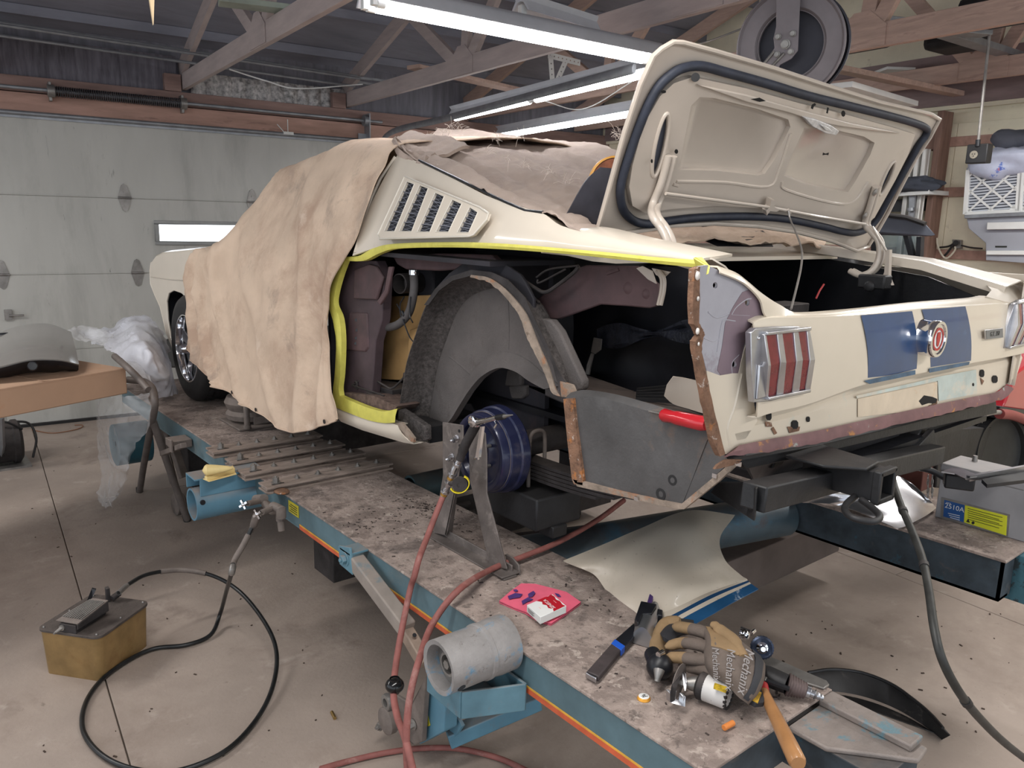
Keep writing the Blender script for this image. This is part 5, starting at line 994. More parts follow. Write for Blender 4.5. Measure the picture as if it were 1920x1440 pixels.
# ---- boot lid
LBL, LTL, LBR = C(1115, 447, x=1.62), C(1262, 80, x=1.62), C(1600, 470, x=2.98)
n_lid = (LTL - LBL).cross(LBR - LBL).normalized(); n_lid = n_lid if n_lid.y < 0 else -n_lid   # facing the viewer
LP = lambda p, d=0: PL(p[0], p[1], LBL + n_lid * d, n_lid)
outer = [(1113, 449), (1122, 425), (1140, 360), (1170, 250), (1200, 160), (1225, 105), (1240, 92), (1262, 79), (1280, 80), (1340, 96), (1450, 128), (1560, 164), (1650, 192), (1745, 214), (1762, 224), (1744, 258), (1716, 300), (1690, 350), (1665, 400), (1642, 440), (1628, 462), (1606, 470), (1560, 452), (1500, 436), (1420, 424), (1340, 419), (1260, 423), (1180, 436)]
b = MB(); b.prism([LP(p) for p in outer], -n_lid * .012); lid = b.build('boot_lid', m_cream_in, car, bevel=.003)
b = MB(); ed = [LP(p, .006) for p in outer]; b.tube(ed, .007, 8, closed=True); b.build('lid_edge', m_cream_in, lid)
ws = [(1180, 290), (1191, 258), (1212, 204), (1234, 164), (1256, 142), (1280, 128), (1315, 124), (1366, 137), (1439, 157), (1512, 179), (1585, 197), (1657, 215), (1712, 230), (1737, 241), (1736, 254), (1723, 272), (1705, 304), (1686, 338), (1664, 376), (1645, 410), (1628, 428), (1604, 437), (1575, 433), (1548, 426), (1475, 411), (1402, 406), (1311, 408), (1249, 415), (1220, 420), (1191, 415), (1169, 394), (1163, 358), (1170, 322)]
b = MB(); b.tube(cat_rom([LP(p, .012) for p in ws], 4, True), .0125, 10, True); b.build('weather_seal', mat('navy_black_seal', (40, 44, 56), .6, var=.2, vs=30), lid)
inn = [(1186, 310), (1199, 262), (1216, 218), (1238, 180), (1264, 156), (1300, 145), (1400, 166), (1500, 194), (1590, 216), (1670, 238), (1716, 252), (1704, 288), (1680, 336), (1660, 372), (1640, 408), (1620, 424), (1560, 410), (1500, 398), (1420, 390), (1340, 386), (1260, 392), (1210, 400), (1186, 386), (1180, 350)]
pan1 = [(1296, 198), (1312, 182), (1340, 184), (1420, 204), (1478, 224), (1482, 238), (1452, 300), (1434, 326), (1420, 329), (1345, 320), (1272, 318), (1276, 300)]
pan2 = [(1508, 240), (1560, 242), (1620, 256), (1640, 268), (1632, 290), (1604, 340), (1590, 360), (1560, 356), (1510, 345), (1470, 330), (1478, 305)]
sl1 = ell(1238, 272, 10, 60, 16, radians(12)); sl2 = ell(1663, 334, 6, 34, 14, radians(24))
b = MB(); b.prism([LP(p, .022) for p in inn], -n_lid * .018, [[LP(q, .022) for q in h] for h in (pan1, pan2, sl1, sl2)]); inp = b.build('lid_inner_panel', m_cream_in, lid)
for pn in (pan1, pan2):
    cpt = V((sum(p[0] for p in pn) / len(pn), sum(p[1] for p in pn) / len(pn))); o_ = [LP(p, .022) for p in pn]; i_ = [LP((cpt.x + (p[0] - cpt.x) * .93, cpt.y + (p[1] - cpt.y) * .93), .006) for p in pn]
    b = MB(); n = len(pn); b.add(o_ + i_, [(k, (k + 1) % n, n + (k + 1) % n, n + k) for k in range(n)]); b.add(i_, [tuple(range(n))]); b.build('pressed_recess', m_cream_in, lid, smooth=60)
m_shadowslot = mat('slot_shade', (74, 76, 86), .7, var=.1)  # dark colour stands in for the shade deep inside the lid slots
for s in (sl1, sl2):
    b = MB(); o_ = cat_rom([LP(p, .022) for p in s], 3, True); b.tube(o_, .006, 8, True); b.build('slot_rim', m_cream_in, lid)
    b = MB(); b.prism([LP(p, .010) for p in s], n_lid * .001); b.build('slot_shade_plate', m_shadowslot, lid)
b = MB()      # beads, raised rear strip with lock holes
rb1 = [LP(p, .022) for p in ((1300, 178), (1420, 182), (1500, 200), (1580, 226), (1650, 244), (1600, 236), (1540, 226), (1480, 214), (1400, 196))]
b.prism([LP(p, .034) for p in ((1310, 160), (1400, 178), (1500, 206), (1600, 232), (1690, 250), (1640, 246), (1580, 238), (1530, 228), (1480, 212), (1400, 192))], -n_lid * .014); b.build('latch_rail', m_cream_in, lid, bevel=.004)
b = MB()
for pts in ([(1268, 340), (1360, 342), (1440, 350), (1460, 318), (1482, 250)], [(1466, 340), (1474, 356), (1560, 380), (1600, 378), (1628, 340)], [(1262, 345), (1272, 348)]): b.tube(cat_rom([LP(p, .022) for p in pts], 4), .005, 6)
b.build('panel_bead', m_cream_in, lid)
b = MB()
for q in ([(1408, 186), (1424, 183), (1436, 189), (1424, 191)], [(1522, 196), (1528, 193), (1530, 197), (1526, 199), (1524, 205), (1520, 203)], [(1551, 201), (1554, 202), (1552, 213), (1549, 212)], ell(1581, 213, 4, 6, 8), ell(1268, 284, 3.5, 4.5, 8), [(1543, 286), (1548, 288), (1554, 286), (1553, 291), (1548, 290), (1542, 291)], ell(1222, 302, 2, 4, 8), ell(1244, 172, 5, 3, 8)): b.prism([LP(p, .0352) for p in q], n_lid * .0005)
b.build('lid_hole', m_hole, lid)
b = MB(); b.cyl(LP((1304, 145), .02), LP((1304, 145), .034), .011); b.build('rubber_buffer', m_rubber, lid)
b = MB(); b.prism([LP(p, .045) for p in ((1508, 220), (1530, 224), (1560, 236), (1574, 246), (1568, 254), (1548, 250), (1524, 238))], -n_lid * .02); b.prism([LP(p, .048) for p in ((1536, 232), (1552, 238), (1560, 246), (1546, 244))], n_lid * .004); b.build('latch', mat('pale_zinc', (206, 204, 204), .4, .4, var=.2, vs=60), lid, bevel=.003)
# hinge arms, torsion rods, props
def arm(pts, w=.011, nm='hinge_arm'):
    b = MB()
    for s in (-.011, .011): b.tube([p + V((s, 0, 0)) for p in cat_rom(pts, 6)], w, 10)
    b.tube([p + V((0, .008, 0)) for p in cat_rom(pts, 6)], w * .8, 8); return b.build(nm, m_cream_in, car)
arm([LP((1258, 292), .03), LP((1244, 345), .035), LP((1228, 385), .04), C(1228, 405, x=1.68), C(1244, 428, x=1.68), C(1256, 455, x=1.68), C(1256, 485, x=1.68)])
arm([LP((1644, 350), .03), LP((1634, 385), .035), LP((1624, 420), .04), C(1636, 435, x=2.88), C(1650, 455, x=2.88), C(1650, 485, x=2.88), C(1636, 508, x=2.86), C(1615, 516, x=2.85), C(1596, 508, x=2.85)])
b = MB()
b.tube([LP((1248, 363), .05), LP((1440, 388), .05), LP((1530, 405), .05), LP((1622, 420), .05)], .005, 8); b.tube([LP((1470, 395), .05), LP((1478, 393), .055), LP((1482, 400), .05)], .004, 6); b.build('torsion_rod', m_cream_in, car)
b = MB(); b.prism([LP(p, .055) for p in ((1446, 374), (1454, 376), (1452, 388), (1462, 394), (1456, 397), (1444, 396), (1438, 404), (1437, 396), (1444, 388))], -n_lid * .02); b.build('rod_bracket', m_cream_in, lid)
for q in ((1640, 360), (1621, 404)): b = MB(); b.lathe(LP(q, .04), n_lid, [(.012, 0), (.014, .004), (.006, .008), (.0, .01)], 14); b.build('hinge_bolt', m_steel, lid)
b = MB(); b.prism(XS_([(1660, 468), (1668, 468), (1666, 520), (1672, 535), (1650, 530), (1658, 510)], 2.86), (.02, 0, 0)); b.tube([C(1636, 425, x=2.86), C(1650, 450, x=2.86), C(1662, 470, x=2.86)], .004, 6); b.build('hinge_stay', m_cream_in, car)
b = MB(); b.box(C(1640, 528, x=2.84), (.06, .1, .05)); b.lathe(C(1628, 537, x=2.80), -X_, [(.02, -.02), (.02, 0), (.008, .004), (0, .004)], 16); b.build('hinge_box', m_blackmetal, car, bevel=.006)
b = MB(); b.tube(cat_rom([LP((1478, 394), .055), C(1482, 412, y=1.45), C(1492, 435, y=1.4), C(1503, 468, y=1.32), C(1502, 500, y=1.25), C(1492, 545, y=1.15), C(1483, 580, y=1.08)], 6), .003, 8); b.build('prop_wire', m_steel, car)
# ---- roof shell and nose below the covers
b = MB(); 
prof = [(4.72, 1.48), (4.3, 1.53), (4.05, 1.66), (3.75, 1.82), (3.4, 1.92), (3.0, 1.97), (2.6, 1.965), (2.3, 1.915), (1.95, 1.80)]
rows = []
for (y, z) in prof: rows.append([V((1.56 + .06 + (z - 1.45) * .18 + i * (1.38 - (z - 1.45) * .36) / 8, y, z - (.04 if y > 3 else .10) - .03 * abs(i - 4) ** 2 / 16)) for i in range(9)])
b.grid(rows); b.build('roof_shell', m_cream, car, solid=.005)
b = MB(); b.grid([[V((1.50, y, z)) for z in (1.0, 1.25, 1.45)] for y in (3.1, 3.6, 4.2)]); b.build('door_skin', m_cream, car, solid=.01)
# front fender with wheel arch
ft_ = [(281, 508), (283, 492), (292, 480), (306, 474), (352, 470), (386, 467), (392, 520), (392, 606), (372, 612), (362, 582), (352, 563), (340, 550), (326, 545), (316, 550), (312, 566), (314, 600), (320, 634), (330, 662), (326, 664), (312, 625), (306, 600), (300, 575), (290, 553), (282, 532)]
b = MB(); b.prism(XS_(ft_, 1.435), (.012, 0, 0)); b.build('front_fender', m_cream, car, bevel=.004)
b = MB(); rows = []
for (p, dy) in (((283, 492), 0), ((281, 508), 0), ((282, 532), 0), ((290, 553), 0), ((300, 575), 0), ((312, 625), 0), ((328, 664), 0)):
    q = C(*p, x=1.437); rows.append([q, q + V((.03, .03, 0)), q + V((.10, .05, 0)), q + V((.3, .06, 0))])
b.grid(rows); q0 = C(306, 474, x=1.437); b.grid([[C(292, 480, x=1.437), C(306, 474, x=1.437), C(352, 470, x=1.437), C(386, 467, x=1.437)], [p + V((.05, 0, .012)) for p in (C(292, 480, x=1.437), C(306, 474, x=1.437), C(352, 470, x=1.437), C(386, 467, x=1.437))], [p + V((.3, 0, .02)) for p in (C(292, 480, x=1.437), C(306, 474, x=1.437), C(352, 470, x=1.437), C(386, 467, x=1.437))]]); b.build('fender_top', m_cream, car, solid=.006)
b = MB(); b.tube([C(283, 519, x=1.434), C(320, 524, x=1.432), C(356, 526, x=1.432)], .006, 6, flat=.5); b.build('body_line', m_cream, car)
ar = [(374, 612), (362, 582), (352, 563), (340, 550), (326, 545), (316, 550), (312, 566), (314, 600), (320, 634), (330, 662)]
b = MB(); q = cat_rom(XS_(ar, 1.44), 3); b.grid([q, [p + V((.3, 0, 0)) for p in q]]); b.prism([p + V((.28, 0, 0)) for p in q], (.01, 0, 0)); b.build('fender_well', m_black, car)
# front wheel
wc = V((1.40, 4.66, ZD + .31)); 
fw = MB(); Rt = .31
fw.lathe(wc, X_, [(.19, .02), (.2, .005), (.25, .0), (.29, .01), (.306, .03), (Rt, .05)], 64); tire = fw.build('front_tyre', m_rubber, car)
b = MB(); rows = []
for k in range(160):
    t = 2 * pi * k / 160; r_ = []
    for j, x in enumerate([.05 + i * .0146 for i in range(13)]):
        groove = j in (3, 6, 9); cutk = (k % 4 == 0) and j not in (3, 6, 9); rr_ = Rt - (.007 if groove or cutk else 0) - (.006 if j in (0, 12) else 0); r_.append(wc + V((x, cos(t + (j % 3) * .01) * rr_, sin(t + (j % 3) * .01) * rr_)))
    rows.append(r_)
rows.append(rows[0]); b.grid(rows); b.build('tread', m_rubber, tire, smooth=25)
b = MB(); b.lathe(wc, X_, [(.2, .012), (.196, .004), (.188, .004), (.182, .03), (.178, .07), (.178, .16)], 56); rim = b.build('wheel_rim', m_chrome, car)
b = MB(); b.lathe(wc, X_, [(.178, .10), (.09, .07), (.05, .05), (0, .05)], 40); b.build('wheel_disc', m_blackmetal, rim)
for k in range(5):
    a = 2 * pi * k / 5 + .3; b = MB(); d_ = V((0, cos(a), sin(a))); e_ = V((0, -sin(a), cos(a))); b.prism([wc + V((.045, 0, 0)) + d_ * r0 + e_ * w0 for r0, w0 in ((.03, -.022), (.176, -.034), (.176, .034), (.03, .022))], (.014, 0, 0)); b.build('spoke', m_chromedull, rim, bevel=.004)
b = MB(); b.lathe(wc, -X_, [(.0, .03), (.018, .028), (.024, .018), (.028, 0), (.034, -.03), (.036, -.05)][::-1], 28); b.build('centre_cap', m_chrome, rim)
b = MB()
for k in range(5): a = 2 * pi * k / 5; b.hexn(wc + V((.046, .052 * cos(a), .052 * sin(a))), -X_, .009, .016)
b.build('lug_nuts', m_chrome, rim)
# ---- running gear seen under the arch
dc = V((1.50, 1.985, .975)); b = MB()
m_bluedrum = mat('deep_blue_drum', (36, 40, 68), .32, .1, var=.1, vs=12, coat=.3, spots=[((100, 92, 96), 7, .56, .15, .5)])
b.lathe(dc, X_, [(.0, .018), (.034, .018), (.036, .012), (.05, .012), (.06, .018), (.098, .02), (.104, .004), (.112, .0), (.128, .0), (.131, .005), (.133, .03), (.139, .034), (.140, .07), (.146, .074), (.148, .10), (.14, .11), (.12, .11)], 64); b.build('brake_drum', m_bluedrum, car)
b = MB(); b.lathe(dc, X_, [(.131, .028), (.1342, .030), (.131, .031)], 64); b.lathe(dc, X_, [(.139, .070), (.1425, .072), (.14, .0728)], 64); b.build('worn_ridge', m_dirty, car)
b = MB()
for k in range(5): a = 2 * pi * k / 5; p = dc + V((.015, .057 * cos(a), .057 * sin(a))); b.cyl(p, p - V((.03, 0, 0)), .006)
b.build('wheel_stud', m_steel, car)
b = MB(); b.cyl((1.6, 1.985, .975), (3.0, 1.985, .975), .045, n=20); b.cyl((1.6, 1.985, .975), (1.63, 1.985, .975), .10, n=28); b.ball((2.31, 1.985, .975), .13, 18, 12, (1, 1, 1)); b.build('rear_axle', m_darkmetal, car)
b = MB(); leaf = []
for k in range(5):
    ln = 1 - k * .12; yl = lambda t: 1.93 + t * ln; pts_ = [V((1.70, yl(-.62 + 1.24 * i / 12), .93 - k * .013 - .05 * (1 - (2 * i / 12 - 1) ** 2) * 0 + .06 * ((2 * i / 12 - 1) * ln) ** 2)) for i in range(13)]
    b = MB(); up_ = []
    for i in range(12): b.beam(pts_[i], pts_[i + 1], .062, .010)
    b.build('spring_leaf', m_darkmetal, car)
for y in (1.92, 2.05):
    b = MB(); b.tube(cat_rom([(1.665, y, .82), (1.665, y, .95), (1.67, y, 1.02), (1.70, y, 1.035), (1.73, y, 1.02), (1.735, y, .95), (1.735, y, .82)], 5), .007, 10); b.build('u_bolt', m_dirty, car)
b = MB(); b.prism(XS_([(952, 690), (970, 688), (1075, 740), (1080, 760), (1050, 755), (975, 722), (952, 722)], 1.80), (.07, 0, 0)); b.build('frame_rail', m_under, car, bevel=.006)
b = MB(); b.prism(XS_([(950, 692), (975, 690), (975, 725), (945, 724)], 1.78), (.05, 0, 0)); b.prism(XS_([(952, 724), (984, 722), (984, 742), (976, 748), (958, 748)], 1.78), (.06, 0, 0)); b.build('bump_stop', m_under, car, bevel=.008)
b = MB(); b.bb((1.86, 1.4, 1.0), (1.9, 3.2, 1.14)); b.bb((1.9, 1.30, 1.04), (3.0, 1.36, 1.2)); b.bb((1.95, 2.35, .98), (3.0, 2.4, 1.4)); b.build('underbody_rail', m_black, car, bevel=.004)
b = MB(); b.cyl((2.0, 1.6, .93), (1.95, 1.75, 1.12), .035); b.cyl((2.05, 1.95, .95), (2.0, 1.6, 1.14), .03); b.build('shock_absorber', m_blackmetal, car)
# clamp block under the spring
b = MB(); cb = XS_([(975, 872), (1065, 902), (1065, 935), (1012, 958), (948, 930), (960, 880)], 1.66); b.bb((1.60, 1.80, .735), (1.80, 2.08, .845)); b.build('clamp_block', m_blackmetal, car, bevel=.006)
b = MB(); b.bb((1.665, 1.79, .70), (1.73, 1.86, .74)); b.build('receiver_stub', m_blackmetal, car, bevel=.004)
# ---- fuel tank, rear cross bar, hitch
b = MB(); rows = []
for (px, py, ay) in ((1395, 838, 1.10), (1398, 872, 1.06), (1415, 905, 1.10), (1430, 915, 1.3)): 
    a = C(px, py, y=ay); rows.append([V((a.x + k * (2.50 - a.x) / 12, ay, a.z - .0 * k)) for k in range(13)])
b.grid(rows); b.build('fuel_tank', mat('grey_tank', (82, 80, 82), .55, .3, var=.15, vs=6, bump=.2, bs=20, stretch=(6, 1, 1)), car, solid=.01)
b = MB(); b.prism(YS_([(1385, 862), (1520, 838), (1700, 795), (1868, 752), (1870, 775), (1800, 790), (1700, 812), (1520, 855), (1400, 880)], 1.02), (0, .02, 0)); b.build('rear_valance', m_blackmetal, car, bevel=.003)
b = MB()
for pts in ([(1790, 752), (1800, 790), (1770, 815), (1745, 880), (1700, 885), (1720, 820), (1740, 780)], [(1460, 850), (1480, 846), (1468, 872), (1448, 880)]): b.prism(YS_(pts, 1.06), (0, .03, 0))
b.build('rail_bracket', m_blackmetal, car, bevel=.004)
hb0, hb1 = C(1412, 932, y=.92), C(1752, 850, y=1.02)
b = MB(); b.beam(hb0, hb1, .06, .058); b.build('hitch_bar', m_blackmetal, car, bevel=.004)
b = MB(); b.prism([C(1345, 905, y=1.2), C(1400, 905, y=1.0), C(1418, 915, y=.90), C(1414, 978, y=.90), C(1398, 968, y=.95), C(1332, 925, y=1.2)], (.012, .004, 0)); b.prism(YS_([(1700, 862), (1752, 805), (1760, 850), (1755, 872), (1745, 862), (1735, 868)], 1.03), (0, .02, 0)); b.build('hitch_gusset', m_blackmetal, car, bevel=.003)
rv = C(1665, 912, y=.80); b = MB()
rv0 = V((rv.x, .80, rv.z)); s = .031
for (dx, dz, w_, h_) in ((-s, 0, .008, .07), (s, 0, .008, .07), (0, -s, .07, .008), (0, s, .07, .008)): b.bb((rv0.x + dx - w_ / 2, .80, rv0.z + dz - h_ / 2), (rv0.x + dx + w_ / 2, 1.0, rv0.z + dz + h_ / 2))
for (dx, dz, w_, h_) in ((-s - .004, 0, .012, .08), (s + .004, 0, .012, .08), (0, -s - .004, .08, .012), (0, s + .004, .08, .012)): b.bb((rv0.x + dx - w_ / 2, .80, rv0.z + dz - h_ / 2), (rv0.x + dx + w_ / 2, .82, rv0.z + dz + h_ / 2))
b.prism([rv0 + V(q) for q in ((-.12, .2, .04), (.05, .2, .04), (.03, .04, .038), (-.05, .03, .038), (-.12, .1, .04))], (0, 0, .008)); b.build('hitch_receiver', m_blackmetal, car, bevel=.003)
b = MB(); b.tube(cat_rom([rv0 + V(q) for q in ((-.03, .06, -.035), (-.09, .05, -.04), (-.13, .03, -.042), (-.15, .0, -.044), (-.13, -.035, -.046), (-.09, -.03, -.045), (-.06, .0, -.042), (-.04, .04, -.036))], 5), .008, 10); b.build('chain_loop', m_blackmetal, car)
# =====================================================================  CLOTHS OVER THE CAR
m_canvas = mat('stained_canvas', (208, 184, 162), .9, var=.08, vs=5, bump=.25, bs=220, spots=[((174, 146, 126), 1.9, .47, .16, .85), ((138, 122, 112), 2.8, .57, .12, .6), ((228, 210, 192), 4, .6, .1, .5), ((60, 50, 44), 38, .74, .02, .8)])
m_greycloth = mat('grey_dropcloth', (176, 158, 146), .95, var=.1, vs=5, bump=.35, bs=180, spots=[((140, 126, 120), 2.5, .52, .2, .8), ((200, 186, 176), 6, .62, .1, .6)])
def cloth(net, name, m, parent, nu=8, nv=8, folds=None, solid=.004):
    g = smooth_grid([[V(p) for p in r] for r in net], nu, nv); G = [[p.copy() for p in r] for r in g]
    for i, r in enumerate(g):
        for j, p in enumerate(r):
            a = g[min(i + 1, len(g) - 1)][j] - g[max(i - 1, 0)][j]; c = r[min(j + 1, len(r) - 1)] - r[max(j - 1, 0)]; n = a.cross(c)
            if n.length > 1e-9: n.normalize(); G[i][j] = p + n * folds(i / (len(g) - 1), j / (len(r) - 1), p)
    b = MB(); b.grid(G); o = b.build(name, m, parent, solid=solid, smooth=80); return o, G
X = lambda px, py, x: C(px, py, x=x)
tarp = thing('dust_sheet', (1.4, 3.8, ZD), 'tan stained canvas dust sheet draped over the front half of the cream car', 'dust sheet')
top = [(380, 470, 1.46), (430, 446, 1.56), (485, 382, 1.64), (530, 324, 1.66), (590, 288, 1.66), (665, 269, 1.66), (750, 270, 1.64)]
net = [[X(*p) + V((1.25, 0, -.02)) for p in top], [X(*p) + V((.75, 0, .07)) for p in top], [X(*p) + V((.30, 0, .035)) for p in top], [X(*p) for p in top],
 [X(*p) for p in ((360, 480, 1.425), (408, 466, 1.43), (455, 425, 1.50), (512, 370, 1.56), (572, 335, 1.56), (642, 318, 1.55), (716, 318, 1.535))],
 [X(*p) for p in ((350, 512, 1.422), (396, 540, 1.42), (442, 530, 1.42), (497, 490, 1.44), (558, 460, 1.45), (615, 440, 1.45), (671, 434, 1.43))],
 [X(*p) for p in ((351, 562, 1.405), (392, 600, 1.405), (440, 600, 1.41), (500, 580, 1.41), (555, 560, 1.415), (605, 550, 1.415), (625, 525, 1.41))],
 [X(*p) for p in ((354, 612, 1.395), (392, 656, 1.395), (440, 668, 1.40), (495, 672, 1.40), (550, 668, 1.40), (600, 655, 1.40), (609, 606, 1.40))],
 [X(*p) for p in ((352, 640, 1.39), (396, 700, 1.38), (442, 722, 1.385), (492, 742, 1.38), (546, 760, 1.385), (598, 752, 1.385), (620, 702, 1.39))],
 [X(*p) for p in ((352, 655, 1.39), (398, 713, 1.375), (440, 742, 1.38), (488, 772, 1.375), (545, 808, 1.38), (602, 800, 1.375), (636, 784, 1.39))]]
def ff(u, v, p):
    h = 0
    if u > .40:
        k = min(1, (u - .40) * 3) * min(1, .15 + v * 4); h += k * (.010 * sin(v * 38 + 3 * mnoise.noise(p * 1.5)) * (.5 + mnoise.noise(p * 2)) + .022 * max(0, mnoise.noise(V((p.y * 3.2 + p.z * 1.2, 0, 3)))) + .014 * math.exp(-((v - .88 + .1 * (u - .8)) / .025) ** 2) + .012 * math.exp(-((v - .93) / .02) ** 2))
    for c0, c1, a_, w_ in ((.05, .22, .045, .018), (.12, .42, .036, .020), (.02, .06, .03, .014), (.30, .62, .02, .025), (.70, .74, .026, .020)):
        if u > .36: h += a_ * min(1, (u - .36) * 5) * math.exp(-((v - (c0 + (c1 - c0) * (u - .36) / .64)) / w_) ** 2)
    h += .016 * mnoise.noise(V((p.y * 4 + p.z * 3, p.z * 2 - p.y, 7))) + .007 * mnoise.noise(p * 12) + .010 * (1 - abs(mnoise.noise(V((p.y * 2.6 + p.z * 1.6, p.z * .8, 2)))) * 6 if abs(mnoise.noise(V((p.y * 2.6 + p.z * 1.6, p.z * .8, 2)))) < .16 else 0); return h
sheet, G = cloth(net, 'canvas', m_canvas, tarp, 12, 10, ff)
hem = G[-1]; b = MB(); b.tube([p + V((-.002, 0, 0)) for p in hem], .0045, 6); b.build('hem', m_canvas, tarp)
b = MB()
for t in (.18, .33, .5, .9): p = hem[int(t * (len(hem) - 1))]; b.lathe(p + V((-.008, .0, .012)), X_, [(.004, 0), (.009, 0), (.009, .003), (.004, .003), (.004, 0)], 12)
b.build('grommet', m_darkmetal, tarp)
cl2 = thing('frayed_cloth', (2.1, 2.1, 1.8), 'frayed grey-brown cloth heaped over the rear window between roof and open boot lid', 'cloth')
net = [[S_(p) + V((-.004, 0, .008)) for p in ((738, 268), (792, 303), (858, 331), (935, 372), (1012, 396), (1065, 424), (1116, 441))],
 [X(*p) for p in ((760, 262, 1.75), (812, 283, 1.78), (885, 310, 1.80), (958, 345, 1.78), (1030, 376, 1.76), (1080, 405, 1.74), (1130, 436, 1.72))],
 [X(*p) for p in ((782, 258, 1.95), (835, 266, 1.98), (912, 284, 2.0), (990, 312, 2.0), (1055, 345, 1.98), (1110, 380, 1.95), (1160, 425, 1.92))],
 [X(*p) for p in ((810, 252, 2.2), (870, 256, 2.25), (950, 266, 2.3), (1025, 290, 2.3), (1085, 318, 2.3), (1150, 355, 2.25), (1230, 415, 2.2))],
 [X(*p) for p in ((845, 243, 2.5), (915, 249, 2.6), (1000, 260, 2.65), (1075, 262, 2.7), (1135, 272, 2.7), (1220, 320, 2.65), (1330, 405, 2.6))],
 [X(*p) + V((.25, 0, -.10)) for p in ((845, 243, 2.5), (915, 249, 2.6), (1000, 260, 2.65), (1075, 262, 2.7), (1135, 272, 2.7), (1220, 320, 2.65), (1330, 405, 2.6))]]
def f2(u, v, p): return .022 * mnoise.noise(V((p.x * 9, p.y * 3.5, p.z * 5))) + .014 * abs(mnoise.noise(V((p.x * 5, p.y * 14, 0)))) + .008 * mnoise.noise(p * 30) + (.010 * sin(u * 40 + v * 6) * math.exp(-((u - .15) / .2) ** 2))
sh2, G2 = cloth(net, 'crumpled_sheet', m_greycloth, cl2, 12, 12, f2)
net = [[S_(p) + V((-.002, 0, .006)) for p in ((737, 268), (748, 292), (775, 304), (792, 308))], [X(*p) + V((0, 0, .02)) for p in ((748, 264, 1.70), (772, 276, 1.70), (800, 288, 1.70), (830, 300, 1.72))], [X(*p) + V((0, 0, .02)) for p in ((775, 254, 1.85), (805, 262, 1.85), (840, 272, 1.86), (880, 290, 1.86))]]
cloth(net, 'rolled_edge', m_greycloth, cl2, 8, 8, f2, .012)
random.seed(3); b = MB(); pts0 = [(800, 262), (815, 285), (822, 272), (838, 246), (846, 240), (860, 243), (915, 285), (930, 262), (975, 256), (955, 300), (985, 312), (1030, 322), (1060, 340), (1155, 258), (1160, 248), (810, 292), (850, 282)]
for (px, py) in pts0:
    for k in range(9):
        p = X(px + random.uniform(-8, 8), py + random.uniform(-5, 5), 1.9 + random.uniform(-.05, .1)); d = V((random.uniform(-1, 1), random.uniform(-1, 1), random.uniform(-.4, 1))).normalized() * random.uniform(.02, .05)
        b.tube([p, p + d * .5 + V((0, 0, .006)), p + d], .0007, 4)
o = b.build('frayed_threads', mat('pale_thread', (222, 208, 196), .9, var=.1), cl2); o['kind'] = 'stuff'
# band of cloth tucked under the lid
Dk = lambda px, py, y: C(px, py, y=y)
net = [[Dk(*p) for p in ((1140, 452, 1.66), (1190, 460, 1.66), (1250, 456, 1.66), (1330, 450, 1.68), (1400, 452, 1.68), (1470, 452, 1.7), (1540, 462, 1.7))], [Dk(*p) for p in ((1145, 444, 1.75), (1195, 446, 1.75), (1255, 440, 1.76), (1330, 434, 1.78), (1405, 436, 1.78), (1475, 440, 1.8), (1545, 455, 1.8))], [Dk(*p) for p in ((1150, 438, 1.85), (1200, 436, 1.86), (1262, 430, 1.86), (1335, 424, 1.88), (1410, 428, 1.9), (1480, 434, 1.9), (1550, 452, 1.9))]]
cloth(net, 'tucked_strip', m_canvas, cl2, 8, 6, f2, .006)
# trim blade and rusty plate standing in front of the cloth
b = MB(); tb = cat_rom([X(1052, 420, 1.66), X(1066, 395, 1.66), X(1086, 358, 1.68), X(1102, 334, 1.70), X(1124, 314, 1.74)], 6); b.grid([tb, [p + V((.05, -.02, -.002)) for p in tb], [p + V((.10, -.03, -.02 - .1 * i / len(tb))) for i, p in enumerate(tb)]])
tag(b.build('window_seal', mat('slate_trim', (66, 66, 74), .5, .2, var=.15, vs=14), solid=.006), 'curved dark window seal strip leaning on the frayed cloth', 'seal')
rp = thing('rusty_disc', X(1135, 350, 1.80), 'rust-brown disc with a yellow rim wedged behind the boot lid edge', 'disc')
dcn = X(1152, 345, 1.85); b = MB(); b.lathe(dcn, V((-.6, -1, .1)), [(0, 0), (.075, 0), (.08, .006), (.08, .012), (0, .014)], 32); b.build('plate', mat('rust_brown', (140, 84, 60), .8, var=.3, vs=20), rp)
b = MB(); b.lathe(dcn, V((-.6, -1, .1)), [(.078, .0), (.085, .003), (.084, .014), (.078, .016)], 32); b.build('yellow_rim', mat('amber_rim', (206, 146, 52), .5), rp)

# =====================================================================  LOOSE PARTS AND TOOLS ON THE RACK
nets = [[(1056, 1052, .672), (1130, 1022, .70), (1200, 992, .735), (1290, 958, .775), (1378, 966, .74)], [(1085, 1064, .680), (1150, 1045, .715), (1225, 1015, .755), (1300, 988, .775), (1350, 1008, .735)],
 [(1115, 1077, .668), (1175, 1070, .71), (1238, 1048, .755), (1300, 1034, .75), (1358, 1048, .715)], [(1150, 1110, .664), (1200, 1105, .70), (1262, 1090, .735), (1322, 1082, .715), (1388, 1078, .69)], [(1188, 1140, .660), (1222, 1146, .675), (1258, 1140, .685), (1328, 1108, .69), (1400, 1086, .685)]]
qp = thing('quarter_panel_skin', C(1250, 1070, z=.66), 'cut-off cream quarter panel skin with blue side stripes lying across the deck edge', 'car panel')
ng = [[C(p[0], p[1], z=p[2]) for p in r] for r in nets]
def fp(u, v, p): return 0
g = smooth_grid(ng, 10, 10)
cb = C(1225, 1105, z=.68)
for r in g:
    for p in r:
        dx = (p - C(1232, 1078, z=.70)); k = math.exp(-((dx.x / .17) ** 4 + (dx.y / .13) ** 4)); p.z -= .028 * k
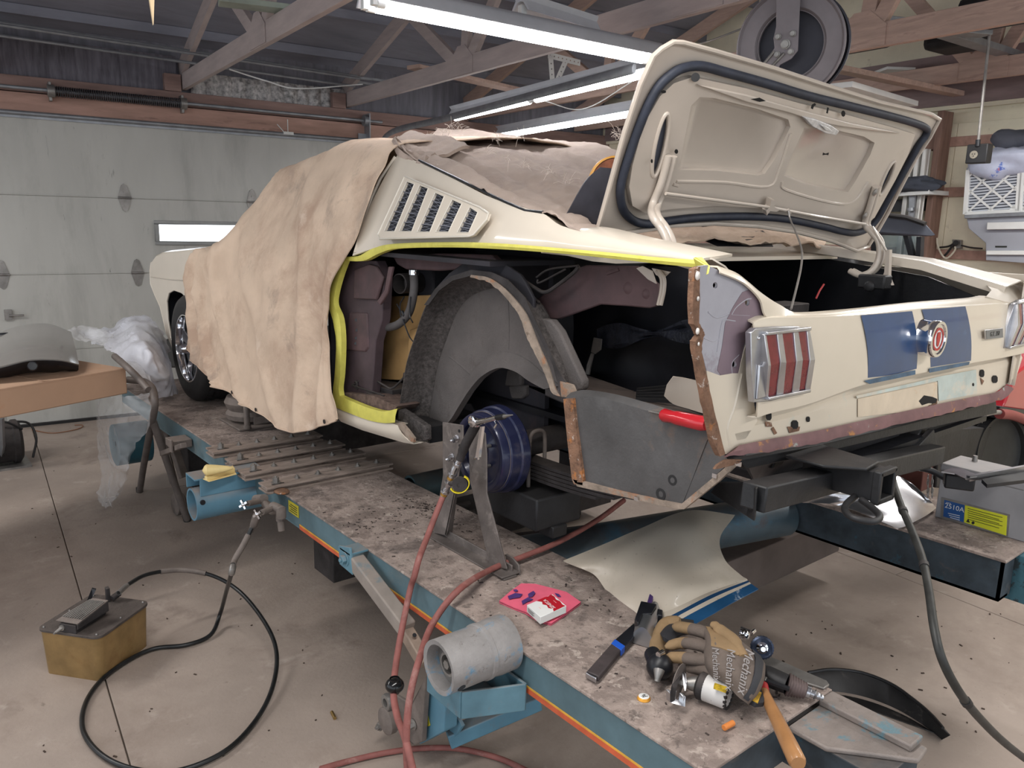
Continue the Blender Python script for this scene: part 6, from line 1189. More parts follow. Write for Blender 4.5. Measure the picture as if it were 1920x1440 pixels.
b = MB(); b.grid(g); m_dustcream = mat('dusty_cream_panel', (200, 188, 172), .4, var=.05, vs=4, spots=[((120, 108, 96), 60, .64, .03, .7), ((176, 164, 146), 4, .56, .15, .6)], coat=.2)
b.build('panel_skin', m_dustcream, qp, solid=.003, smooth=60)
rowA = g[-1]; strip_ends = [[(1188, 1140), (1258, 1142), (1400, 1086)], [(1240, 1163), (1272, 1151), (1403, 1090)], [(1250, 1165), (1280, 1156), (1406, 1093)], [(1268, 1166), (1292, 1160), (1409, 1096)], [(1290, 1172), (1320, 1160), (1423, 1106)]]
L = []
for k, r in enumerate([[(1188, 1140, .660), (1222, 1146, .675), (1258, 1140, .685), (1328, 1108, .69), (1400, 1086, .685)], [(1235, 1166, .663), (1252, 1158, .672), (1275, 1146, .678), (1335, 1115, .685), (1402, 1089, .682)], [(1250, 1167, .663), (1264, 1160, .670), (1285, 1148, .675), (1342, 1119, .682), (1405, 1092, .68)], [(1266, 1167, .663), (1280, 1160, .668), (1300, 1149, .672), (1350, 1123, .679), (1408, 1095, .678)], [(1300, 1172, .662), (1318, 1162, .664), (1336, 1152, .668), (1374, 1130, .674), (1422, 1105, .675)]]): L.append(cat_rom([C(p[0], p[1], z=p[2]) for p in r], 8))
L[0] = cat_rom([g[-1][i] for i in range(0, 41, 10)], 8)
m_scr = mat('scratched_blue', (36, 82, 122), .4, var=.15, vs=8, spots=[((196, 204, 208), 3.5, .60, .04, .9)])
for k, m_ in enumerate((m_dustcream, mat('navy_stripe', (30, 66, 102), .4, var=.1), m_dustcream, m_scr)):
    b = MB(); b.grid([L[k], L[k + 1]]); b.build('panel_stripe' if k != 0 else 'panel_edge', m_, qp, solid=.003, smooth=60)
ZT = ZD + .002
# pink rag
rag = [(936, 1131), (958, 1112), (977, 1098), (1003, 1099), (1030, 1106), (1062, 1115), (1089, 1133), (1062, 1153), (1033, 1173), (1008, 1166), (985, 1152), (962, 1142)]
cpx = (1010, 1132); rows = [[C(cpx[0] + (p[0] - cpx[0]) * s, cpx[1] + (p[1] - cpx[1]) * s, z=ZT) + V((0, 0, .003 + .004 * (1 + mnoise.noise(V((p[0] * .04, p[1] * .04, s * 2)))) * (1 - .2 * s))) for p in rag] for s in (.02, .35, .7, 1)]
b = MB(); b.grid(rows, True); ragp = thing('pink_rag', C(1000, 1135, z=ZD), 'bright pink folded rag with violet ink stains on the deck under the cigarette pack', 'rag'); m_pink = mat('pink_cloth', (220, 96, 120), .85, var=.06, vs=20); b.build('cloth_layer', m_pink, ragp, solid=.003)
b = MB(); rows = [[p + V((0, 0, -.003)) for p in rows[-1]], [p + V((0, 0, -.006)) for p in rows[-1]]]; b.grid(rows, True); b.build('cloth_fold', m_pink, ragp)
b = MB(); ms = mat('violet_ink', (76, 50, 112), .7, var=.2, vs=60)
for q in ([(952, 1118), (966, 1112), (980, 1114), (975, 1120), (962, 1122), (955, 1124)], [(990, 1114), (1000, 1108), (1004, 1112), (998, 1119), (991, 1120)], [(978, 1127), (990, 1120), (1000, 1124), (988, 1129), (980, 1134)], [(1040, 1112), (1048, 1114), (1052, 1119), (1045, 1118)], [(962, 1106), (968, 1105), (972, 1108), (966, 1110)]):
    b.prism([C(*p, z=ZT + .0115) for p in q], (0, 0, .0006))
b.build('ink_stain', ms, ragp)
# cigarette pack
zt = ZD + .036; A_, B_, C_, D_ = [C(*p, z=zt) for p in ((988, 1134), (1036, 1114), (1062, 1136), (1013, 1157))]; D_ = A_ + (C_ - B_)
cp = thing('cigarette_pack', C(1020, 1150, z=ZD), 'small white and red cardboard cigarette pack lying on the pink rag', 'cigarette pack')
b = MB(); b.prism([A_, B_, C_, D_], (0, 0, -.021)); b.build('carton', m_white, cp, bevel=.001)
def lr(a, c, t): return a.lerp(c, t)
def uvp(u, v, h=.0003): return lr(lr(A_, B_, u), lr(D_, C_, u), v) + V((0, 0, h))
b = MB(); b.prism([uvp(u, v) for u, v in ((.36, .02), (.45, .0), (.7, .0), (.8, .04), (.94, .0), (.97, .2), (.92, .4), (.97, .6), (.93, .85), (.97, .98), (.5, 1.0), (.56, .85), (.46, .7), (.5, .5), (.42, .35), (.48, .2))], (0, 0, .0004)); b.build('red_print', mat('pack_red', (178, 30, 44), .4, var=.05), cp)
text('SENECA', 'pack_lettering', m_white, uvp(.60, .5, .001), uvp(.6, 0) - uvp(.6, 1), Z_.cross(uvp(.6, 0) - uvp(.6, 1)), .0155, cp, .0002)
b = MB()
for u, v0, v1 in ((.82, .4, .6), (.24, .42, .56)): b.beam(uvp(u, v0, .0006), uvp(u, v1, .0006), .0015, .0005)
b.build('small_print', mat('print_pale', (232, 180, 180), .5, var=0), cp)
b = MB(); e_ = (D_ - A_).normalized(); s0 = A_ + V((0, 0, -.006)) - (B_ - A_).normalized() * .0008
for k in range(4): b.beam(s0 + e_ * .006 + V((0, 0, -.0032 * k)), s0 + e_ * (.045 - .006 * (k % 2)) + V((0, 0, -.0032 * k)), .0004, .0009)
b.build('pack_text', m_ink, cp)
# black flat-bar tool with aluminium head
tl = thing('filing_tool', C(1170, 1200, z=ZD), 'black flat-bar hand tool with domed aluminium head, blue band and purple tail', 'hand tool')
def zp(pts, z0, h, nm, m_, par, bevel=.002): b = MB(); b.prism([C(*p, z=z0 + h) for p in pts], (0, 0, -h)); return b.build(nm, m_, par, bevel=bevel)
zp([(1100, 1258), (1123, 1268), (1166, 1216), (1148, 1204)], ZT + .004, .016, 'grip', mat('brown_black_grip', (62, 54, 54), .7, var=.2, vs=30), tl, .003)
zp([(1146, 1206), (1165, 1219), (1172, 1211), (1153, 1198)], ZT + .004, .017, 'blue_band', mat('blue_tape', (30, 84, 184), .5, var=.08), tl, .001)
zp([(1153, 1199), (1172, 1212), (1202, 1180), (1188, 1168)], ZT + .006, .014, 'bar', m_black, tl)
zp([(1098, 1261), (1101, 1257), (1121, 1266), (1118, 1272)], ZT + .004, .014, 'end_cap', m_chromedull, tl, .002)
rows = []
for k, (l, r) in enumerate((((1188, 1186), (1222, 1196)), ((1191, 1172), (1229, 1178)), ((1195, 1158), (1233, 1160)), ((1202, 1146), (1237, 1142)), ((1216, 1137), (1236, 1133)))):
    a, c = C(*l, z=ZT + .03), C(*r, z=ZT + .03); rows.append([V((a.x, a.y, ZT))] + [a.lerp(c, t / 8) + V((0, 0, .022 * sin(pi * t / 8) * (1 - k * .12))) for t in range(9)] + [V((c.x, c.y, ZT))])
b = MB(); b.grid(rows); b.add([p for p in rows[0]], [tuple(range(11))]); b.build('aluminium_head', mat('cast_aluminium', (176, 178, 182), .3, .9, var=.08, vs=10), tl)
zp([(1190, 1160), (1202, 1126), (1232, 1132), (1222, 1150), (1205, 1150), (1197, 1168)], ZT, .05, 'black_block', m_black, tl, .003)
zp([(1232, 1140), (1243, 1143), (1242, 1154), (1232, 1152)], ZT, .035, 'knob', m_black, tl, .003)
zp([(1213, 1130), (1221, 1132), (1230, 1102), (1222, 1099)], ZT + .03, .01, 'tail', mat('purple_anodised', (86, 62, 122), .4, .3, var=.05), tl, .002)
# gloves
m_gl = mat('glove_grey_brown', (104, 92, 84), .9, var=.12, vs=14, bump=.3, bs=160); m_tan = mat('glove_tan', (144, 118, 86), .85, var=.14, vs=10, bump=.2, bs=120, spots=[((120, 92, 62), 9, .56, .15, .6)]); m_cuff = mat('glove_cuff_black', (46, 46, 50), .7, var=.15)
def glove(name, lab, fingers, palm, cuffp, th, par_z):
    g_ = thing(name, C(*palm[0], z=ZD), lab, 'glove', 'work gloves piled on the tools')
    for (pts, rs, tip) in fingers:
        P = cat_rom([C(p[0], p[1], z=p[2]) for p in pts], 5); n = len(P); R_l = []
        for i in range(n): t = i / (n - 1); R_l.append((rs[0] + (rs[1] - rs[0]) * t) * (1 if i else .35) * (.75 if i == 1 else 1))
        k = int(n * .45); b = MB(); b.tube(P[k:], R_l[k:], 12, flat=.8); b.build('finger', m_gl, g_); b = MB(); b.tube(P[:k + 1], R_l[:k + 1], 12, flat=.8); b.build('fingertip', tip, g_)
    return g_
gv = glove('work_glove', 'grey-brown work glove with tan finger tips and thumb, topmost on the pile of tools', [
  ([(1262, 1174, .725), (1285, 1177, .735), (1315, 1184, .745), (1345, 1196, .745)], (.016, .019), m_tan), ([(1247, 1214, .705), (1275, 1206, .715), (1305, 1208, .735), (1345, 1218, .74)], (.014, .019), m_tan),
  ([(1247, 1233, .695), (1275, 1233, .705), (1305, 1236, .72), (1345, 1240, .73)], (.015, .019), m_tan), ([(1286, 1251, .68), (1305, 1254, .695), (1325, 1258, .71), (1350, 1262, .72)], (.014, .018), m_gl)], [(1340, 1230)], None, .05, .74)
net = [[C(*p[:2], z=p[2]) for p in r] for r in ([(1310, 1176, .70), (1320, 1200, .70), (1318, 1228, .70), (1322, 1256, .69), (1335, 1275, .68)], [(1318, 1176, .752), (1328, 1196, .765), (1328, 1224, .76), (1330, 1248, .745), (1338, 1270, .72)], [(1360, 1184, .765), (1366, 1205, .775), (1368, 1235, .765), (1366, 1262, .745), (1362, 1282, .72)], [(1395, 1208, .755), (1402, 1228, .762), (1402, 1258, .75), (1396, 1285, .735), (1384, 1306, .71)], [(1424, 1232, .735), (1430, 1245, .74), (1426, 1272, .735), (1414, 1300, .72), (1400, 1318, .70)], [(1430, 1240, .70), (1434, 1252, .70), (1430, 1280, .70), (1418, 1306, .69), (1402, 1322, .675)])]
g = smooth_grid(net, 5, 5); b = MB(); b.grid(g); b.build('palm', m_gl, gv, solid=.004, smooth=70)
b = MB(); u0 = .002
def onpalm(u, v, h=.003):   # u along palm 0..1, v across 0..1
    i = 5 + u * 15; j = v * 20; i0, j0 = int(i), int(j); i1, j1 = min(i0 + 1, len(g) - 1), min(j0 + 1, 20); a = g[i0][j0].lerp(g[i0][j1], j - j0); c = g[i1][j0].lerp(g[i1][j1], j - j0); return a.lerp(c, i - i0) + V((-.2, -.35, .9)).normalized() * h
rows = [[onpalm(u, v) for v in (.0, .1, .2, .3, .4)] for u in (.05, .2, .35, .45)]; rows.append([onpalm(.52, v) for v in (.05, .12, .2, .3, .36)])
b.grid(rows); b.build('tan_patch', m_tan, gv, solid=.003, smooth=70)
b = MB(); b.tube(cat_rom([C(1395, 1232, z=.765), C(1375, 1200, z=.775), C(1352, 1182, z=.775), C(1336, 1168, z=.775)], 5), [.012] * 4 + [.016] * 8 + [.012] * 3 + [.006], 12, flat=.7); b.build('thumb', m_tan, gv)
rows = [[onpalm(u, v, .004) for v in (.02, .25, .5, .75, .98)] for u in (.80, .9, 1.0)]; b = MB(); b.grid(rows); b.build('cuff', m_cuff, gv, solid=.004, smooth=70)
b = MB(); b.prism([C(*p, z=.70) for p in ((1400, 1292), (1424, 1290), (1436, 1300), (1432, 1316), (1416, 1318), (1405, 1312))], (0, 0, -.012)); b.build('cuff_tab', m_cuff, gv, bevel=.002)
b = MB(); b.prism([C(*p, z=.703) for p in ((1414, 1293), (1428, 1298), (1421, 1317), (1410, 1311))], (0, 0, -.003)); b.build('yellow_tag', mat('tag_amber', (190, 150, 50), .6, var=.3, vs=80), gv)
m_let = mat('pale_print', (140, 134, 132), .8, var=.1)
for (w, u, v, s) in (('Mechanix', .62, .56, .030), ('Mechanix', .34, .70, .026), ('Mechanix', .12, .72, .022)): text(w, 'glove_lettering', m_let, onpalm(u, v, .006), onpalm(u, .9) - onpalm(u, .3), onpalm(min(1, u + .2), v) - onpalm(u, v), s, gv, .0004, shear=.15)
g2 = thing('work_glove', C(1250, 1200, z=ZD), 'second work glove, brown and black, half hidden under the topmost glove', 'glove', 'work gloves piled on the tools')
b = MB(); b.tube(cat_rom([C(1236, 1240, z=.665), C(1232, 1215, z=.67), C(1238, 1190, z=.68), C(1250, 1170, z=.69), C(1275, 1168, z=.70)], 5), [.010] + [.02] * 19 + [.016], 12, flat=.7); b.build('finger', m_tan, g2)
rows = [[C(*p, z=z) for p in r] for r, z in (([(1240, 1188), (1250, 1172), (1272, 1163), (1300, 1166)], .68), ([(1242, 1196), (1256, 1182), (1278, 1174), (1302, 1176)], .705), ([(1258, 1206), (1268, 1196), (1284, 1188), (1304, 1188)], .70))]
b = MB(); b.grid(smooth_grid(rows, 4, 4)); b.build('palm', m_cuff, g2, solid=.01, smooth=70)
# cut-off tool with white barrel
ct = thing('cutoff_tool', C(1320, 1310, z=ZD), 'air cut-off tool with dirty white barrel and open steel disc guard', 'air tool')
p0, p1 = C(1308, 1283, z=.688), C(1368, 1306, z=.686); ax = (p1 - p0).normalized(); Lb = (p1 - p0).length
b = MB(); b.lathe(p0 + ax * .012, ax, [(.0, 0), (.028, 0), (.030, .004), (.030, Lb - .02), (.028, Lb - .014), (0, Lb - .014)], 32); b.build('barrel', mat('scuffed_white', (208, 204, 200), .5, .1, var=.08, vs=12, spots=[((120, 112, 106), 40, .66, .04, .8)]), ct)
b = MB(); b.lathe(p0, ax, [(.0, 0), (.024, .0), (.0315, .006), (.0315, .016), (.03, .02)], 28); b.build('front_ring', m_darkmetal, ct)
b = MB()
for k in range(16): a = 2 * pi * k / 16; u, w = perp(ax); b.box(p0 + ax * (Lb - .002) + u * (.027 * cos(a)) + w * (.027 * sin(a)), (.006, .006, .006))
b.build('vent_ring', m_darkmetal, ct)
h0 = C(1276, 1280, z=.69); b = MB(); b.tube([p0, p0.lerp(h0, .35), p0.lerp(h0, .7), h0], [.018, .016, .011, .008], 18); b.build('neck', m_steel, ct)
b = MB(); b.lathe(C(1272, 1278, z=.695), ax, [(0, 0), (.042, .0), (.042, .0015), (0, .0015)], 36); b.build('cutting_disc', m_dirty, ct)
b = MB(); b.hexn(C(1268, 1277, z=.695), ax, .007, .02); b.build('spindle_nut', m_steel, ct)
gq = [(1272, 1250), (1263, 1262), (1256, 1300), (1260, 1318), (1284, 1325), (1285, 1316), (1267, 1308), (1268, 1300)]
b = MB(); b.prism([C(*p, z=.71) for p in ((1274, 1249), (1264, 1262), (1256, 1298), (1256, 1316), (1263, 1312), (1266, 1290), (1276, 1256))], ax * .004)
b.prism([C(1256, 1300, z=.70), C(1257, 1318, z=.67), C(1285, 1326, z=.67), C(1286, 1306, z=.69), C(1281, 1306, z=.69), C(1280, 1320, z=.673), C(1262, 1313, z=.673), C(1262, 1300, z=.70)], (0, .012, .004))
b.prism([C(1278, 1256, z=.712), C(1284, 1262, z=.712), C(1286, 1280, z=.70), C(1283, 1295, z=.69), C(1280, 1280, z=.70)], ax * .003); b.build('guard', m_chromedull, ct, bevel=.001)
b = MB(); lab_c = p0 + ax * (Lb * .62); b.prism([C(*p, z=.722) for p in ((1340, 1280), (1364, 1288), (1361, 1295), (1338, 1287))], (0, 0, -.006)); b.build('yellow_label', mat('label_gold', (196, 164, 44), .5, var=.4, vs=100), ct)
# dark die grinder with hose plug
dg = thing('angle_grinder', C(1236, 1262, z=ZD), 'small black air grinder standing with its brass-grey plug towards the viewer', 'air tool')
gc = C(1237, 1250, z=.685); b = MB(); b.ball(gc, .032, 24, 14, (1, 1, 1)); b.cyl(gc, gc + V((.03, .05, .0)), .026, .02); b.build('motor_body', m_black, dg)
pth = [C(1236, 1256, z=.70), C(1234, 1268, z=.69), C(1232, 1278, z=.68)]; b = MB(); b.tube([pth[0], pth[0].lerp(pth[1], .4), pth[1], pth[1].lerp(pth[2], .4), pth[2]], [.013, .012, .009, .0075, .0055], 14); b.lathe(pth[2], (pth[1] - pth[2]), [(.007, 0), (.007, .004), (.005, .006)], 12); b.build('air_plug', m_steel, dg)
b = MB(); b.cyl(C(1234, 1228, z=.72), C(1243, 1223, z=.72), .007); b.build('chuck', m_chrome, dg)
# die grinder with stacked rings, pointing right
dr_ = thing('die_grinder', C(1480, 1285, z=ZD), 'black straight die grinder with ringed nose and chrome plug, lying right of the gloves', 'air tool')
a0, a1, a2, a3 = C(1425, 1262, z=.688), C(1476, 1283, z=.684), C(1512, 1296, z=.676), C(1544, 1309, z=.668)
b = MB(); b.tube([a0, a0.lerp(a1, .3), a1], [.024, .026, .024], 18, flat=.9); b.build('body', m_blackmetal, dr_)
ax = (a2 - a1).normalized(); Lr = (a2 - a1).length; b = MB(); b.lathe(a1, ax, [(0, 0)] + [(r_ * (1 - .28 * k / 6), Lr * (k + f_) / 7) for k in range(7) for r_, f_ in ((.0255, 0), (.027, .4), (.0245, .75))] + [(0, Lr)], 28); b.build('ringed_nose', mat('reddish_grey_rings', (96, 82, 80), .6, .3, var=.2, vs=20), dr_)
ax = (a3 - a2).normalized(); Lr = (a3 - a2).length; b = MB(); b.lathe(a2, ax, [(.014, 0), (.014, Lr * .2), (.009, Lr * .25), (.009, Lr * .45), (.012, Lr * .5), (.008, Lr * .6), (.008, Lr * .75), (.0065, Lr * .8), (.007, Lr * .9), (.005, Lr)], 20, True); b.build('air_plug', m_chromedull, dr_)
b = MB(); b.beam(C(1436, 1276, z=.70), C(1480, 1292, z=.692), .012, .006); b.build('lever', m_black, dr_)
# wire wheel tool
ww = thing('wire_wheel_tool', C(1420, 1215, z=ZD), 'chrome die tool with toothed blue-black wheel, behind the gloves', 'air tool')
wcn = C(1428, 1213, z=.70); wa = V((-.75, -.6, .35)).normalized(); b = MB(); u, w = perp(wa); rows = []
for k in range(49):
    t = 2 * pi * k / 48; r_ = .027 + (.0015 if k % 2 else 0); rows.append([wcn + u * (cos(t) * q * r_) + w * (sin(t) * q * r_) + wa * h for q, h in ((0, .010), (.6, .012), (.85, .016), (1, .014), (1, 0), (.8, -.004), (0, -.004))])
b.grid(rows); b.build('toothed_wheel', mat('blueblack_steel', (52, 60, 78), .35, .6, var=.3, vs=60), ww)
b = MB(); b.lathe(wcn + wa * .01, wa, [(.014, 0), (.014, .004), (.008, .006), (.008, .022), (.006, .026), (0, .026)], 18); b.cyl(C(1405, 1190, z=.715), C(1388, 1186, z=.715), .012, .016); b.ball(C(1396, 1190, z=.715), .014); b.cyl(C(1408, 1188, z=.71), C(1414, 1183, z=.71), .006); b.build('chrome_spindle', m_chrome, ww)
# hammer handle
hm = thing('hammer', C(1460, 1350, z=ZD), 'hammer with varnished orange-brown wooden handle hanging over the deck end', 'hammer')
q0, q1 = C(1432, 1298, z=.690), C(1497, 1432, z=.700); b = MB(); b.tube([q0, q0.lerp(q1, .25), q0.lerp(q1, .5), q0.lerp(q1, .8), q0.lerp(q1, .97), q1], [.012, .0135, .0155, .0175, .0175, .014], 16); b.build('wooden_handle', mat('varnished_wood', (164, 118, 76), .35, var=.14, vs=10, stretch=(1, 1, 1), spots=[((124, 82, 48), 16, .62, .08, .6)], coat=.4), hm)
b = MB(); b.cyl(C(1430, 1286, z=.69), q0, .0125); b.build('red_collar', mat('red_collar', (170, 40, 40), .5), hm)
b = MB(); b.box(C(1426, 1280, z=.684), (.09, .028, .028), Matrix.Rotation(.4, 3, 'Z')); b.build('hammer_head', m_steel, hm, bevel=.004)
# bottle cap, ear plug, yellow bit
bcp = thing('bottle_cap', C(1207, 1311, z=ZD), 'white-topped bottle cap with a gold crimped rim on the deck edge', 'bottle cap')
cc = C(1207, 1310, z=ZD + .001); rows = []
for k in range(43): t = 2 * pi * k / 42; r_ = .0150 + (.001 if k % 2 else 0); rows.append([cc + V((cos(t) * r_, sin(t) * r_, 0)), cc + V((cos(t) * .0138, sin(t) * .0138, .0055)), cc + V((cos(t) * .0125, sin(t) * .0125, .0066))])
b = MB(); b.grid(rows); b.build('crimped_rim', mat('gold_rim', (226, 160, 60), .35, .4, var=.05), bcp)
b = MB(); b.lathe(cc + V((0, 0, .0062)), Z_, [(.0128, 0), (.0115, .0008), (0, .001)], 32); b.build('cap_top', m_white, bcp)
b = MB(); b.tube(cat_rom([cc + V((x * .001, y * .001, .0075)) for x, y in ((-6, 3), (-3, -3), (-1, 4), (2, -3), (3, 4), (6, 0))], 4), .0006, 5); b.beam(cc + V((-.007, -.002, .0075)), cc + V((.006, -.006, .0075)), .0012, .0004); b.build('cap_script', m_ink, bcp)
b = MB(); b.cyl(C(1357, 1365, z=ZD + .008), C(1375, 1355, z=ZD + .009), .0065, n=16); tag(b.build('ear_plug', mat('orange_foam', (212, 128, 62), .7, var=.08), bevel=.001), 'small orange cylinder lying near the deck corner', 'ear plug')
b = MB(); b.prism([C(*p, z=.012) for p in ((1553, 1318), (1562, 1317), (1564, 1322), (1554, 1325))], (0, 0, .01)); tag(b.build('plastic_scrap', mat('yellow_scrap', (206, 200, 60), .5)), 'tiny yellow scrap on the floor by the black arch piece', 'scrap')
# screwdriver / pry bar in the boot corner
pr = thing('pry_bar', C(1270, 790, x=1.53), 'bent pry bar with a red plastic handle lying on the cut boot floor', 'pry bar')
a = [C(1160, 750, x=1.50), C(1185, 762, x=1.49), C(1215, 770, x=1.475), C(1246, 777, x=1.462)]; b = MB(); b.tube(cat_rom(a, 5), [.003] * 5 + [.0055] * 11, 10, flat=.7); b.build('blade', m_steel, pr)
h0, h1 = C(1243, 778, x=1.462), C(1326, 796, x=1.448); b = MB(); ax = (h1 - h0).normalized(); Lh = (h1 - h0).length; b.lathe(h0, ax, [(0, 0), (.014, 0), (.017, .006), (.015, Lh * .25), (.0175, Lh * .35), (.018, Lh * .9), (.014, Lh), (0, Lh)], 12); b.build('red_handle', mat('red_plastic', (176, 30, 40), .25, var=.06, coat=.5), pr)

# =====================================================================  FLOOR AND FAR RUNWAY PIECES
arch = thing('wheel_arch_piece', C(1640, 1330, z=0), 'black curved wheel arch cut-off lying on the floor beyond the hammer', 'car panel')
oa = [(1515, 1262), (1560, 1256), (1615, 1262), (1670, 1283), (1712, 1312), (1745, 1340), (1768, 1366)]; ia = [(1545, 1312), (1590, 1318), (1640, 1334), (1690, 1352), (1730, 1366), (1752, 1374), (1768, 1376)]
O_ = cat_rom([C(*p, z=.055) for p in oa], 5); I_ = cat_rom([C(*p, z=.004) for p in ia], 5); b = MB(); b.grid([[p + V((0, 0, .0)) for p in O_], [p + V((0, -.025, -.012)) for p in O_], [p.lerp(q, .45) + V((0, 0, -.035)) for p, q in zip(O_, I_)], I_]); b.build('arch_skin', mat('arch_black', (46, 44, 44), .5, .2, var=.3, vs=10, spots=[((104, 96, 92), 5, .60, .08, .7)]), arch, solid=.003)
b = MB(); b.tube([p + V((0, 0, .002)) for p in O_], .006, 6); b.build('rolled_edge', m_blackmetal, arch)
al = [[(1504, 942, .70), (1560, 925, .73), (1620, 900, .74), (1680, 893, .74), (1712, 908, .73)], [(1560, 945, .675), (1610, 936, .70), (1650, 925, .71), (1700, 915, .715), (1738, 932, .70)], [(1614, 962, .665), (1645, 962, .675), (1675, 955, .685), (1715, 942, .69), (1748, 944, .675)], [(1683, 992, .66), (1700, 986, .66), (1718, 977, .661), (1738, 966, .662), (1755, 953, .663)]]
b = MB(); b.grid(smooth_grid([[C(p[0], p[1], z=p[2]) for p in r] for r in al], 6, 6)); tag(b.build('aluminium_sheet', mat('bare_aluminium', (214, 214, 218), .22, .95, var=.06, vs=5, bump=.05, bs=10), solid=.003, smooth=70), 'curved bright aluminium sheet lying on the far deck behind the hitch', 'metal sheet')
# battery
bx, y0_, y1_, hb_ = 3.08, .86, 1.175, .215
bt = thing('truck_battery', (bx + .085, 1.0, ZD), 'grey heavy battery with blue and yellow label on the far deck', 'battery')
m_bat = mat('battery_grey', (150, 148, 150), .5, var=.06, vs=10, dust=((176, 168, 162), .5))
b = MB(); b.bb((bx, y0_, ZD), (bx + .17, y1_, ZD + hb_ - .03)); b.build('case', m_bat, bt, bevel=.004)
b = MB(); b.bb((bx - .004, y0_ - .004, ZD + hb_ - .03), (bx + .174, y1_ + .004, ZD + hb_)); b.build('lid', m_bat, bt, bevel=.006)
def bl(pts, h): return [V((bx - h, C(*p, x=bx).y, C(*p, x=bx).z)) for p in pts]
b = MB(); b.prism(bl([(1766, 932), (1894, 965), (1890, 1006), (1764, 972)], .0005), (-.001, 0, 0)); b.build('label_border', m_steel, bt)
b = MB(); b.prism(bl([(1771, 937), (1809, 947), (1807, 979), (1769, 968)], .0016), (-.0005, 0, 0)); b.build('blue_label', mat('label_blue', (36, 84, 146), .5, var=.08), bt)
b = MB(); b.prism(bl([(1810, 947), (1889, 967), (1887, 1004), (1808, 979)], .0016), (-.0005, 0, 0)); b.build('yellow_label', mat('label_lemon', (216, 216, 50), .5, var=.05), bt)
yd = bl([(1809, 955)], 0)[0] - bl([(1771, 945)], 0)[0]
text('2510A', 'battery_number', m_white, bl([(1790, 952)], .0026)[0], yd, Z_, .026, bt, .0003); text('ors', 'battery_mark', m_white, bl([(1779, 943)], .0026)[0], yd, Z_, .013, bt, .0003)
b = MB()
for k in range(3): b.beam(bl([(1778 + k * 2, 962 + k * 4)], .0024)[0], bl([(1800, 967 + k * 4)], .0024)[0], .0006, .0022)
b.build('fine_print', m_white, bt)
b = MB()
for k in range(6): b.beam(bl([(1815, 953 + k * 4)], .0024)[0], bl([(1880 - (k % 2) * 6, 970 + k * 4)], .0024)[0], .0006, .002)
b.prism(bl([(1812, 978), (1816, 972), (1819, 980)], .0022), (-.0005, 0, 0)); b.prism(bl(ell(1825, 980, 3, 3, 8), .0022), (-.0005, 0, 0)); b.build('warning_print', m_ink, bt)
b = MB(); 
for (x, y) in ((.04, .06), (.13, .06), (.13, .25)): b.cyl((bx + x, y0_ + y, ZD + hb_), (bx + x, y0_ + y, ZD + hb_ + .022), .010, .008)
b.build('terminal', m_steel, bt)
# black battery strap / clamp with aluminium handles on top
sp = thing('carrier_strap', C(1800, 900, z=ZD + hb_), 'black clamp with two bare aluminium handles resting on the battery', 'clamp')
zb_ = ZD + hb_ + .03
b = MB(); c_ = C(1798, 902, z=zb_); b.box(c_, (.05, .09, .05), Matrix.Rotation(.5, 3, 'Z')); b.build('clamp_body', m_black, sp, bevel=.006)
b = MB(); b.tube(cat_rom([C(1680, 872, x=2.9), C(1715, 876, x=2.95), C(1745, 882, x=3.0), C(1775, 898, x=3.06)], 4), .012, 10); b.build('clamp_cable', m_black, sp)
b = MB(); b.prism([C(*p, z=zb_ + .035) for p in ((1765, 886), (1785, 879), (1805, 881), (1832, 892), (1832, 897), (1810, 900), (1790, 890))], (0, 0, .004)); b.beam(C(1815, 897, z=zb_ + .035), C(1935, 875, z=zb_ + .04), .012, .018); b.build('aluminium_handle', m_chromedull, sp)
b = MB(); b.prism([C(*p, z=zb_ + .02) for p in ((1840, 905), (1930, 885), (1930, 905), (1850, 915))], (0, 0, .012)); b.build('black_arm', m_black, sp)
ch = thing('chain', C(1742, 915, z=ZD + .1), 'short dark steel chain hanging beside the battery', 'chain')
for cx in (1740, 1748):
    for k in range(5): b = MB(); c_ = C(cx, 896 + k * 8, x=3.03); a_ = arc(c_, (0, .35, 0) if k % 2 else (.9, .3, 0), Z_, .008, 0, 360, 12)[:-1]; b.tube([V((p.x, p.y, c_.z + (p.z - c_.z) * 1.5)) for p in a_], .0022, 6, True); b.build('chain_link', m_steel, ch)
# red machine with round black fan shroud
rm = thing('shop_machine', (3.2, 1.4, ZD), 'red and black shop machine with a large round black guard behind the tail', 'machine')
yM = 1.22
b = MB(); b.prism([C(*p, y=yM + .08) for p in ((1885, 755), (1905, 700), (1990, 640), (2080, 700), (2080, 790), (1880, 765))], (0, .5, 0)); b.build('red_hood', mat('machine_red', (160, 26, 38), .3, var=.05, coat=.5), rm, bevel=.01)
b = MB(); b.prism([C(*p, y=yM + .06) for p in ((1876, 762), (2080, 790), (2080, 830), (1872, 785))], (0, .4, 0)); b.build('black_skirt', m_black, rm, bevel=.004)
b = MB(); b.prism([C(*p, y=yM + .1) for p in ((1762, 815), (1790, 805), (2080, 790), (2080, 930), (1755, 915))], (0, .3, 0)); b.build('housing', m_blackmetal, rm, bevel=.006)
dc_ = C(1868, 850, y=yM + .08); b = MB(); b.lathe(dc_, V((-.25, -1, .12)), [(0, .012), (.15, .006), (.165, .01), (.170, .03), (.185, .034), (.192, .02), (.192, -.01)], 56); b.build('round_guard', mat('guard_black', (36, 37, 38), .45, .2, var=.3, vs=10, spots=[((150, 150, 150), 40, .73, .02, .8)]), rm)
b = MB(); b.tube(cat_rom([C(1832, 790, y=yM), C(1845, 778, y=yM), C(1870, 773, y=yM), C(1890, 776, y=yM)], 5), .010, 10); b.build('pipe_handle', m_steel, rm)
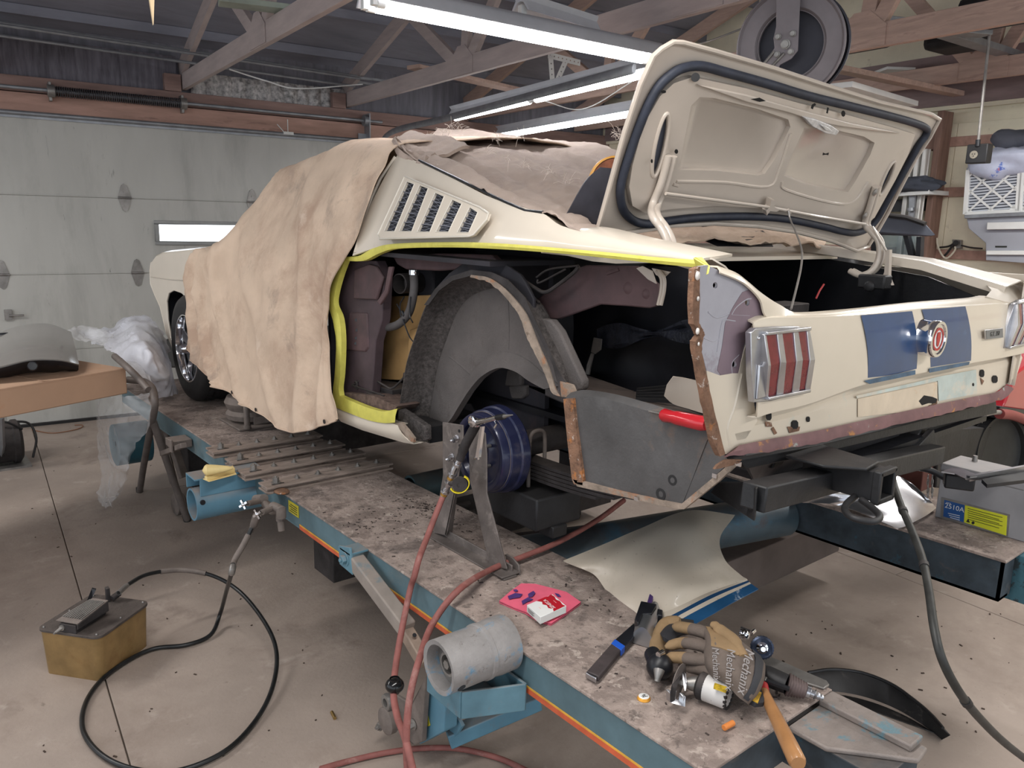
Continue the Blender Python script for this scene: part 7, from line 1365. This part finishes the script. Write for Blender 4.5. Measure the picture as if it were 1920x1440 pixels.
b = MB(); b.tube(cat_rom([C(1874, 776, y=yM), C(1900, 779, y=yM), C(1940, 795, y=yM)], 5), .022, 14); b.build('red_sleeve', mat('dull_red_sleeve', (122, 50, 48), .5, var=.1), rm)
zr = C(1725, 890, x=3.35); b = MB(); b.bb((3.33, zr.y - .02, ZD), (3.34 + .2, zr.y + .26, zr.z + .05)); tag(b.build('brown_box', mat('oxblood', (92, 52, 46), .7, var=.1), bevel=.004), 'dark red-brown box standing on the far deck behind the hitch', 'box')
# black lead hanging from the hitch over to the floor at right
b = MB(); lead = [C(1670, 880, y=.88), C(1678, 915, y=.84), C(1692, 955, y=.78), C(1712, 1000, y=.72), C(1730, 1050, y=.66), C(1742, 1110, y=.60), C(1752, 1180, y=.55), C(1768, 1240, y=.52), C(1800, 1300, y=.50), C(1840, 1350, y=.49), C(1890, 1398, y=.48), C(1960, 1450, y=.47)]
ld = thing('black_lead', C(1750, 1200, y=.55), 'thick black rubber lead hanging from the hitch and running off at the lower right', 'cable'); b.tube(cat_rom(lead, 8), .0085, 10); b.build('lead_line', mat('lead_rubber', (46, 46, 44), .5, var=.3, vs=30), ld)
b = MB(); q = cat_rom(lead, 8); b.tube(q[16:18], .0105, 10); b.tube(q[33:35], .0105, 10); b.tube(q[66:68], .0105, 10); b.build('tape_wrap', m_rubber, ld)

# =====================================================================  LEFT SIDE
zB = .94; F0, F1 = C(236, 690, z=zB), C(0, 729, z=zB); Bk = C(191, 640, z=zB); d = (F1 - F0).normalized(); F2 = F0 + d * 1.9; wv = Bk - F0; wv = wv - d * wv.dot(d) 
m_card = mat('cardboard', (178, 145, 120), .85, var=.05, vs=3, spots=[((176, 124, 88), 2.5, .58, .1, .5)])
hB = (zB - C(240, 738, x=F0.x).z)
bxo = thing('cardboard_box', (F0 + d * .6).xyz * 1, 'long flat brown cardboard box carrying the wrapped bonnet at left', 'box'); 
b = MB(); b.prism([F0, F2, F2 + wv, F0 + wv], (0, 0, -hB)); b.build('carton', m_card, bxo, bevel=.006)
b = MB(); e0 = F0 + d * .42; b.prism([e0 + V((0, 0, .001)), e0 + d * .006 + V((0, 0, .001)), e0 + d * .012 + wv + V((0, 0, .001)), e0 + wv + V((0, 0, .001))], (0, 0, .002)); b.beam(F0 + V((0, 0, -.004)), F2 + V((0, 0, -.004)), .006, .006); b.build('carton_flap', m_card, bxo)
hn = [[(-60, 640, 1.02), (-10, 628, 1.05), (40, 612, 1.08), (90, 609, 1.08), (133, 624, 1.04)], [(-60, 670, 1.01), (-5, 655, 1.045), (48, 640, 1.07), (100, 640, 1.06), (140, 652, 1.02)], [(-60, 705, .985), (0, 690, 1.01), (57, 677, 1.03), (112, 677, 1.015), (147, 685, .975)]]
hood = thing('bonnet', C(60, 660, z=zB), 'glossy dark grey car bonnet wrapped in clear film on the cardboard box', 'bonnet')
g = smooth_grid([[C(p[0], p[1], z=p[2]) for p in r] for r in hn], 8, 8); b = MB(); b.grid(g); b.build('bonnet_skin', mat('wrapped_grey', (124, 120, 116), .16, var=.06, vs=4, bump=.08, bs=6, coat=.6), hood, solid=.012, smooth=70)
fe = g[-1]; b = MB(); b.grid([[p + V((0, -.003, 0)) for p in fe], [p + V((0, .01, -.022)) for p in fe], [p + V((.0, .08, -.05)) for p in fe], [V((p.x, p.y + .12, max(zB + .004, p.z - .075))) for p in fe]]); b.build('bonnet_lip', m_black, hood, solid=.003)
b = MB(); c_ = C(60, 682, z=1.02); b.lathe(c_ + V((0, -.015, -.01)), V((-.2, -1, .3)), [(.01, 0), (.02, 0), (.022, .006), (.018, .012), (.0, .014)], 16); b.ball(C(8, 628, z=1.06), .035, 14, 8, (1.5, .8, .35)); b.build('latch_loop', m_black, hood)
# sawhorse of bent tube
sh = thing('sawhorse', (1.1, 4.8, 0), 'grey bent-tube sawhorse holding up the end of the cardboard box', 'sawhorse')
m_tubeg = mat('grey_tube', (108, 100, 96), .6, .3, var=.2, vs=10, dust=((132, 120, 112), .5))
tp = C(283, 745, x=1.08); tA = V((1.075, tp.y, tp.z))
b = MB(); b.tube(cat_rom([C(215, 668, z=.97), C(240, 690, z=.955), C(262, 712, z=.90), C(278, 730, z=.86)], 5), .017, 12); b.build('top_rail', m_tubeg, sh)
lg1 = [C(240, 712, z=.85), C(270, 716, z=.85), C(286, 730, z=.83), C(290, 760, x=1.09), C(283, 800, x=1.10), C(270, 870, x=1.16), C(262, 922, z=.0)]
b = MB(); b.tube(cat_rom(lg1, 6), .019, 12); b.build('leg', m_tubeg, sh)
b = MB(); b.tube([C(287, 790, x=1.10), C(318, 880, x=1.19), C(352, 977, z=.0)], .019, 12); b.build('leg', m_tubeg, sh)
b = MB(); b.cyl(C(262, 922, z=.0) + V((0, 0, .03)), C(262, 922, z=0), .021); b.cyl(C(352, 977, z=.0) + V((-.01, 0, .04)), C(352, 977, z=0), .021); b.build('foot_cap', m_rubber, sh)
# clear film
m_film = mat('clear_film', (235, 236, 238), .08, var=.02, vs=3, alpha=.26, bump=.9, bs=22)
def film(net, nm, par, amp=.02, m=None, nu=18, nv=18, fr=9):
    g = smooth_grid([[V(p) for p in r] for r in net], nu, nv)
    for i, r in enumerate(g):
        for j, p in enumerate(r): n = V((mnoise.noise(p * fr), mnoise.noise(p * fr + V((9, 0, 0))), mnoise.noise(p * fr + V((0, 9, 0))))); n2 = V((mnoise.noise(p * fr * 3.1), mnoise.noise(p * fr * 3.1 + V((9, 0, 0))), mnoise.noise(p * fr * 3.1 + V((0, 9, 0))))); r[j] = p + n * amp + n2 * amp * .5
    b = MB(); b.grid(g); return b.build(nm, m or m_film, par, smooth=30)
fm = thing('plastic_film', C(220, 740, z=.8), 'crinkled clear plastic film hanging off the cardboard box beside the sawhorse', 'plastic film')
film([[C(125, 618, z=1.03), C(160, 610, z=1.02), C(190, 618, z=1.0), C(225, 630, z=.98)], [C(148, 640, z=.96), C(180, 638, z=.96), C(210, 645, z=.96), C(248, 660, z=.94)], [C(192, 640, z=.95), C(215, 660, z=.95), C(240, 680, z=.93), C(275, 690, z=.9)], [C(236, 690, z=.95), C(252, 705, z=.9), C(270, 715, z=.86), C(290, 735, z=.8)]], 'top_wrap', fm, .018, mat('clear_film_bright', (240, 240, 242), .08, var=0, alpha=.5, bump=1, bs=30))
fx = F0 + wv * .35
film([[X(182, 745, .93), X(205, 742, .94), X(235, 742, .96), X(280, 735, 1.02)], [X(180, 790, .93), X(205, 790, .92), X(238, 790, .96), X(282, 790, 1.04)], [X(184, 835, .95), X(210, 850, .92), X(235, 850, .95), X(246, 850, .98)], [X(190, 880, .95), X(215, 900, .94), X(236, 890, .95), X(240, 880, .98)], [X(186, 945, .95), X(205, 950, .95), X(220, 935, .96), X(230, 920, .97)]], 'hanging_film', fm, .02)
# plastic bags on the deck end
bgm = mat('cloudy_bag', (214, 214, 222), .3, var=.06, vs=4, alpha=.82, bump=.7, bs=14, spots=[((188, 188, 198), 4, .52, .2, .7)])
bag = thing('plastic_bag', C(280, 700, x=1.3), 'cloudy white plastic bag slumped on the far end of the deck beside the tyre', 'plastic bag')
film([[X(150, 622, 1.2), X(210, 612, 1.3), X(240, 594, 1.4), X(285, 598, 1.45), X(308, 622, 1.48)], [X(170, 640, 1.1), X(225, 622, 1.2), X(255, 612, 1.25), X(290, 618, 1.35), X(312, 640, 1.45)], [X(215, 660, 1.05), X(245, 652, 1.1), X(275, 650, 1.15), X(300, 660, 1.25), X(318, 672, 1.4)], [X(255, 700, 1.10), X(272, 694, 1.12), X(290, 696, 1.16), X(310, 702, 1.22), X(328, 712, 1.36)], [X(288, 744, 1.22), X(295, 746, 1.23), X(308, 748, 1.25), X(325, 744, 1.30), X(334, 728, 1.38)]], 'bag_film', bag, .03, bgm, 18, 18, 6)
b = MB(); b.prism([X(290, 642, 1.5), X(325, 632, 1.5), X(330, 690, 1.5), X(312, 690, 1.5)], (.1, .05, 0)); tag(b.build('bumper_part', m_black, bevel=.01), 'black shiny car part behind the plastic bag next to the tyre', 'car part')
# blue hub on the floor behind the film
b = MB(); hc = C(262, 822, x=1.25); b.cyl((1.1, hc.y, hc.z - .02), (1.3, hc.y, hc.z - .02), .13, n=28); b.cyl((1.09, hc.y - .04, hc.z), (1.1, hc.y - .04, hc.z), .018, n=14); tag(b.build('blue_hub', mat('teal_hub', (52, 92, 104), .5, .2, var=.2, vs=5), bevel=.004), 'round teal-blue steel hub behind the hanging clear film', 'hub')
# dark motor at the left edge
mo = thing('floor_motor', C(30, 840, z=0), 'grimy dark round motor with loose wires on the floor at the left edge', 'motor')
c_ = C(40, 825, z=.16); b = MB(); b.lathe(c_ + V((-.32, 0, 0)), X_, [(0, 0), (.12, 0), (.14, .02), (.14, .26), (.15, .27), (.15, .30), (.12, .32), (0, .33)], 32); b.build('motor_drum', m_darkmetal, mo)
b = MB(); b.tube(cat_rom([c_ + V(q) for q in ((-.05, 0, .14), (.06, .05, .1), (.09, 0, 0), (.05, -.06, -.12))], 5), .008, 8); b.tube(cat_rom([c_ + V(q) for q in ((-.2, -.05, .14), (-.1, -.12, .17), (0, -.1, .1))], 5), .008, 8); b.build('motor_cable', m_rubber, mo)
b = MB(); b.bb((c_.x - .5, c_.y - .15, 0), (c_.x + .03, c_.y + .15, .015)); b.build('motor_base', m_steel, mo)
b = MB(); b.prism([C(-30, 780, z=.45), C(4, 786, z=.43), C(6, 840, z=.2), C(2, 862, z=.06), C(-30, 870, z=.03)], (.02, .05, 0)); b.build('side_cover', m_galv, mo, bevel=.004)
b = MB(); b.tube(cat_rom([C(60, 806, z=.006), C(95, 812, z=.006), C(130, 808, z=.006), C(152, 802, z=.006), C(154, 797, z=.006), C(140, 797, z=.006)], 6), .004, 6); tag(b.build('floor_wire', mat('brown_wire', (140, 96, 70), .6)), 'thin brown wire lying on the floor in front of the garage door', 'wire')
# litter on the floor
random.seed(11); b = MB()
for k in range(45):
    p = C(random.uniform(60, 620), random.uniform(830, 1420), z=.001); s = random.uniform(.0015, .005); b.box((p.x, p.y, .002), (s * random.uniform(1, 3), s, .003), Matrix.Rotation(random.uniform(0, 3), 3, 'Z'))
for k in range(40):
    p = C(random.uniform(1430, 1900), random.uniform(1130, 1380), z=.001); s = random.uniform(.002, .006); b.box((p.x, p.y, .002), (s * random.uniform(1, 3), s, .003), Matrix.Rotation(random.uniform(0, 3), 3, 'Z'))
o = b.build('floor_litter', mat('litter', (74, 60, 52), .9, var=.3)); o['kind'] = 'stuff'; tag(o, 'dark specks of dirt and leaf scattered over the concrete floor', 'litter')
random.seed(5); b = MB()
for k in range(260):
    x = random.choice([random.gauss(C(800, 955, z=ZD).x, .03), random.uniform(XL0 + .02, XL1 - .02)]); y = random.gauss(C(800, 955, z=ZD).y, .06) if k % 2 else random.uniform(.85, 2.6)
    if not XL0 + .01 < x < XL1 - .01: continue
    s = random.uniform(.0015, .004); b.box((x, y, ZD + .0015), (s * random.uniform(1, 4), s, .002), Matrix.Rotation(random.uniform(0, 3), 3, 'Z'))
o = b.build('grinding_debris', mat('debris', (70, 60, 56), .9, var=.4, vs=200)); o['kind'] = 'stuff'; tag(o, 'grinding dust, shavings and grit scattered on the near deck plate', 'debris')
b = MB(); b.cyl(C(622, 1335, z=.006), C(628, 1347, z=.006), .006); tag(b.build('brass_fitting', mat('old_brass', (160, 132, 84), .4, .8)), 'small brass fitting lying on the floor left of the blue tower', 'fitting')

# =====================================================================  RIGHT SIDE AND OVERHEAD
# hanging outlet box on its cord
XO = 5.2; ob_ = B(1830, 290, x=XO); t = thing('hanging_outlet', b2w(ob_), 'black outlet box hanging on a straight cord from the right trusses', 'outlet')
b = MB(True); b.cyl(B(1834, 268, x=XO), B(1857, 48, x=XO - .05), .009, n=8); b.build('cord', m_steel, t)
b = MB(True); b.bb((XO, B(1850, 290, x=XO).y, B(1830, 306, x=XO).z), (XO + .07, B(1811, 290, x=XO).y, B(1830, 270, x=XO).z)); b.build('outlet_box', m_blackmetal, t, bevel=.006)
b = MB(True); c_ = B(1826, 290, x=XO - .001); b.cyl(c_ + V((-.004, 0, 0)), c_, .024, n=20); b.build('socket', mat('socket_grey', (130, 124, 112), .6), t)
b = MB(True)
for dy, dz in ((.007, .004), (-.007, .004), (0, -.009)): b.box(c_ + V((-.005, dy, dz)), (.002, .004, .006))
b.cyl(B(1834, 268, x=XO) + V((0, 0, -.02)), B(1834, 262, x=XO), .014, n=12); b.build('socket_slots', m_black, t)
# wall cabinet, filters, plastic bags
XC = 5.95; cab = thing('wall_cabinet', b2w(B(1870, 440, x=XC)), 'grey metal wall unit with slanted lower front under the air filters', 'cabinet')
Bx = lambda pts, x: [B(*p, x=x) for p in pts]
b = MB(True); b.prism(Bx([(1812, 408), (2010, 398), (2010, 500), (1848, 488), (1848, 456), (1816, 428)], XC), (.28, 0, 0)); b.build('cabinet_body', mat('cabinet_grey', (162, 164, 172), .5, .2, var=.05, vs=3), cab, bevel=.004)
b = MB(True); b.prism(Bx([(1808, 403), (2010, 393), (2010, 401), (1808, 410)], XC - .03), (.3, 0, 0)); b.build('cabinet_shelf', m_galv, cab, bevel=.003)
b = MB(True); b.beam(B(1852, 424, x=XC - .02), B(2010, 421, x=XC - .02), .03, .05); b.beam(B(1850, 474, x=XC - .01), B(2010, 474, x=XC - .01), .02, .03); b.build('cabinet_rail', m_white, cab, bevel=.004)
b = MB(True); b.prism(Bx([(1866, 461), (1888, 461), (1888, 464), (1866, 464)], XC - .002), (-.001, 0, 0)); b.build('cabinet_mark', m_ink, cab)
m_pleat = mat('filter_pleats', (96, 100, 112), .9, var=.2, vs=20)
for (x0p, x1p, lb) in ((1816, 1916, 'white-framed pleated air filter with diamond lattice on the wall shelf'), (1918, 2010, 'second pleated air filter cut by the right edge of the picture')):
    TL, TR, BR, BL_ = [B(*p, x=XC + .04) for p in ((x0p + 2, 319 - (x0p - 1816) * .1), (x1p, 309 - (x0p - 1816) * .1), (x1p - 6, 396 - (x0p - 1816) * .02), (x0p - 4, 402 - (x0p - 1816) * .02))]
    f_ = thing('air_filter', b2w(BL_), lb, 'air filter', 'pleated air filters on the shelf')
    b = MB(True); b.prism([TL, TR, BR, BL_], (.12, 0, 0)); b.build('pleat_pack', m_pleat, f_)
    uv = lambda u, v, h=0: TL.lerp(TR, u).lerp(BL_.lerp(BR, u), v) + V((-h, 0, 0))
    b = MB(True)
    for k in range(15): b.beam(uv(.04, .06 + k * .063, .008), uv(.96, .04 + k * .063, .008), .012, .009, up=(1, 0, 0))
    b.build('pleats', mat('pleat_light', (186, 190, 198), .8, var=.05), f_)
    b = MB(True)
    for s in (1, -1):
        for k in range(-2, 3):
            u0, v0, u1, v1 = k / 2.4, 0, k / 2.4 + 1, 1
            if u0 < 0: v0 = -u0; u0 = 0
            if u1 > 1: v1 = 1 - (u1 - 1); u1 = 1
            if v1 - v0 < .05: continue
            a, c = (u0, v0), (u1, v1)
            if s < 0: a, c = (1 - u0, v0), (1 - u1, v1)
            b.beam(uv(*a, .018), uv(*c, .018), .014, .004, up=(1, 0, 0))
    b.build('lattice', m_white, f_)
    b = MB(True)
    for a, c in (((0, 0), (1, 0)), ((1, 0), (1, 1)), ((1, 1), (0, 1)), ((0, 1), (0, 0))): b.beam(uv(*a, .01), uv(*c, .01), .03, .03, up=(1, 0, 0))
    b.build('filter_frame', m_white, f_, bevel=.002)
pbz = thing('rag_heap', b2w(B(1890, 290, x=XC)), 'heap of blue-white plastic bags with a dark rag on top of the filters', 'bags')
def blob(c, r, sc_, m_, nm, par, seed, bb=True):
    b = MB(bb); b.ball(c, r, 28, 18, sc_); b.v = [c + (p - c) * (1 + .35 * mnoise.noise(p * 9 + V((seed, 0, 0))) + .15 * mnoise.noise(p * 25)) for p in b.v]; return b.build(nm, m_, par, smooth=50)
blob(B(1885, 305, x=XC + .1), .16, (1, 1.7, .7), mat('bluish_bag', (196, 202, 222), .3, var=.1, vs=9, spots=[((70, 110, 200), 9, .62, .05), ((236, 130, 60), 5, .66, .03)]), 'plastic_bag_film', pbz, 1)
blob(B(1900, 262, x=XC + .1), .10, (1, 1.5, .7), mat('slate_rag', (84, 86, 96), .8, var=.15), 'dark_rag', pbz, 4)
# wall outlet with cords
wo = thing('wall_outlet', b2w(B(1795, 457, x=XR - .02)), 'grey wall outlet with black plug and thin cords above the lower batten', 'outlet')
q = Bx([(1785, 449), (1802, 450), (1802, 466), (1786, 466)], XR - .03); b = MB(True); b.prism(q, (.03, 0, 0)); b.build('outlet_plate', m_steel, wo, bevel=.003)
b = MB(True); b.tube(cat_rom(Bx([(1792, 455), (1785, 462), (1776, 474), (1768, 482)], XR - .05), 4), .008, 6); b.tube(cat_rom(Bx([(1762, 464), (1778, 462), (1790, 456)], XR - .05), 4), .008, 6); b.tube(cat_rom(Bx([(1802, 460), (1820, 464), (1842, 466)], XR - .05), 4), .006, 6); b.cyl(B(1792, 455, x=XR - .06), B(1792, 455, x=XR - .02), .018); b.build('plug_cord', m_rubber, wo)
b = MB(True); b.tube(cat_rom(Bx([(1757, 446), (1758, 460), (1766, 478), (1776, 484), (1790, 470), (1791, 462)], XR - .06), 5), .007, 6); b.build('white_cord', mat('cord_cream', (206, 198, 180), .6), wo)
# shelf with dark bundle seen through the gap
sf = thing('wall_shelf', b2w(B(1700, 370, x=6.1)), 'shelf with a dark folded cover seen between boot lid and post', 'shelf')
b = MB(True); b.prism(Bx([(1640, 362), (1742, 356), (1742, 364), (1640, 370)], 5.95), (.28, 0, 0)); b.build('shelf_board', m_white, sf)
b = MB(True); b.prism(Bx([(1704, 366), (1716, 366), (1712, 410), (1704, 412)], 6.0), (.02, 0, 0)); b.cyl(B(1708, 390, x=5.98), B(1708, 396, x=5.98), .03); b.build('shelf_bracket', m_galv, sf)
b = MB(True); b.prism(Bx([(1645, 375), (1738, 372), (1735, 395), (1640, 398)], 6.15), (.05, 0, 0)); b.build('shelf_shade', m_black, sf)  # black plate painted in as the shade below the shelf
blob(B(1690, 348, x=6.0), .15, (.9, 2.0, .42), mat('charcoal_fabric', (70, 74, 84), .9, var=.15), 'folded_cover', sf, 2)
# cart with black soft top and glass behind the car
jp = thing('utility_vehicle', b2w((5.2, 3.3, 0)), 'small vehicle with black soft top and windscreen parked behind the car at right', 'vehicle')
XJ = 4.9
b = MB(True); tp_ = Bx([(1560, 398), (1650, 398), (1700, 406), (1736, 418), (1757, 441), (1740, 444), (1640, 436), (1560, 430)], XJ); b.prism(tp_, (.12, .5, 0)); b.build('soft_top', mat('soft_top', (84, 88, 98), .7, var=.08), jp, bevel=.01)
b = MB(True); b.tube(Bx([(1640, 400), (1700, 408), (1735, 420)], XJ - .02), .015, 8); b.build('top_seam', m_rubber, jp)
b = MB(True); b.prism(Bx([(1640, 438), (1730, 444), (1726, 484), (1640, 484)], XJ + .1), (.01, 0, 0)); b.build('windscreen', mat('tinted_glass', (120, 138, 142), .08, var=.05, alpha=.55), jp)
b = MB(True)
for (a, c) in (((1700, 440), (1712, 484)), ((1726, 444), (1724, 484)), ((1640, 438), (1640, 484))): b.beam(B(*a, x=XJ + .08), B(*c, x=XJ + .08), .03, .04, up=(1, 0, 0))
b.build('windscreen_post', m_black, jp)
q = B(1680, 484, x=XJ); b = MB(True); b.bb((XJ, q.y + .3, .35), (XJ + .3, q.y + 1.4, q.z)); b.build('vehicle_body', m_blackmetal, jp, bevel=.05)
for yy in (q.y + .3, q.y + 1.1): b = MB(True); b.cyl((XJ - .02, yy, .3), (XJ + .18, yy, .3), .3, n=32); b.build('road_wheel', m_rubber, jp, bevel=.02)
# twin-disc reel on its bracket, hung from the truss
rl = thing('twin_disc_reel', C(1480, 90, z=2.45), 'pair of large grey steel discs on a bolted bracket hanging over the boot lid', 'hose reel')
c1 = C(1481, 84, z=2.45); vd = (c1 - V((0, 0, H))).normalized(); ax = (vd + V((.42, -.05, .0))).normalized(); Rr = 88 * (c1 - V((0, 0, H))).length / F / 1.02
m_reel = mat('dusty_reel_steel', (132, 124, 126), .6, .3, var=.1, vs=6, dust=((150, 142, 140), .3)); m_reeld = mat('dark_reel_steel', (66, 66, 74), .6, .3, var=.15, vs=6)
b = MB(); b.lathe(c1, ax, [(.60 * Rr, .03), (.62 * Rr, .008), (.66 * Rr, .0), (.93 * Rr, -.0), (.97 * Rr, -.012), (Rr, -.008), (Rr, .004), (.97 * Rr, .012), (.6 * Rr, .012)], 64); b.build('front_disc', m_reel, rl)
b = MB(); b.lathe(c1 + ax * .05, ax, [(0, 0), (.62 * Rr, 0), (.62 * Rr, .03), (0, .03)], 48); b.build('reel_drum', m_reeld, rl)
b = MB(); b.lathe(c1 + ax * .13, ax, [(.0, .0), (.93 * Rr, 0), (.97 * Rr, -.012), (Rr, -.008), (Rr, .006), (.97 * Rr, .014), (0, .014)], 64); b.build('back_disc', m_reeld, rl)
b = MB(); b.lathe(c1 + ax * .02, ax, [(.62 * Rr, 0), (.62 * Rr, .12)], 40); b.build('drum_wall', m_reeld, rl)
pp = lambda p, h=-.04: PL(p[0], p[1], c1 + ax * h, ax)
b = MB(); b.prism([pp(p) for p in ((1455, -60), (1503, -60), (1496, 95), (1484, 110), (1462, 122), (1458, 134), (1438, 132), (1428, 124), (1452, 90), (1450, 72), (1455, 50))], ax * .006); b.build('bracket_plate', m_reel, rl, bevel=.002)
b = MB()
for p, r in (((1473, 83), .014), ((1459, 69), .009), ((1487, 63), .009), ((1457, 102), .009), ((1483, 97), .009)): b.lathe(pp(p, -.042), -ax, [(r * 1.4, 0), (r * 1.4, .004), (r, .005), (r, .014), (0, .015)], 14)
b.tube([pp((1452, 96), -.045), pp((1425, 128), -.045)], .006, 6); b.tube([pp((1470, 100), -.045), pp((1440, 132), -.045)], .006, 6); b.build('bracket_bolts', m_steel, rl)
b = MB(); b.tube(cat_rom([C(1275, 88, z=2.5), C(1320, 80, z=2.5), C(1370, 62, z=2.52), C(1425, 40, z=2.56)], 6), .004, 6); tag(b.build('reel_cord', m_steel), 'thin cord running from the twin-disc reel to the left', 'cord')
